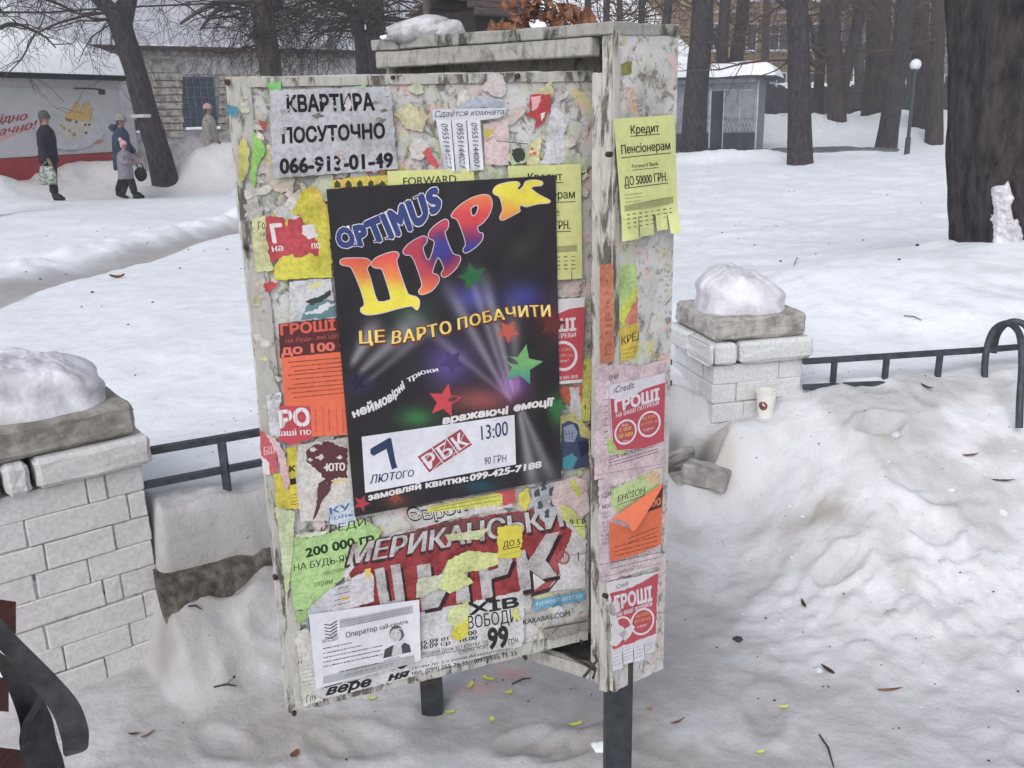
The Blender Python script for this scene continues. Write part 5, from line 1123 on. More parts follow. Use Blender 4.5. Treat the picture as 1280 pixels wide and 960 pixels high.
def _(p):
    for i, y in enumerate((640, 645, 652, 657, 662, 668, 673, 678)): p.text(['КАР', 'ПАР', 'АКТ', 'ПАЕ', 'ЗАГ', 'КОМ', 'КЛА', 'КРИ'][i], [(752, y + 4), (761, y + 2.5)], [(752, y), (761, y - 1.5)], '6a5a5e', .01, .1)
    p.text('СДАМ', [(753, 623), (766, 619)], [(753, 617), (766, 613)], '35323a', .02, .1); p.text('МОЛ', [(753, 636.5), (764, 634)], [(753, 631), (764, 629)], '35323a', .03)
    p.text('БЫТ ИЗ КАЗЫМИ', [(763, 612), (808, 601)], [(763, 607), (808, 596)], '3a363c', .01, .15)
    p.text('ДОМ БЫТА 2-Й ЭТАЖ', [(763, 706), (814, 692)], [(763, 701), (814, 687)], '55505a', .0, .1); p.line((750, 706), (826, 690), .8, '6a6066'); p.line((763, 711), (826, 696), .8, '6a6066'); p.text('тел. e-Mail', [(772, 717), (803, 708)], [(772, 713), (803, 704)], '6a6066', .0, .2); p.line((750, 722), (826, 704), .8, '8a8088')
SP([(748, 600), (828, 584), (825, 706), (796, 716), (749, 730)], 'd8c6cc', _, off=.0042, keep=(0, 1))
SP([(764, 612), (790, 600), (808, 592), (826, 600), (816, 614), (790, 630), (772, 642), (764, 630)], 'bccf8e', lambda p: (p.text('ЕНСІОН', [(772, 628), (806, 616)], [(772, 620), (806, 608)], '46562e', .02, .1), p.line((773, 631), (807, 619), .9, '46562e')), off=.0046)
SP([(805, 596), (818, 588), (826, 592), (824, 602), (812, 606)], 'd6b88c', off=.0047)
SP([(757, 470), (763, 478), (766, 492), (758, 500)], 'dfcdd3', off=.0047)

def cred_circ(p, cx, cy, r_, wh='d9d1d8', sk=-.2): p.ring(cx, cy, r_ - 2.2, r_, wh, sy=1.12, sk=sk)
q = [(767, 148.5), (843, 143.5), (848, 288), (779, 300)]
dsp1 = lambda x, y: 0.003 + 0.020 * max(0, (y - 235) / 60) ** 2 * (0.5 + 0.5 * math.sin((x - 770) * .09)) + 0.002 * math.sin(y * .05)
t_ = thing('poster', 'pale yellow Кредит Пенсіонерам tear-off sheet on the narrow side panel', 'poster', SIDE.pt(806, 295))
p = Pr(SIDE, .0070, dsp1); p.grid([q[0], q[1], lerp2(q[1], q[2], .83), lerp2(q[0], q[3], .83)], 10, 18, 'd2d68c'); p.build('sheet', t_, 'paper_clean', True)
bl0, br0 = lerp2(q[0], q[3], .831), lerp2(q[1], q[2], .831)
for (u0, u1, ex, dy) in ((0, .30, -1, 2), (.31, .56, 0, 0), (.60, .80, 1, -4), (.81, 1.0, 4, 2)):
    a_, b_ = lerp2(bl0, br0, u0), lerp2(bl0, br0, u1); c_, d_ = lerp2(q[3], q[2], u0), lerp2(q[3], q[2], u1)
    dd = (lambda e: (lambda x, y: dsp1(x, y) + e * max(0, (y - 268) / 30)))(0.004 * ex)
    p = Pr(SIDE, .0070, dd); p.grid([a_, b_, (d_[0] + ex, d_[1] + dy), (c_[0] + ex, c_[1] + dy)], 3, 5, 'd2d68c'); p.build('tear_strip', t_, 'paper_clean', True)
p = Pr(SIDE, .0072, dsp1); credit(p, q); p.build('lettering', t_, 'ink')
def leaflet(label, sheet, off, title, circ, wave=True, extra=None):
    pass
def _(p):
    wh = 'ddd3da'
    p.poly([(763, 498), (780, 502), (806, 486), (831.5, 478), (830, 552), (806, 560), (772, 563), (766, 551)], 'b5394c', .0001)
    p.text('iCredit', [(767, 492), (793, 485)], [(767, 483.5), (793, 476)], '4a4a52', -.003, .2); p.text('ГРОШІ', [(769.5, 515), (824, 499)], [(768.5, 501), (823.5, 485.5)], wh, .055)
    p.text('НА ВАШІ ПОТРЕБИ', [(770, 522.5), (823.5, 505.5)], [(770, 517), (823.5, 500.5)], wh, .03)
    cred_circ(p, 782, 540, 14, wh); cred_circ(p, 811.5, 530, 14.5, wh)
    y1 = 'd6b24c'; p.text('Від', [(778, 533.5), (785, 531.5)], [(778, 530.5), (785, 528.5)], wh, .0); p.text('2 000', [(774, 540.5), (789, 537)], [(774, 535.5), (789, 532)], y1, .03); p.text('50 000', [(773, 548), (791, 544)], [(773, 543), (791, 539)], y1, .03); p.text('грн', [(779, 553), (785, 551.5)], [(779, 550), (785, 548.5)], wh, .0)
    p.text('Від 0,28%', [(803, 525), (820, 521)], [(803, 521.5), (820, 517.5)], y1, .0); p.text('до 0,54% грн', [(801, 532), (823, 527)], [(801, 528.5), (823, 523.5)], y1, .0); p.text('в день*', [(805, 539), (818, 536)], [(805, 535.5), (818, 532.5)], wh, .0)
poster('small red iCredit ГРОШІ leaflet with two white circles on the side panel', [(761, 482), (790, 476), (831.5, 466), (830, 553), (806, 560), (772, 564), (765, 550)], 'd4ced6', .0056, _, surf=SIDE, amp=.4)
# folded orange sheet
t_ = thing('poster', 'orange sheet with its top corner folded down on the lower side panel', 'poster', SIDE.pt(795, 700))
p = Pr(SIDE, .0080); p.poly(torn([(762, 652), (790, 662), (829, 604), (826.5, 680), (800, 692), (763, 703)], .4, 4, 3, (0, 1, 2)), 'd9612f', 0); p.build('sheet', t_, 'paper_clean')
p = Pr(SIDE, .0081); p.poly([(809, 640), (829, 606), (827, 634)], '5d2c30', .0001); p.text('00', [(814, 634), (826, 631)], [(814, 624), (826, 621)], 'c9784e', .04)
for i in range(5): p.dashes((768 + (i < 2) * 18, 673 + i * 5.6), (822, 659 + i * 5.6), 1.2, '8d3c22', seed=i)
p.build('lettering', t_, 'ink')
dfl = lambda x, y: max(0.0, 0.003 + 0.022 * max(0, (y - 600 - (829 - x) * .72)) / 45)
p = Pr(SIDE, .0081, dfl); ring_ = smooth_ring([(762, 651), (785, 634), (808, 618), (829, 604), (820, 622), (809, 640), (800, 654), (791, 665), (786, 656), (776, 650), (768, 649)], 2); fill_grad(p, ring_, None, 'dd6a38', .0002, 3); p.build('folded_corner', t_, 'paper_clean', True)
def _(p):
    wh = 'dad2d7'
    p.poly(torn([(762, 742), (790, 734), (823, 716), (820, 792), (800, 800), (766, 812), (764, 780), (768, 765)], .7, 3, 3), 'b43c4a', .0001)
    p.text('ГРОШІ', [(769, 762), (815, 750)], [(768, 746), (814, 733)], wh, .055); p.text('на ваші потреби', [(772, 771), (815, 757)], [(772, 764.5), (815, 750.5)], wh, .03); cred_circ(p, 803, 777, 15, wh); cred_circ(p, 777, 785, 13, wh)
    p.text('Від 0,28%', [(795, 772), (811, 768)], [(795, 768.5), (811, 764.5)], 'd6b24c', .0); p.text('до 0,54% грн', [(793, 778.5), (813, 774)], [(793, 775), (813, 770.5)], 'd6b24c', .0); p.text('в день*', [(797, 785), (809, 782)], [(797, 781.5), (809, 778.5)], wh, .0)
    p.text('0 800 601 810', [(795, 804), (818, 797)], [(795, 800), (818, 793)], wh, .02); p.text('iCredit', [(770, 737), (786, 731)], [(770, 731), (786, 725)], '6a6870', -.003, .2)
    for q_ in ([(758, 752), (768, 756), (773, 780), (786, 792), (770, 808), (762, 806), (766, 784)], [(760, 756), (772, 748), (776, 762), (768, 770), (761, 768)], [(774, 792), (790, 780), (794, 784), (782, 802)]): p.poly(torn(q_, 1.3, 2.5, int(q_[0][1])), 'd4cdd0', .0006)
poster('faded red ГРОШІ leaflet with torn left side at the bottom of the side panel', [(758, 728), (790, 722), (823.5, 714), (820.5, 800), (765, 822), (763, 780)], 'd5cfd4', .0053, _, surf=SIDE, amp=.6)
t_ = thing('tear_off_slip', 'row of white tear-off slips under the lowest red leaflet', 'tear-off slips', SIDE.pt(795, 840))
for i in range(4):
    a_, b_ = lerp2((765, 815), (819, 799), i / 4), lerp2((765, 815), (819, 799), (i + .92) / 4); L = (30, 25, 26, 18)[i] * .8
    p = Pr(SIDE, .0085, (lambda k_: lambda x, y: .003 * max(0, y - 808) / 20 * (1 + k_ % 2))(i)); p.grid([a_, b_, (b_[0] + 1, b_[1] + L), (a_[0] + 1, a_[1] + L)], 2, 4, 'd3d2d9'); sl = p.build('slip', t_, 'paper_clean')
    p.k = 0; p2 = Pr(SIDE, .0087, p.d)
    for j in range(4): p2.dashes((a_[0] + 2, a_[1] + 3 + j * L / 5), (b_[0] - 1, b_[1] + 3 + j * L / 5), .8, '8c8b92', seed=j + i)
    p2.build('lettering', sl, 'ink')
# ================================================================== BUILDINGS
def quadp(m, a, b, z0, z1, th):  # wall slab from a to b (xy), thickness away from the viewer
    a = Vector((a[0], a[1], 0)); b = Vector((b[0], b[1], 0)); u = (b - a).normalized(); n = Vector((-u.y, u.x, 0))
    if n.dot(a) < 0: n = -n
    m.box(a + Vector((0, 0, z0)), b - a, n * th, (0, 0, z1 - z0))
# --- market pavilion with the food banner (left edge)
A = P(-150, 110, 21.5); B = P(148, 110, 24.8); A.z = B.z = 0; U = (B - A).normalized(); NN = Vector((-U.y, U.x, 0)); LW = (B - A).length
def PV(px, py, off=0.0):
    d = ray(px, py); n = -NN; k = (A - CAM).dot(n) / d.dot(n); return CAM + d * k - NN * off
t = thing('market_pavilion', 'low market pavilion with deep snow roof and white food banner, far left', 'pavilion', (A + B) / 2)
ze = PV(60, 99).z
m = MB(); m.box(A + Vector((0, 0, -.3)), U * LW, NN * 7, (0, 0, ze + .3)); m.build('wall', 'pavilion_trim', t)
m = MB(); m.box(A - NN * .04 - U * .01 + Vector((0, 0, ze - .22)), U * (LW + .02), NN * .04, (0, 0, .22)); m.build('upper_wall_strip', 'banner_white', t)
m = MB(); m.box(A - NN * .35 - U * .3 + Vector((0, 0, ze + .001)), U * (LW + .6), NN * 7.7, (0, 0, .10)); m.build('eave_board', 'dark_fence', t)
zb0 = PV(60, 195).z; zb1 = PV(60, 110).z
m = MB(); m.box(A - NN * .06 + Vector((0, 0, zb0)), U * (LW - .05), NN * .055, (0, 0, zb1 - zb0)); bn = m.build('banner', 'banner_white', t)
m = MB(); m.box(A - NN * .10 + Vector((0, 0, -.2)), U * (LW - .03), NN * .095, (0, 0, zb0 + .195)); m.build('red_base_panel', 'red_panel', t)
m = MB(); m.box(A - NN * .085 + Vector((0, 0, zb0 - .02)), U * (LW - .04), NN * .02, (0, 0, .03)); m.build('banner_edge', 'dark_fence', bn)
class Flat:
    def pt(s, px, py, off=0.0): return PV(px, py, off)
    n = -NN
FB = Flat()
p = Pr(FB, .065); rd = 'a8323c'
p.text('ідно', [(-3, 154), (31.5, 150)], [(-3, 143.5), (31.5, 139.5)], rd, .03, .3, .002); p.text('ачно!', [(-4, 170), (44, 160)], [(-4, 160), (44, 149)], rd, .03, .3, .002)
p.poly([(-40, 185), (-4, 171), (38, 158), (44, 154), (30, 163), (-6, 178)], 'd9a9ad', .001)
pl = [(83 + 50 * math.cos(a_) * (1 - .0), 158 + 29 * math.sin(a_)) for a_ in np.linspace(0, 6.283, 40)]; p.poly(pl, 'cdcdd2', .001)
p.poly([(35 + 3, 160), (52, 178), (75, 187), (100, 187), (120, 178), (131, 163), (126, 174), (112, 184), (88, 190.5), (66, 188), (48, 180)], '9fa6b6', .0015)
for q_ in ([(77, 147), (92, 127), (96, 129), (97, 134), (86, 150)], [(85, 150), (103, 129), (109, 127), (110, 131), (97, 151)], [(94, 151), (111, 133), (114, 136), (111, 152)]): p.poly(q_, 'c9a25c', .002); p.poly([(x * .94 + 5.6, y * .94 + 8.6) for x, y in q_], 'dab66c', .003)
p.poly([(78, 147), (88, 149), (86, 153), (80, 151)], 'a5543c', .0035)
p.poly([(70, 154), (80, 151), (95, 154), (108, 152), (112, 160), (104, 168), (96, 174), (84, 172), (76, 166), (70, 160)], 'd6cfc0', .0022)
for (x, y) in ((104, 156), (109, 156), (105, 166), (93, 152.5)): p.disc(x, y, 1.7, '5d4f4a', .004)
for (x, y, r_) in ((78, 160, 3), (84, 163, 2.5), (90, 168, 3), (74, 157, 2)): p.poly([(x - r_, y), (x, y - r_), (x + r_, y + 1), (x, y + r_)], 'a89c78', .004)
p.poly([(46, 155), (50, 151), (57, 152), (57, 157), (50, 158)], 'b2404a', .004); p.poly([(44, 140), (47, 142), (56, 150), (54, 152), (46, 146)], '4c6a50', .004); p.poly([(112, 180), (120, 174), (128, 176), (122, 180)], 'b78a76', .003)
p.build('print', bn, 'paint_attr')
# small bracket lamp over the banner
m = MB(); m.tube([PV(90, 110.5, .07), PV(100, 111.5, .4), PV(108, 113, .5)], .02, 6); br = m.build('lamp_bracket', 'dark_fence', t); m = MB(); m.box(PV(107, 119, .55), U * .09, NN * .12, (0, 0, .11)); m.build('lamp_head', 'dark_fence', br)
# hipped snow roof
m = MB(); e0 = A - NN * .5 - U * .4; e1 = B - NN * .5 + U * .35; e2 = e1 + NN * 8; e3 = e0 + NN * 8
def v3(p, z): return Vector((p.x, p.y, z))
zz = ze + .101; n = 22
def roofgrid(name, f, mat='roof_snow', par=None, nu=24, nv=16, smooth=True):
    vs_ = [f(i / nu, j / nv) for j in range(nv + 1) for i in range(nu + 1)]; fs = [[j * (nu + 1) + i, j * (nu + 1) + i + 1, (j + 1) * (nu + 1) + i + 1, (j + 1) * (nu + 1) + i] for j in range(nv) for i in range(nu)]
    return mesh_obj(name, vs_, fs, mat, par, smooth=smooth)
def f(u, v):
    L = (e1 - e0).length; x = u * L; y = v * 8.0; d = min(y, 8.0 - y, L - x, x + 3); z = zz + 0.30 * (1 - math.exp(-d / .12)) + d * 0.50 + .03 * math.sin(x * 1.3 + y)
    return v3(e0 + U * x + NN * y, z if d > 0 else zz)
vsx = roofgrid('roof_snow', f, 'roof_snow', t, 60, 40)
# --- long old building behind
A2 = P(126, 66, 31.0); B2 = P(560, 66, 36.0); A2.z = B2.z = 0; U2 = (B2 - A2).normalized(); N2 = Vector((-U2.y, U2.x, 0))
def PW(px, py, off=0.0):
    d = ray(px, py); k = (A2 - CAM).dot(N2) / d.dot(N2); return CAM + d * k - N2 * off
t = thing('old_building', 'long pale single-storey building with snow-covered corrugated roof behind the trees', 'building', (A2 + B2) / 2)
zE = PW(300, 66).z; L2 = (B2 - A2).length
m = MB(); m.box(A2 + Vector((0, 0, -.3)), U2 * L2, N2 * 9, (0, 0, zE + .3 - .001)); m.build('wall', 'wall_paint', t)
def wrect(name, x0, y0, x1, y1, off0, off1, mat, par):
    a = PW(x0, y1, 0); b = PW(x1, y1, 0); c = PW((x0 + x1) / 2, y0, 0); z0 = (a.z + b.z) / 2; a = v3(a, z0); b = v3(b, z0); m = MB(); m.box(a - N2 * off1, b - a, N2 * (off1 - off0), (0, 0, c.z - z0)); return m.build(name, mat, par)
wrect('frieze', 130, 66, 470, 71, -.0, .12, 'wall_rough', t)
rndb = random.Random(9)
for side in ((190, 228), (273, 284)):
    for i in range(9):
        y0 = 92 + i * 8.9; wrect('rough_block', side[0] + rndb.uniform(-1, 1), y0 + .7, side[1] + rndb.uniform(-1, 1), y0 + 8.2, -.02, rndb.uniform(.05, .12), 'wall_rough', t)
wrect('wall_panel', 168, 74, 225, 90, -.02, .04, 'wall_rough', t); wrect('wall_panel', 232, 72, 300, 93, -.02, .035, 'wall_paint', t)
f_ = wrect('window', 229, 96, 272, 160, -.05, .02, 'window_blue', t)
for k_ in range(6): x = 229.6 + k_ * 8.4; wrect('window_bar', x, 96.5, x + 1.4, 159.5, .03, .06, 'window_bar', f_)
for k_ in range(6): y = 97 + k_ * 12.2; wrect('window_bar', 229.5, y, 271.5, y + 1.2, .061, .085, 'window_bar', f_)
wrect('window_sill', 231, 158.5, 273, 161.5, -.02, .2, 'roof_snow', f_); wrect('window_frame', 226, 94, 228.8, 162, 0, .06, 'wall_rough', f_)
f_ = wrect('window', 143, 111, 162, 158, -.05, .02, 'window_dark', t)
for k_ in range(4): x = 143.5 + k_ * 5; wrect('window_bar', x, 111.5, x + 1.2, 157, .03, .06, 'kiosk_trim', f_)
for y in (132, 141): wrect('window_bar', 143.5, y, 161.5, y + 1.5, .061, .08, 'kiosk_trim', f_)
wrect('pilaster', 156, 110, 170, 190, 0, .25, 'pavilion_trim', t)
f_ = wrect('window', 170, 150, 178, 164, -.05, .02, 'window_dark', t); wrect('window_sill', 169, 163, 180, 166, 0, .15, 'roof_snow', f_)
def f(u, v):
    x = -2.0 + u * (L2 + 4); y = -.45 + v * 9.0; z = zE + .10 + (y + .45) * 0.62 + .16 * (1 - math.exp(-(y + .45) / .15)); z += .04 * math.sin(x * .9) + (.02 * math.sin(x * 14) if v < .01 else 0)
    return v3(A2 + U2 * x + N2 * y, z)
roofgrid('roof_snow', f, 'old_roof_snow', t, 300, 20)
m = MB(); m.box(v3(A2 - U2 * 2 - N2 * .42, zE), U2 * (L2 + 4), N2 * .4, (0, 0, .07)); m.build('eave_board', 'hut_roof', t)
m = MB()
for i in range(150): q = A2 - U2 * 2 + U2 * (L2 + 4) * i / 150; m.box(v3(q - N2 * .46, zE + .072), U2 * .10, N2 * .3, (0, 0, .05 + .0001 * i))
o = m.build('corrugated_edge', 'hut_roof', t); o['kind'] = 'stuff'

# --- dark hut roof above the case
t = thing('wooden_hut', 'small dark wooden hut with shingled gable roof seen over the case top', 'hut', P(635, 60, 16))
c0 = P(596, 60, 15.6); c1 = P(662, 60, 16.4); c0.z = c1.z = 0; U3 = (c1 - c0).normalized(); N3 = Vector((-U3.y, U3.x, 0)); h0 = P(600, 15, 16).z
m = MB(); m.box(c0 - Vector((0, 0, .2)), c1 - c0, N3 * 1.2, (0, 0, h0 + .2)); m.build('wall', 'hut_wall', t)
W3 = (c1 - c0).length; hr = P(640, -26, 16.5).z
m = MB(); e = .28
for (s0_, s1_) in ((-e, .55), (1.75, .55)):
    for k_ in range(5):
        y0 = s0_ + (s1_ - s0_) * k_ / 5; y1 = s0_ + (s1_ - s0_) * (k_ + 1.1) / 5; z0 = h0 - .12 + (hr - h0) * k_ / 5; z1 = h0 - .12 + (hr - h0) * (k_ + 1.1) / 5
        p0 = v3(c0 - U3 * .28 + N3 * y0, z0 + .05); p1 = v3(c1 + U3 * .28 + N3 * y0, z0 + .05); p2 = v3(c1 + U3 * .1 + N3 * y1, z1 + .03); p3 = v3(c0 - U3 * .1 + N3 * y1, z1 + .03)
        m.hexa([q - Vector((0, 0, .035)) for q in (p0, p1, p2, p3)], [p0, p1, p2, p3])
m.build('roof', 'hut_roof', t); m = MB(); m.box(v3(c0 - U3 * .1 - N3 * .12, h0 - .1), U3 * (W3 + .2), N3 * .06, (0, 0, .09)); m.build('beam', 'bark_grey', t)

# --- kiosk right
ka = P(838, 190, 34.0); kb = P(944, 186, 33.6); ka.z = kb.z = 0; UK = (kb - ka).normalized(); NK = Vector((-UK.y, UK.x, 0)); WK = (kb - ka).length
def PK(px, py):
    d = ray(px, py); k = (ka - CAM).dot(NK) / d.dot(NK); return CAM + d * k
t = thing('kiosk', 'small grey kiosk with a thick rounded snow cap and dark door beyond the park', 'kiosk', (ka + kb) / 2)
zk = PK(900, 97).z; zb = PK(900, 166).z
m = MB(); m.box(ka - Vector((0, 0, .2)), kb - ka, NK * 3, (0, 0, zk + .2)); m.build('wall', 'kiosk_wall', t)
m = MB(); m.box(ka - NK * .03 - Vector((0, 0, .2)), kb - ka, NK * .028, (0, 0, zb + .2)); m.build('base_panel', 'kiosk_base', t)
def krect(name, x0, y0, x1, y1, o0, o1, mat, par=None):
    a = PK(x0, y1); b = PK(x1, y1); c = PK((x0 + x1) / 2, y0); z0 = (a.z + b.z) / 2; m = MB(); m.box(v3(a, z0) - NK * o1, v3(b, z0) - v3(a, z0), NK * (o1 - o0), (0, 0, c.z - z0)); return m.build(name, mat, par or t)
dr = krect('door', 887.5, 114, 902, 184, .032, .06, 'window_dark'); krect('door_frame', 885.5, 111, 887.3, 185, .032, .08, 'kiosk_trim', dr); krect('door_frame', 902.2, 111, 903.6, 185, .032, .08, 'kiosk_trim', dr)
for x0, x1 in ((862, 876), (877.5, 885), (904.5, 923), (924.5, 942)):
    f_ = krect('window', x0, 113, x1, 148, .005, .02, 'kiosk_wall'); krect('window_frame', x0, 112, x1, 113.2, .021, .045, 'kiosk_trim', f_); krect('window_frame', x1, 113.3, x1 + 1.0, 164, .021, .045, 'kiosk_trim', f_)
    n_b = max(2, int((x1 - x0) / 4))
    for k_ in range(n_b):
        for s_ in (0, 1):
            xa = x0 + k_ * (x1 - x0) / n_b; xb = x0 + (k_ + 1) * (x1 - x0) / n_b
            if s_: xa, xb = xb, xa
            m = MB(); m.tube([v3(PK(xa, 164), PK(xa, 164).z) - NK * (.03 + s_ * .02), PK(xb, 149) - NK * (.03 + s_ * .02)], .012, 4); m.build('lattice_bar', 'kiosk_trim', f_)
krect('corner_post', 943, 100, 945, 186, .0, .05, 'kiosk_trim'); krect('cornice', 842, 98, 946, 104, .0, .14, 'kiosk_trim')
def f(u, v):
    L = WK + .9; x = -.3 + u * L; y = -.45 + v * 3.9; d = min(x + .3, L - .3 - x, y + .45, 3.45 - y); z = zk + .02 + .46 * (1 - math.exp(-max(0, d) / .16)) + .04 * min(d, 1.2) + .02 * math.sin(x * 3); return v3(ka + UK * x + NK * y, z)
roofgrid('roof_snow', f, 'roof_snow', t, 48, 26)
m = MB(); m.box(v3(ka - UK * .28 - NK * .42, zk - .05), UK * (WK + .86), NK * 3.8, (0, 0, .068)); m.build('roof_slab', 'kiosk_base', t)

# --- ochre apartment block and grey one far behind
def block(label, xa, xb, Da, Db, H_, mat, depth, rows, cols_, zbase=0.0, zf=2.0, wh=1.6, win='window_dark'):
    a = P(xa, 150, Da); b = P(xb, 150, Db); a.z = b.z = 0; u = (b - a).normalized(); n = Vector((-u.y, u.x, 0)); L = (b - a).length
    t = thing('apartment_block', label, 'building', (a + b) / 2); m = MB(); m.box(a - Vector((0, 0, .3)), b - a, n * depth, (0, 0, H_)); m.build('wall', mat, t)
    for r_ in range(rows):
        m = MB(); m.box(v3(a - n * .12, zf - .75 + r_ * 3.0), b - a, n * .11, (0, 0, .18)); m.build('string_course', 'wall_rough', t)
        for c in range(cols_):
            x = L * (c + .5) / cols_; q = v3(a + u * (x - .65), zf + r_ * 3.0); m = MB(); m.box(q - n * .03, u * 1.3, n * .028, (0, 0, wh)); w_ = m.build('window', win, t)
            m = MB(); m.box(q - n * .09 - u * .08 + Vector((0, 0, wh + .001)), u * 1.46, n * .08, (0, 0, .09)); m.box(q - n * .09 - u * .08 - Vector((0, 0, .09)), u * 1.46, n * .08, (0, 0, .085)); m.box(q - n * .08 - u * .08, u * .079, n * .07, (0, 0, wh)); m.box(q - n * .08 + u * 1.301, u * .079, n * .07, (0, 0, wh)); m.box(q - n * .06 + u * .62, u * .06, n * .028, (0, 0, wh)); m.box(q - n * .06 + Vector((0, 0, wh * .62)), u * .61, n * .028, (0, 0, .06)); m.build('frame', 'kiosk_trim', w_)
            m = MB(); m.box(q - n * .2 - u * .06 - Vector((0, 0, .001)), u * 1.42, n * .165, (0, 0, .06)); m.build('sill', 'roof_snow', w_)
    return t
block('tall ochre apartment building behind the kiosk and tree trunks', 868, 1062, 62, 68, 17, 'ochre_wall', 12, 5, 5)
block('long grey building far behind the trees at the right', 1064, 1330, 86, 80, 15, 'grey_wall', 12, 4, 7)
# far white sheds with snow roofs behind the dark fence
t = thing('far_shed', 'low far shed with thick snowy roof behind the dark fence', 'shed', P(1080, 130, 62)); a = P(985, 150, 60); b = P(1182, 150, 63); a.z = b.z = 0; u = (b - a).normalized(); n = Vector((-u.y, u.x, 0))
m = MB(); m.box(a, b - a, n * 4, (0, 0, P(1080, 114, 61).z)); m.build('wall', 'dark_fence', t)
zq = P(1080, 114, 61).z
roofgrid('roof_snow', lambda q, v: v3(a - n * .3 + (b - a) * q + n * 4.6 * v, zq + .02 + .55 * math.sin(max(0, min(1, v * 1.4)) * 1.57) + .12 * math.sin(q * 31) * min(1, v * 4)), 'roof_snow', t, 60, 10)
t = thing('board_fence', 'dark board fence along the far snow bank at the right', 'fence', P(1080, 140, 52))
for i in range(62):
    x = 958 + i * 3.8; q = P(x, 150, 53 + i * .02); q.z = .9; m = MB(); m.box(q, (.165, 0, 0), (0, .04, 0), (0, 0, 1.6 + random.uniform(-.06, .06))); m.build('board', 'dark_fence', t)
for z in (1.35, 2.2):
    a = P(957, 150, 53.12); b = P(1196, 150, 54.4); a.z = b.z = z; m = MB(); flat_bar(m, a, b, .05, .1); m.build('rail', 'dark_fence', t)
# snow-laden shed roof seen between the trunks over the case, behind
t = thing('snowy_roof_house', 'low far house with broad white snow roof above the right half of the case', 'house', P(760, 60, 60)); a = P(560, 150, 58); b = P(866, 150, 62); a.z = b.z = 0; u = (b - a).normalized(); n = Vector((-u.y, u.x, 0))
m = MB(); m.box(a, b - a, n * 8, (0, 0, 4.2)); m.build('wall', 'grey_wall', t); roofgrid('roof_snow', lambda q, v: v3(a - n * .5 + (b - a) * q + n * 9 * v, 4.25 + .3 * min(1, v * 8) + 4.6 * v), 'roof_snow', t, 30, 12)

# ================================================================== LAMPS AND POLE
def lamp(label, px, pyb, pyt, D, s_=1.0):
    q = P(px, pyb, D); zt = P(px, pyt, D).z; g_ = Zg(q.x, q.y); t = thing('street_lamp', label, 'street lamp', (q.x, q.y, g_), group='globe lamps in the park')
    m = MB(); m.tube([(q.x, q.y, g_ - .2), (q.x, q.y, g_ + .5), (q.x, q.y, g_ + .52), (q.x, q.y, zt - .22)], [.085 * s_, .08 * s_, .055 * s_, .05 * s_], 10); m.build('post', 'fence_metal', t)
    m = MB(); m.tube([(q.x, q.y, zt - .215), (q.x, q.y, zt - .12)], [.07, .11], 10); m.build('collar', 'fence_metal', t)
    blob('globe', Vector((q.x, q.y, zt + .02)), .165 * s_, 'lamp_globe', t, 1, 0.0, 3); return t
lamp('white globe lamp on a dark post standing in front of the far snow bank', 1133.5, 192, 82, 31.5)
lamp('fainter second globe lamp farther back left of the near lamp', 1113, 150, 44, 46, 1.2)
q = P(537, 100, 13); t = thing('utility_pole', 'plain grey concrete pole rising behind the left half of the case top', 'pole', (q.x, q.y, 0)); m = MB(); m.tube([(q.x, q.y, -.2), (q.x, q.y, 5.2)], [.055, .045], 12); m.build('shaft', 'bark_grey', t); m = MB(); m.tube([(q.x, q.y, 5.2), (q.x, q.y, 5.25)], [.05, .05], 12); m.build('cap', 'fence_metal', t)
m = MB(); m.tube([P(-60, 15, 13), P(60, 15.5, 14), P(150, 9, 15), P(330, 2, 17), P(400, -8, 18)], .012, 4); o = m.build('overhead_cable', 'cable'); tag(o, 'thin overhead cable crossing in front of the roofs at the upper left', 'cable')
m = MB(); m.tube([P(395, 42, 24), P(430, 46.5, 24), P(480, 47, 25), P(560, 44, 25)], .012, 4); o = m.build('overhead_cable', 'cable'); tag(o, 'thin cable sagging between trunks above the left half of the board', 'cable')

# ================================================================== TREES
def rv(r_, s_): return Vector((r_.gauss(0, s_), r_.gauss(0, s_), r_.gauss(0, s_)))
def grow(m, r_, p, d, L, rad, lvl, droop=0.0, nseg=5, kids=4, wig=.22, leafs=None, minr=.004):
    pts = [p.copy()]; rs = [rad]; dirs = [d.normalized()]; q = p.copy(); dd = d.normalized()
    for i in range(nseg):
        dd = (dd + rv(r_, wig) + Vector((0, 0, -droop))).normalized(); q = q + dd * L / nseg; pts.append(q.copy()); rs.append(max(minr, rad * (1 - .75 * (i + 1) / nseg))); dirs.append(dd.copy())
    m.tube(pts, rs, 6 if rad > .05 else (4 if rad > .015 else 3), False)
    if leafs is not None and lvl <= 1: leafs += pts[1:]
    if lvl > 0:
        for k_ in range(kids):
            i = r_.randint(1, nseg); t_ = dirs[i].cross(rv(r_, 1)).normalized(); nd = (dirs[i] * r_.uniform(.4, .9) + t_ * r_.uniform(.6, 1.1)).normalized()
            grow(m, r_, pts[i], nd, L * r_.uniform(.42, .68), rs[i] * .62, lvl - 1, droop, nseg, kids, wig, leafs, minr)
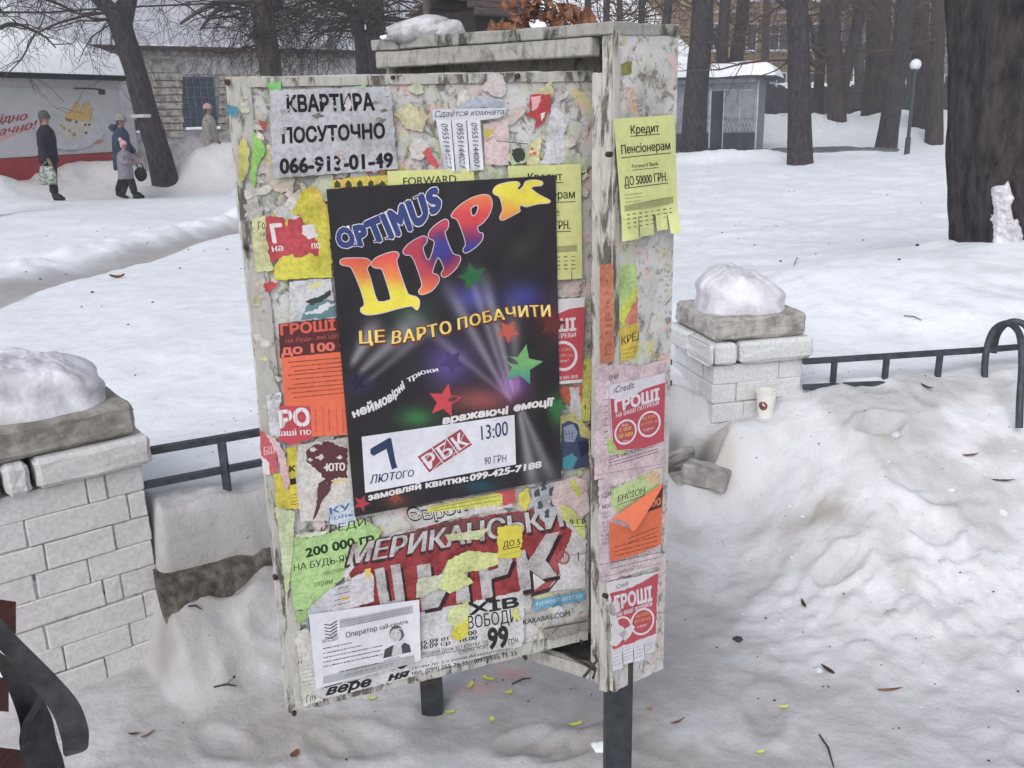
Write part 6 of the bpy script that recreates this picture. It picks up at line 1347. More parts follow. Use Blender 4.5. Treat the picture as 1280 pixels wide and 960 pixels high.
def tree(label, path, D, rads, seed, limbs=(), mat='bark', crown=None, twmat='twig', group=None, root=True, extra=None, ring=None):
    """path: survey points up the trunk; limbs: list of (points, r0, r1); crown: dict for the fine branches"""
    r_ = random.Random(seed); pts = [P(x, y, D) for x, y in path]; base = pts[0]; g_ = Zg(base.x, base.y); dv = (pts[1] - pts[0]).normalized(); pts[0] = Vector((base.x, base.y, min(base.z, g_))) - dv * (rads[0] * 1.0 + .25)
    t = thing('tree', label, 'tree', (base.x, base.y, g_), group=group)
    sp = smooth_pts(pts, 5); n = len(sp); rr = [np.interp(i / (n - 1), np.linspace(0, 1, len(rads)), rads) * (1 + r_.uniform(-.03, .03)) for i in range(n)]
    m = MB(); m.tube(sp, rr, 16); m.build('trunk', mat, t, True)
    starts = [(sp[int(n * f_)], 1) for f_ in (.5, .6, .7, .8, .9)]
    for li, (lp, a, b) in enumerate(limbs):
        q = smooth_pts([P(x, y, D + (dz if False else 0)) for x, y in lp], 4); k_ = len(q); m = MB(); m.tube(q, [a + (b - a) * i / (k_ - 1) for i in range(k_)], 9); m.build('limb', mat, t, True)
    if crown:
        m = MB(); c = dict(n=20, L=2.0, r=.03, lvl=2, droop=.05, kids=4, z0=.4, spread=1.0, up=.5); c.update(crown)
        for i in range(c['n']):
            if limbs and r_.random() < .6:
                lp, a, b = limbs[r_.randrange(len(limbs))]; u_ = r_.uniform(.2, 1) * (len(lp) - 1); k_ = min(int(u_), len(lp) - 2); x = lerp2(lp[k_], lp[k_ + 1], u_ - k_); s_ = P(x[0], x[1], D)
            else: s_ = sp[int((n - 1) * r_.uniform(c['z0'], 1))]
            a_ = r_.uniform(0, 6.283); d = Vector((math.cos(a_) * c['spread'], math.sin(a_) * c['spread'] * .7, r_.uniform(-.2, 1) * c['up']))
            grow(m, r_, s_.copy(), d, c['L'] * r_.uniform(.6, 1.2), c['r'] * r_.uniform(.7, 1.2), c['lvl'], c['droop'], 5, c['kids'], minr=c.get('minr', .005))
        m.build('crown', twmat, t)
    return t, sp
# leaning tree left with a white ring
def rad(px, D): return px / 2 / FOC * D * 1.03
T1, _s = tree('leaning dark forked tree with a pale band round its trunk, behind the woman and child', [(208, 236), (203, 210), (192, 170), (180, 130), (168, 85), (155, 45), (148, 22), (140, 6)], 22.2, [rad(34, 22), rad(27, 22), rad(25, 22), rad(24, 22), rad(23, 22), rad(24, 22), rad(22, 22)], 1,
     [([(148, 24), (138, 12), (122, -4), (100, -26), (70, -60)], rad(19, 22), rad(12, 22)), ([(152, 30), (157, 10), (162, -12), (165, -60)], rad(22, 22), rad(16, 22))], crown=dict(n=16, L=2.4, r=.03, droop=.08, kids=4, z0=.85, up=.5, minr=.005))
q0 = P(180.5, 147, 22.2); m = MB(); m.tube([q0, q0 + Vector((.0, 0, .07))], rad(27, 22), 18); m.build('painted_band', 'kiosk_trim', T1)
bd = [(340, 96), (336, 70), (331, 40), (328, 15), (326, -30)]
tree('thick-limbed tree with a short cut branch, left of the case top', bd, 17.0, [rad(26, 17), rad(24, 17), rad(22, 17), rad(23, 17), rad(22, 17)], 2,
     [([(331, 62), (322, 50), (314, 40)], rad(9, 17), rad(8, 17)), ([(328, 8), (305, 4), (285, 2), (255, 10), (225, 30)], rad(9, 17), rad(3, 17)), ([(330, 20), (345, 8), (352, -4)], rad(12, 17), rad(8, 17)), ([(285, 2), (265, 18), (250, 38)], rad(6, 17), rad(2, 17))], mat='bark_grey', crown=dict(n=44, L=1.4, r=.016, droop=.12, kids=5, z0=.7, up=.3, minr=.003))
tree('slender dark forked tree directly left of the case corner', [(452, 100), (452, 70), (448, 40), (444, 22)], 20, [rad(14, 20), rad(14, 20), rad(17, 20)], 3,
     [([(446, 30), (436, 12), (424, -8), (410, -30)], rad(13, 20), rad(9, 20)), ([(448, 34), (453, 10), (453, -30)], rad(11, 20), rad(10, 20))], crown=dict(n=34, L=2.0, r=.025, droop=.12, kids=5, z0=.5, up=.3, minr=.005))
tree('stout straight dark tree just behind the slender forked one by the case corner', [(470, 100), (470, 55), (469, 20), (468, -40)], 23, [rad(22, 23), rad(20, 23), rad(20, 23)], 4, crown=dict(n=24, L=2.4, r=.03, droop=.1, kids=5, z0=.5, up=.3, minr=.005))
# thicket of far branches in the upper left
tree('far bare tree of fine drooping twigs at the upper left corner', [(-30, 210), (-30, 120), (-34, 50), (-30, 0), (-20, -60)], 18, [.16, .14, .12, .10], 14, [([(-30, 10), (10, -10), (60, 0), (100, 18)], .05, .015), ([(-30, 60), (10, 30), (50, 42), (70, 60)], .04, .01), ([(-30, -20), (30, -40), (90, -30), (130, -4)], .05, .015)], crown=dict(n=42, L=1.3, r=.013, droop=.08, kids=4, z0=.6, up=.5, minr=.003))
for i, (px, wd, D, lean, lab) in enumerate(((735, 9, 30, 0, 'thin far trunk nearest the dry leaves above the case'), (756, 9, 33, 2, 'narrow straight far trunk second right of the dry leaves'), (780, 8, 36, -5, 'far trunk curving left above the right end of the case top'), (800, 9, 38, 2, 'slim far trunk above the corner of the case'), (824, 11, 33, 10, 'far trunk leaning right above the narrow side panel'))):
    tree(lab, [(px, 150), (px + lean * .3, 80), (px + lean, 20), (px + lean * 1.4, -40)], D, [rad(wd, D), rad(wd, D) * .9, rad(wd, D) * .8], 20 + i, mat='bark_far', crown=dict(n=10, L=2.6, r=.035, droop=.0, kids=4, z0=.45, up=.9, minr=.008), twmat='twig_brown', group='bare trees beyond the park')
RT = [((866, 193), (870, 120), (876, 50), (880, -30), 26, 30, 'wide leaning trunk in front of the kiosk at its left edge', 'bark'),
      ((897, 150), (901, 90), (905, 30), (908, -30), 13, 36, 'trunk rising behind the kiosk roof, second from the left', 'bark_far'),
      ((916, 150), (921, 70), (927, 30), (931, -30), 15, 38, 'slanting trunk above the right half of the kiosk roof', 'bark_far'),
      ((1000, 206), (999, 120), (998, 50), (995, -30), 24, 26.5, 'straight dark tree standing between the kiosk and the globe lamp', 'bark'),
      ((1022, 150), (1024, 100), (1028, 50), (1034, -30), 11, 44, 'thin forked trunk right of the straight middle tree', 'bark_far'),
      ((1046, 150), (1044, 100), (1042, 50), (1038, -30), 17, 42, 'far double trunk left of the slanting one', 'bark_far'),
      ((1048, 150), (1056, 95), (1068, 50), (1084, -30), 13, 42.5, 'trunk slanting strongly right in the far row', 'bark_far'),
      ((1094, 150), (1097, 90), (1098, 50), (1100, -30), 26, 45, 'broad far trunk with flared foot left of the lamp', 'bark_far'),
      ((1107, 187), (1117, 120), (1127, 50), (1135, -30), 19, 36, 'tree leaning right just left of the globe lamp', 'bark'),
      ((1152, 150), (1151, 90), (1150, 50), (1150, -30), 18, 42, 'far trunk close to the right of the globe lamp', 'bark_far'),
      ((1170, 150), (1170, 90), (1172, 50), (1174, -30), 15, 40, 'far trunk half hidden by the huge right tree', 'bark_far'),
      ((958, 150), (956, 90), (957, 50), (960, -30), 9, 55, 'thin trunk against the ochre building wall', 'bark_far'),
      ((1075, 150), (1074, 90), (1072, 50), (1070, -30), 10, 55, 'thin far trunk in the gap left of the broad one', 'bark_far'),
      ((1140, 150), (1141, 90), (1140, 50), (1139, -30), 12, 60, 'thin far trunk right behind the lamp post', 'bark_far')]
for i, (a, b, c, d, wd, D, lab, mt) in enumerate(RT):
    lim = []
    if i == 3: lim = [([(1004, 60), (1015, 78), (1026, 82), (1036, 70)], .09, .04), ([(1000, 30), (985, 10), (965, -5)], .10, .04), ([(1000, 60), (975, 85), (950, 95)], .03, .012)]
    if i == 4: lim = [([(1026, 80), (1018, 60), (1012, 20)], .1, .05)]
    if i == 2: lim = [([(912, 82), (902, 66), (894, 50), (884, 40)], .14, .08)]
    tree(lab, [a, b, c, d], D, [rad(wd, D) * 1.4, rad(wd, D) * 1.04, rad(wd, D), rad(wd, D) * .95, rad(wd, D) * .9], 40 + i, lim, mat=mt, crown=dict(n=13 if D > 30 else 7, L=3.0, r=.035, droop=.0, kids=4, z0=.5, up=1.1, minr=.008 if D > 33 else .006), twmat='twig_brown', group='bare trees beyond the park')
# huge near tree at the right edge
cx_ = P(1287, 327, 6.45); t = thing('tree', 'huge dark tree trunk filling the right edge with snow plastered on its foot', 'tree', (cx_.x, cx_.y, .5)); r_ = random.Random(8)
from mathutils import noise as mn
vs_ = []; nz_, na = 70, 72
for i in range(nz_):
    z = -.1 + 4.2 * i / (nz_ - 1); R0 = .37 + .10 * min(1, max(0, z) / 1.3) + .10 * max(0, (z - 1.7)) * .5
    for k_ in range(na):
        a_ = 6.2832 * k_ / na; f_ = .035 * mn.fractal(Vector((math.cos(a_) * 4.5, math.sin(a_) * 4.5, z * .9)), .9, 2.0, 4) + .02 * math.sin(a_ * 9 + 2 * mn.noise(Vector((a_, z, 0))))
        R1 = R0 + f_; vs_.append((cx_.x + .06 - .055 * (z - .5) + R1 * math.cos(a_), cx_.y + R1 * math.sin(a_) + .2, z))
fs = [[i * na + k_, i * na + (k_ + 1) % na, (i + 1) * na + (k_ + 1) % na, (i + 1) * na + k_] for i in range(nz_ - 1) for k_ in range(na)] + [list(range((nz_ - 1) * na, nz_ * na))]
mesh_obj('trunk', vs_, fs, 'bark', t, smooth=True); BT = t
trunk_c = Vector((cx_.x + .06, cx_.y + .2, 0))
def on_trunk(px, py, off=.0):
    """point on the near face of the big trunk"""
    d = ray(px, py); tt = 3.0
    while tt < 12:
        q = CAM + d * tt; z = q.z; R0 = .37 + .10 * min(1, max(0, z) / 1.3); c = Vector((trunk_c.x - .055 * (z - .5), trunk_c.y, 0))
        if math.hypot(q.x - c.x, q.y - c.y) < R0 + off: return q
        tt += .01
    return CAM + d * 6.2
from mathutils.geometry import delaunay_2d_cdt
def plaster(name, ring, hmax):
    r_ = random.Random(5); ring = torn(smooth_ring(ring, 2), .7, 2.5, 3); n = len(ring); V = [Vector(q) for q in ring]
    xs = [q[0] for q in ring]; ys_ = [q[1] for q in ring]
    def ins(x, y):
        c = False; j = n - 1
        for i in range(n):
            if (ring[i][1] > y) != (ring[j][1] > y) and x < (ring[j][0] - ring[i][0]) * (y - ring[i][1]) / (ring[j][1] - ring[i][1]) + ring[i][0]: c = not c
            j = i
        return c
    y = min(ys_)
    while y < max(ys_):
        x = min(xs)
        while x < max(xs):
            if ins(x, y): V.append(Vector((x + r_.uniform(-.4, .4), y + r_.uniform(-.4, .4))))
            x += 1.6
        y += 1.6
    vo, eo, fo, *_q = delaunay_2d_cdt(V, [(i, (i + 1) % n) for i in range(n)], [], 0, 1e-5); out = []
    for v in vo:
        dm = min(math.hypot(v.x - q[0], v.y - q[1]) for q in ring); k_ = min(1, dm / 7) ** .6
        out.append(on_trunk(v.x, v.y, (.004 if dm < .3 else .006 + hmax * k_ * (1 + .35 * mn.fractal(Vector((v.x * .12, v.y * .12, 1)), .8, 2, 4)))))
    mesh_obj(name, out, [list(f) for f in fo if ins(sum(vo[i].x for i in f) / len(f), sum(vo[i].y for i in f) / len(f))], 'grey_snow', BT, smooth=True)
plaster('snow_plaster', [(1160 + x / 6, 180 + y / 6) for x, y in [(470, 345), (495, 315), (540, 310), (575, 305), (600, 275), (615, 320), (632, 380), (650, 410), (625, 455), (632, 520), (645, 570), (670, 560), (695, 620), (716, 740), (640, 800), (560, 800), (490, 775), (474, 720), (480, 640), (455, 570), (482, 520), (478, 440)]], .05)


# twiggy shrub with dry brown leaves over the case top
q = P(690, 60, 6.0); t = thing('dry_leaf_shrub', 'young oak with clinging dry orange-brown leaves just above the case top', 'tree', (q.x, q.y, 0)); r_ = random.Random(12)
m = MB(); m.tube(smooth_pts([Vector((q.x, q.y, -.1)), Vector((q.x + .03, q.y, 1.0)), P(690, 40, 6.0), P(684, 10, 6.0), P(676, -30, 6)]), .014, 6); m.build('trunk', 'bark_grey', t, True)
m = MB(); tips = []
for (x, y) in ((640, 8), (650, 18), (664, 22), (690, 12), (684, 26), (700, 34), (716, 28), (728, 20), (735, 12), (628, 36), (624, 40), (708, 36), (690, 36), (676, 4), (660, 4), (650, -8), (720, 6)):
    a = P(686 + r_.uniform(-8, 8), 30 + r_.uniform(-20, 10), 6.0); b = P(x, y, 6.0 + r_.uniform(-.15, .15)); m.tube([a, a.lerp(b, .5) + Vector((0, 0, .03)), b], [.005, .003, .002], 4, False); tips += [b, a.lerp(b, .8)]
m.build('branches', 'twig', t)
V, Fs = [], []
leaf_me = None
def leaf_mesh(nm, L, W):
    vs_ = []; n = 7
    for i in range(n): u = i / (n - 1); w_ = W * math.sin(math.pi * min(1, u * 1.02)) ** .7 * (1 + .22 * (-1) ** i); cz = .25 * L * math.sin(u * 3); vs_ += [(-w_, u * L, cz + abs(w_) * .5), (0, u * L, cz), (w_, u * L, cz + abs(w_) * .5)]
    fs = [[i * 3 + k_, i * 3 + k_ + 1, i * 3 + k_ + 4, i * 3 + k_ + 3] for i in range(n - 1) for k_ in (0, 1)]
    m_ = bpy.data.meshes.new(nm); m_.from_pydata(vs_, [], fs); m_.materials.append(MATS['dry_leaf']); return m_
LM = leaf_mesh('leaf', .085, .028)
for i in range(150):
    c = tips[r_.randrange(len(tips))] + rv(r_, .022); o = bpy.data.objects.new('leaf', LM); COL.objects.link(o); o.parent = t; o.matrix_parent_inverse = t.matrix_basis.inverted()
    o.location = c; o.rotation_euler = (r_.uniform(1.8, 4.2), r_.uniform(-1, 1), r_.uniform(0, 6.28)); s_ = r_.uniform(.7, 1.25); o.scale = (s_, s_, s_)

# ================================================================== PEOPLE
def skin(name, V, E, Rr, mat, par, sub=1, root=0):
    me_ = bpy.data.meshes.new(name); me_.from_pydata([tuple(v) for v in V], E, []); o = bpy.data.objects.new(name, me_); COL.objects.link(o); o.parent = par; o.matrix_parent_inverse = par.matrix_basis.inverted()
    md = o.modifiers.new('skin', 'SKIN'); md.use_smooth_shade = True
    for i, sv in enumerate(me_.skin_vertices[0].data): r_ = Rr[i]; sv.radius = (r_, r_) if not hasattr(r_, '__len__') else r_; sv.use_root = (i == root)
    sb = o.modifiers.new('sub', 'SUBSURF'); sb.levels = sub; sb.render_levels = sub; o.data.materials.append(MATS[mat]); return o
def loft(name, rings, mat, par, n=20, cap=True):
    """rings: (centre x, y, z, rx, ry)"""
    vs_ = []; r_ = random.Random(len(rings))
    for (x, y, z, rx, ry) in rings:
        for k_ in range(n): a_ = 6.2832 * k_ / n; w_ = 1 + .02 * math.sin(a_ * 5 + z * 9); vs_.append((x + rx * math.cos(a_) * w_, y + ry * math.sin(a_) * w_, z + .006 * math.sin(a_ * 4 + z * 20)))
    m_ = len(rings); fs = [[i * n + k_, i * n + (k_ + 1) % n, (i + 1) * n + (k_ + 1) % n, (i + 1) * n + k_] for i in range(m_ - 1) for k_ in range(n)] + [list(range(n))[::-1], [(m_ - 1) * n + k_ for k_ in range(n)]]
    return vs_, fs
def person(label, px, py, D, h, cfg, group=None):
    """a walking or standing figure; local x is where it walks to (the photo's right), heights scale with h"""
    q = P(px, py, D); g_ = Zg(q.x, q.y) if cfg.get('ground', True) else q.z
    t = thing('person', label, 'person', (q.x, q.y, g_), group=group); s_ = h / 1.72
    def L(x, y, z): return Vector((q.x + x * s_, q.y + y * s_, g_ + z * s_))
    st = cfg.get('stride', .0); lean = cfg.get('lean', .02); hy = cfg.get('face', 0.0)
    hip, kn = .90, .48
    fl = [(-st * .9, .09), (st * .9, -.09)]
    kx = [(-st * .25, .09), (st * .62, -.09)]
    kz = [kn, kn + .02]
    hd = (lean * 1.7 + .02, 0, 1.60)
    aL = cfg.get('armL', [(lean, .17, 1.36), (-.02, .26, 1.12), (.10, .22, .90)]); aR = cfg.get('armR', [(lean, -.21, 1.38), (.0, -.26, 1.10), (.10, -.22, .88)])
    # continuous body
    B = [L(0, 0, hip + .02), L(lean * .5, 0, 1.12), L(lean, 0, 1.36), L(lean * 1.3, 0, 1.47), L(*hd)]; E = [(0, 1), (1, 2), (2, 3), (3, 4)]; Rr = [.12, .11, .095, .055, .085]
    B += [L(hd[0] + .01, 0, hd[2] + .07)]; E += [(4, 5)]; Rr += [.075]
    for j, A_ in enumerate((aL, aR)):
        b0 = len(B); B += [L(*A_[0]), L(*A_[1]), L(*A_[2])]; E += [(2, b0), (b0, b0 + 1), (b0 + 1, b0 + 2)]; Rr += [.036, .034, .03]
        hx = Vector(A_[2]) - Vector(A_[1]); hx.normalize(); b1 = len(B); B += [L(*(Vector(A_[2]) + hx * .07))]; E += [(b0 + 2, b1)]; Rr += [.034]
        for fk in range(4): B.append(L(*(Vector(A_[2]) + hx * (.13 + .01 * (fk in (1, 2))) + Vector((.012, (fk - 1.5) * .017, -.01))))); E.append((b1, len(B) - 1)); Rr.append(.009)
        B.append(L(*(Vector(A_[2]) + hx * .07 + Vector((.045, .012, -.01))))); E.append((b1, len(B) - 1)); Rr.append(.010)
    for j in (0, 1):
        b0 = len(B); B += [L(0, fl[j][1], hip), L(kx[j][0], kx[j][1], kz[j]), L(fl[j][0], fl[j][1], .09), L(fl[j][0] + .13, fl[j][1], .04)]; E += [(0, b0), (b0, b0 + 1), (b0 + 1, b0 + 2), (b0 + 2, b0 + 3)]; Rr += [.085, .055, .04, .035]
    skin('body', B, E, [x * s_ for x in Rr], 'skin', t)
    # trousers and boots
    lw = cfg.get('legw', 1.0)
    B = [L(0, 0, hip + .04)]; E = []; Rr = [.15]
    for j in (0, 1): b0 = len(B); B += [L(0, fl[j][1], hip - .08), L(kx[j][0], kx[j][1], kz[j]), L(fl[j][0] - .005, fl[j][1], .12)]; E += [(0, b0), (b0, b0 + 1), (b0 + 1, b0 + 2)]; Rr += [.105 * lw, .082 * lw, .070 * lw]
    skin('trousers', B, E, [x * s_ for x in Rr], cfg.get('trousers', 'cloth_dark'), t)
    for j in (0, 1):
        x0 = fl[j][0]; tl = (.05 if j == 0 and st > .05 else 0); B = [L(x0 - .05, fl[j][1], .055 + tl), L(x0 + .03, fl[j][1], .06 + tl * .6), L(x0 + .13, fl[j][1], .045), L(x0 + .19, fl[j][1], .035), L(x0, fl[j][1], .17 + tl * .5)]
        skin('boot', B, [(0, 1), (1, 2), (2, 3), (1, 4)], [.05 * s_, .055 * s_, .048 * s_, .035 * s_, .062 * s_], 'boots', t, root=1)
    # coat: body plus sleeves
    hem = cfg.get('hem', .80); cw = cfg.get('coatw', 1.0); V, Fc = [], []
    rings = [(0, 0, hem, .165 * cw, .225 * cw), (0, 0, hem + .06, .17 * cw, .23 * cw), (lean * .4, 0, 1.05, .16 * cw, .215 * cw), (lean * .8, 0, 1.22, .165 * cw, .225 * cw), (lean, 0, 1.34, .15 * cw, .215 * cw), (lean * 1.2, 0, 1.41, .125 * cw, .185 * cw), (lean * 1.3, 0, 1.445, .10 * cw, .13 * cw), (lean * 1.4, 0, 1.48, .075, .085), (lean * 1.5, 0, 1.50, .07, .078)]
    vs_, fs = loft('c', rings, None, None); mesh_obj('coat', [L(*v) for v in vs_], fs, cfg['coat'], t, smooth=True)
    for A_ in (aL, aR): skin('sleeve', [L(A_[0][0], A_[0][1], A_[0][2] - .01), L(*A_[1]), L(*A_[2])], [(0, 1), (1, 2)], [.098 * s_ * cw, .078 * s_ * cw, .062 * s_ * cw], cfg['coat'], t)
    if cfg.get('hood'): vs_, fs = loft('h', [(lean - .10, 0, 1.42, .07, .12), (lean - .13, 0, 1.50, .10, .13), (lean - .12, 0, 1.56, .06, .10)], None, None); mesh_obj('hood', [L(*v) for v in vs_], fs, cfg['coat'], t, smooth=True)
    # hat, hair and face
    hm = cfg['hat']; hx, hz = hd[0], hd[2]
    vs_, fs = loft('h', [(hx - .01, 0, hz + .045, .108, .096), (hx - .01, 0, hz + .085, .112, .10), (hx - .012, 0, hz + .13, .10, .09), (hx - .015, 0, hz + .165, .07, .065), (hx - .015, 0, hz + .182, .03, .03)], None, None); ho = mesh_obj('hat', [L(*v) for v in vs_], fs, hm, t, smooth=True)
    if cfg.get('pom'): blob('pompom', L(hx - .09, 0, hz + .20), .05 * s_ * 1.3, hm, ho, 3, .2, 2)
    if cfg.get('brim'): vs_, fs = loft('b', [(hx - .005, 0, hz + .035, .118, .108), (hx - .005, 0, hz + .068, .12, .11)], None, None); mesh_obj('hat_brim', [L(*v) for v in vs_], fs, hm, ho, smooth=True)
    vs_, fs = loft('h', [(hx - .055, 0, hz - .05, .045, .07), (hx - .05, 0, hz, .062, .085), (hx - .04, 0, hz + .05, .07, .09)], None, None); mesh_obj('hair', [L(*v) for v in vs_], fs, cfg.get('hair', 'hat_grey'), t, smooth=True)
    skin('nose', [L(hx + .075, 0, hz + .03), L(hx + .104, 0, hz + .0)], [(0, 1)], [.012 * s_, .014 * s_], 'skin', t)
    for sy in (-1, 1):
        blob('eye', L(hx + .078, sy * .032, hz + .03), .009 * s_, 'eye', t, 1, 0, 1); blob('ear', L(hx, sy * .086, hz + .005), .022 * s_, 'skin', t, 2, .1, 2, (.7, .4, 1.2))
    m = MB(); m.tube([L(hx + .080, -.02, hz - .040), L(hx + .086, 0, hz - .042), L(hx + .080, .02, hz - .040)], .004 * s_, 5); m.build('mouth', 'hat_pink', t)
    return t, L
pt, Lm = person('man in a dark jacket and grey cap standing before the banner with a patterned bag', 68, 241, 20.4, 1.66, dict(coat='cloth_navy', hat='hat_grey', trousers='cloth_dark', stride=.07, hem=.76, coatw=1.02, legw=1.15, brim=True,
     armL=[(.03, .17, 1.33), (-.03, .25, 1.13), (.03, .22, .90)], armR=[(.04, -.17, 1.33), (.0, -.25, 1.12), (.08, -.20, .84)]))
b0 = Lm(.06, -.24, .64); t = thing('shopping_bag', 'patterned grey-green carrier bag hanging from the hand of the man', 'bag', b0)
vs_, fs = loft('b', [(.04, -.25, .34, .17, .05), (.04, -.25, .40, .19, .07), (.05, -.25, .56, .17, .06), (.05, -.25, .70, .13, .03)], None, None); mesh_obj('bag_body', [Lm(*v) for v in vs_], fs, 'bag_print', t, smooth=True)
m = MB(); m.tube([Lm(-.05, -.25, .69), Lm(.04, -.24, .78), Lm(.09, -.23, .80), Lm(.12, -.25, .70)], .008, 5); m.build('handle', 'bag_print', t, True)
person('woman in a hooded blue-grey coat and knitted hat walking behind the child', 158, 241, 21.0, 1.66, dict(coat='cloth_blue', hat='hat_knit', trousers='cloth_dark', stride=.26, lean=.05, hem=.62, coatw=1.06, hood=True, legw=1.05, brim=True,
     armL=[(.05, .17, 1.33), (.06, .26, 1.12), (.22, .24, .95)], armR=[(.05, -.17, 1.33), (.02, -.26, 1.12), (.14, -.24, .88)]))
person('small child in a pink pompom hat and grey patterned coat walking beside the woman', 160.5, 241.5, 20.4, 1.12, dict(coat='cloth_child', hat='hat_pink', trousers='cloth_dark', stride=.25, lean=.03, hem=.62, coatw=1.30, pom=True, legw=1.25, hair='hat_pink',
     armL=[(.03, .17, 1.33), (.10, .30, 1.14), (.30, .22, 1.10)], armR=[(.03, -.17, 1.33), (.06, -.31, 1.14), (.27, -.26, 1.12)]))
q = P(179, 226, 20.9); t = thing('handbag', 'black handbag swinging at the side of the walking woman', 'bag', q); blob('bag_body', P(176, 218, 20.9), .13, 'boots', t, 4, .08, 3, (1, .4, 1.15)); m = MB(); m.tube([P(172, 213, 20.9), P(171, 203, 20.85), P(176, 204, 20.85), P(182, 214, 20.9)], .012, 5); m.build('strap', 'boots', t, True)
person('person in a light beige coat and pink cap just left of the board', 270, 232, 23.8, 1.66, dict(coat='cloth_beige', hat='hat_pink', trousers='cloth_dark', stride=.05, lean=.0, hem=.55, coatw=1.05))

# ================================================================== SMALL THINGS ON THE SNOW
def litter(kind, label, px, py, L, W, mat, rz, cat, grp=None, curl=.3, seed=0, col=None):
    q = on_ground(px, py); r_ = random.Random(seed); n = 6; vs_ = []
    for i in range(n):
        u = i / (n - 1); w_ = W * (math.sin(math.pi * (.12 + .86 * u)) ** .8) * r_.uniform(.8, 1.1) if kind != 'paper' else W * r_.uniform(.8, 1.1)
        x = (u - .5) * L; zc = L * curl * (u - .5) ** 2 + .004
        for sgn in (-1, 0, 1): y = sgn * w_ * .5; ca, sa = math.cos(rz), math.sin(rz); X, Y = q.x + x * ca - y * sa, q.y + x * sa + y * ca; vs_.append((X, Y, q.z + zc + abs(sgn) * W * curl * .4))
    fs = [[i * 3 + k_, i * 3 + k_ + 1, i * 3 + k_ + 4, i * 3 + k_ + 3] for i in range(n - 1) for k_ in (0, 1)]
    o = mesh_obj({'leaf': 'fallen_leaf', 'paper': 'paper_scrap'}[kind], vs_, fs, mat, None, [lin(col)] * len(vs_) if col else None); tag(o, label, cat, grp); return o
litter('leaf', 'brown curled leaf on the snow right of the bench arm', 369, 946, .028, .02, 'dry_leaf', 1.2, 'leaf', 'fallen leaves on the snow', .5, 1)
litter('leaf', 'thin brown pointed leaf left of the round leaf at the bottom', 186, 921, .04, .008, 'dry_leaf', .9, 'leaf', 'fallen leaves on the snow', .3, 2)
litter('leaf', 'small dark leaf beside the thin pointed one', 168, 919, .028, .009, 'rust', .1, 'leaf', 'fallen leaves on the snow', .3, 3)
litter('leaf', 'narrow brown leaf lying right of the front post', 847, 905, .045, .010, 'dry_leaf', .5, 'leaf', 'fallen leaves on the snow', .4, 4)
litter('leaf', 'upright thin dark leaf in the lumpy snow', 1004, 758, .05, .011, 'rust', 1.5, 'leaf', 'fallen leaves on the snow', .4, 5)
litter('leaf', 'short brown stub standing in the open snow', 1034, 838, .05, .016, 'rust', 2.0, 'leaf', 'fallen leaves on the snow', .1, 6)
litter('leaf', 'flat tan leaf in the snow at the lower right', 1112, 866, .07, .012, 'dry_leaf', .1, 'leaf', 'fallen leaves on the snow', .2, 7)
litter('leaf', 'pale brown leaf near the right edge below the fence', 1213, 572, .06, .016, 'dry_leaf', .2, 'leaf', 'fallen leaves on the snow', .3, 8)
litter('leaf', 'long brown leaf at the right edge under the arch', 1253, 603, .08, .014, 'rust', -.1, 'leaf', 'fallen leaves on the snow', .2, 9)
litter('leaf', 'dark thin leaf on the snow below the short fence', 1158, 487, .06, .016, 'rust', 1.9, 'leaf', 'fallen leaves on the snow', .4, 10)
litter('leaf', 'brown clod on the clean park snow left of the board', 147, 348, .13, .08, 'dry_leaf', .3, 'leaf', 'fallen leaves on the snow', .6, 11)
for i, (px, py, L, W, rz, c, lab) in enumerate(((465, 876, .022, .012, .3, 'c6cc4e', 'yellow paper scrap under the bottom edge of the board'), (588, 860, .03, .013, 1.2, 'ccd35a', 'upright yellow scrap right of the rear post'), (610, 852, .034, .013, -.5, 'c3cb4a', 'largest yellow scrap under the board'),
     (636, 868, .02, .014, .4, 'ccd35a', 'small yellow scrap right of the largest one'), (563, 893, .024, .012, .2, 'c6cc4e', 'yellow scrap right at the foot of the rear post'), (615, 902, .016, .013, .9, 'd0d272', 'pale yellow scrap below the others'), (720, 908, .032, .012, .3, 'c9cf3e', 'bright yellow scrap left of the front post'),
     (980, 887, .025, .014, .1, 'cdd16a', 'faint yellow scrap on the snow right of the front post'), (951, 943, .022, .012, .2, 'c8ce5e', 'yellow-green scrap at the bottom right of the front post'), (812, 889, .014, .007, .1, 'cf5a3a', 'tiny orange-red scrap next to the front post'))):
    litter('paper', lab, px, py, L, W, 'paper_clean', rz, 'paper scrap', 'yellow paper scraps on the snow', .35, i, c)
for i, (a, b, lab) in enumerate((((1024, 920), (1042, 962), 'straight dark twig at the bottom right of the snow'), ((640, 857), (664, 852), 'small dark twig under the board'), ((268, 864), (296, 860), 'tiny berry twig on the trodden snow'), ((236, 763), (252, 766), 'curved little twig near the pillar foot'), ((1130, 396), (1152, 402), 'short twig on the mound behind the fence'), ((992, 334), (996, 322), 'thin sprig poking from the park snow'))):
    p0, p1 = on_ground(*a), on_ground(*b); m = MB(); mid = p0.lerp(p1, .5) + Vector((.004, 0, .012)); m.tube([p0 + Vector((0, 0, .004)), mid, p1 + Vector((0, 0, .006))], [.0022, .0028, .0015], 5)
    if i in (2, 5): m.tube([mid, mid + Vector((.02, .01, .015))], .0012, 4); m.tube([mid + Vector((.02, .01, .013)), mid + Vector((.02, .01, .018))], .003, 6)
    o = m.build('twig', 'twig'); tag(o, lab, 'twig', 'twigs on the snow')
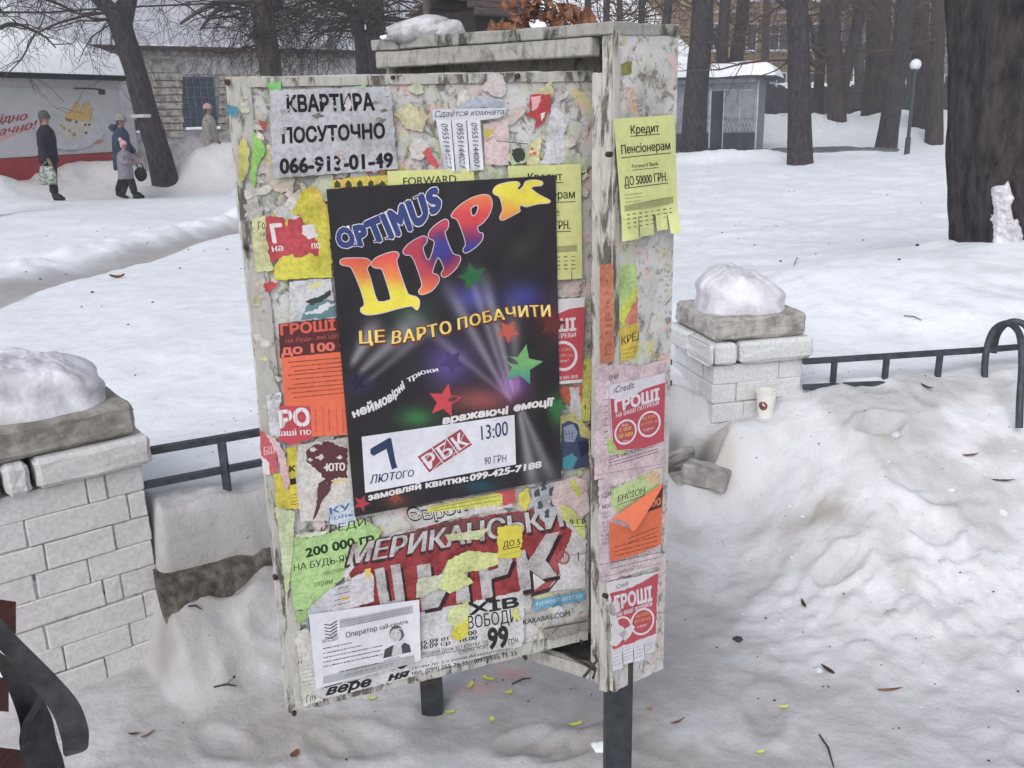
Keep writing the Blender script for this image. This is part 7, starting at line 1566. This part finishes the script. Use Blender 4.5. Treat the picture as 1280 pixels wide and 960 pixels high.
q = on_ground(922, 802); o = blob('coal_lump', q + Vector((0, 0, .004)), .012, 'black_metal', None, 4, .5, 2, (1.2, 1, .6)); tag(o, 'little black lump of coal or ash on the snow', 'coal')
q = on_ground(752, 936); o = blob('snow_lump', q + Vector((0, 0, .0)), .025, 'roof_snow', None, 9, .35, 3, (1, .8, .6)); tag(o, 'crumbly white snow lump left of the front post', 'snow')
# crumbs of debris and broken snow nobody could count
r_ = random.Random(33); m = MB()
for i in range(420):
    X, Y = (r_.uniform(-1.3, 2.6), r_.uniform(1.5, 3.6)) if i < 260 else (r_.uniform(-7, 9), r_.uniform(3.6, 18)); s_ = r_.uniform(.0012, .0035) * (1 if i < 260 else 4); z = Zg(X, Y); rz = r_.uniform(0, 3)
    ux, uy = math.cos(rz), math.sin(rz); m.hexa([(X, Y, z), (X + ux * s_ * 2, Y + uy * s_ * 2, z), (X + ux * s_ * 2 - uy * s_, Y + uy * s_ * 2 + ux * s_, z), (X - uy * s_, Y + ux * s_, z)], [(X, Y, z + s_), (X + ux * s_, Y + uy * s_, z + s_), (X + ux * s_ * 1.5 - uy * s_, Y + uy * s_ + ux * s_, z + s_ * .7), (X - uy * s_ * .5, Y + ux * s_, z + s_)])
o = m.build('debris_crumbs', 'twig'); o['kind'] = 'stuff'
m_v, m_f = [], []
bm = bmesh.new(); bmesh.ops.create_icosphere(bm, subdivisions=2, radius=1); iv = [v.co.copy() for v in bm.verts]; ifc = [[v.index for v in f.verts] for f in bm.faces]; bm.free()
for i in range(80):
    if i < 60: X, Y = r_.gauss(1.35, .34), r_.gauss(2.55, .28)
    else: X, Y = r_.uniform(.4, 2.4), r_.uniform(1.8, 3.2)
    if X < .45 or Y > 3.1: continue
    s_ = min(.026, r_.uniform(.003, .008) * (1 + 2.4 * r_.random() ** 5)); z = Zg(X, Y); o_ = len(m_v); sq = r_.uniform(.5, .8)
    for v in iv: k_ = 1 + .3 * mn.noise(v * 1.7 + Vector((i, 0, 0))); m_v.append((X + v.x * s_ * k_, Y + v.y * s_ * k_, z + v.z * s_ * k_ * sq - s_ * .35))
    m_f += [[a + o_ for a in f] for f in ifc]
o = mesh_obj('snow_crumbs', m_v, m_f, 'grey_snow', smooth=True); o['kind'] = 'stuff'
COL.objects.unlink(_fo); bpy.data.objects.remove(_fo)

# ================================================================== the air between here and the far trees
m = MB(); m.box((-75, -8, -2.2), (150, 0, 0), (0, 112, 0), (0, 0, 24)); o = m.build('haze', None); o['kind'] = 'stuff'
hm_ = bpy.data.materials.new('haze'); hm_.use_nodes = True; tn = hm_.node_tree; tn.nodes.clear(); pv = tn.nodes.new('ShaderNodeVolumePrincipled'); pv.inputs['Density'].default_value = 0.0040; pv.inputs['Color'].default_value = (.86, .86, .90, 1); pv.inputs['Anisotropy'].default_value = 0.2
om = tn.nodes.new('ShaderNodeOutputMaterial'); tn.links.new(pv.outputs[0], om.inputs['Volume']); o.data.materials.append(hm_)
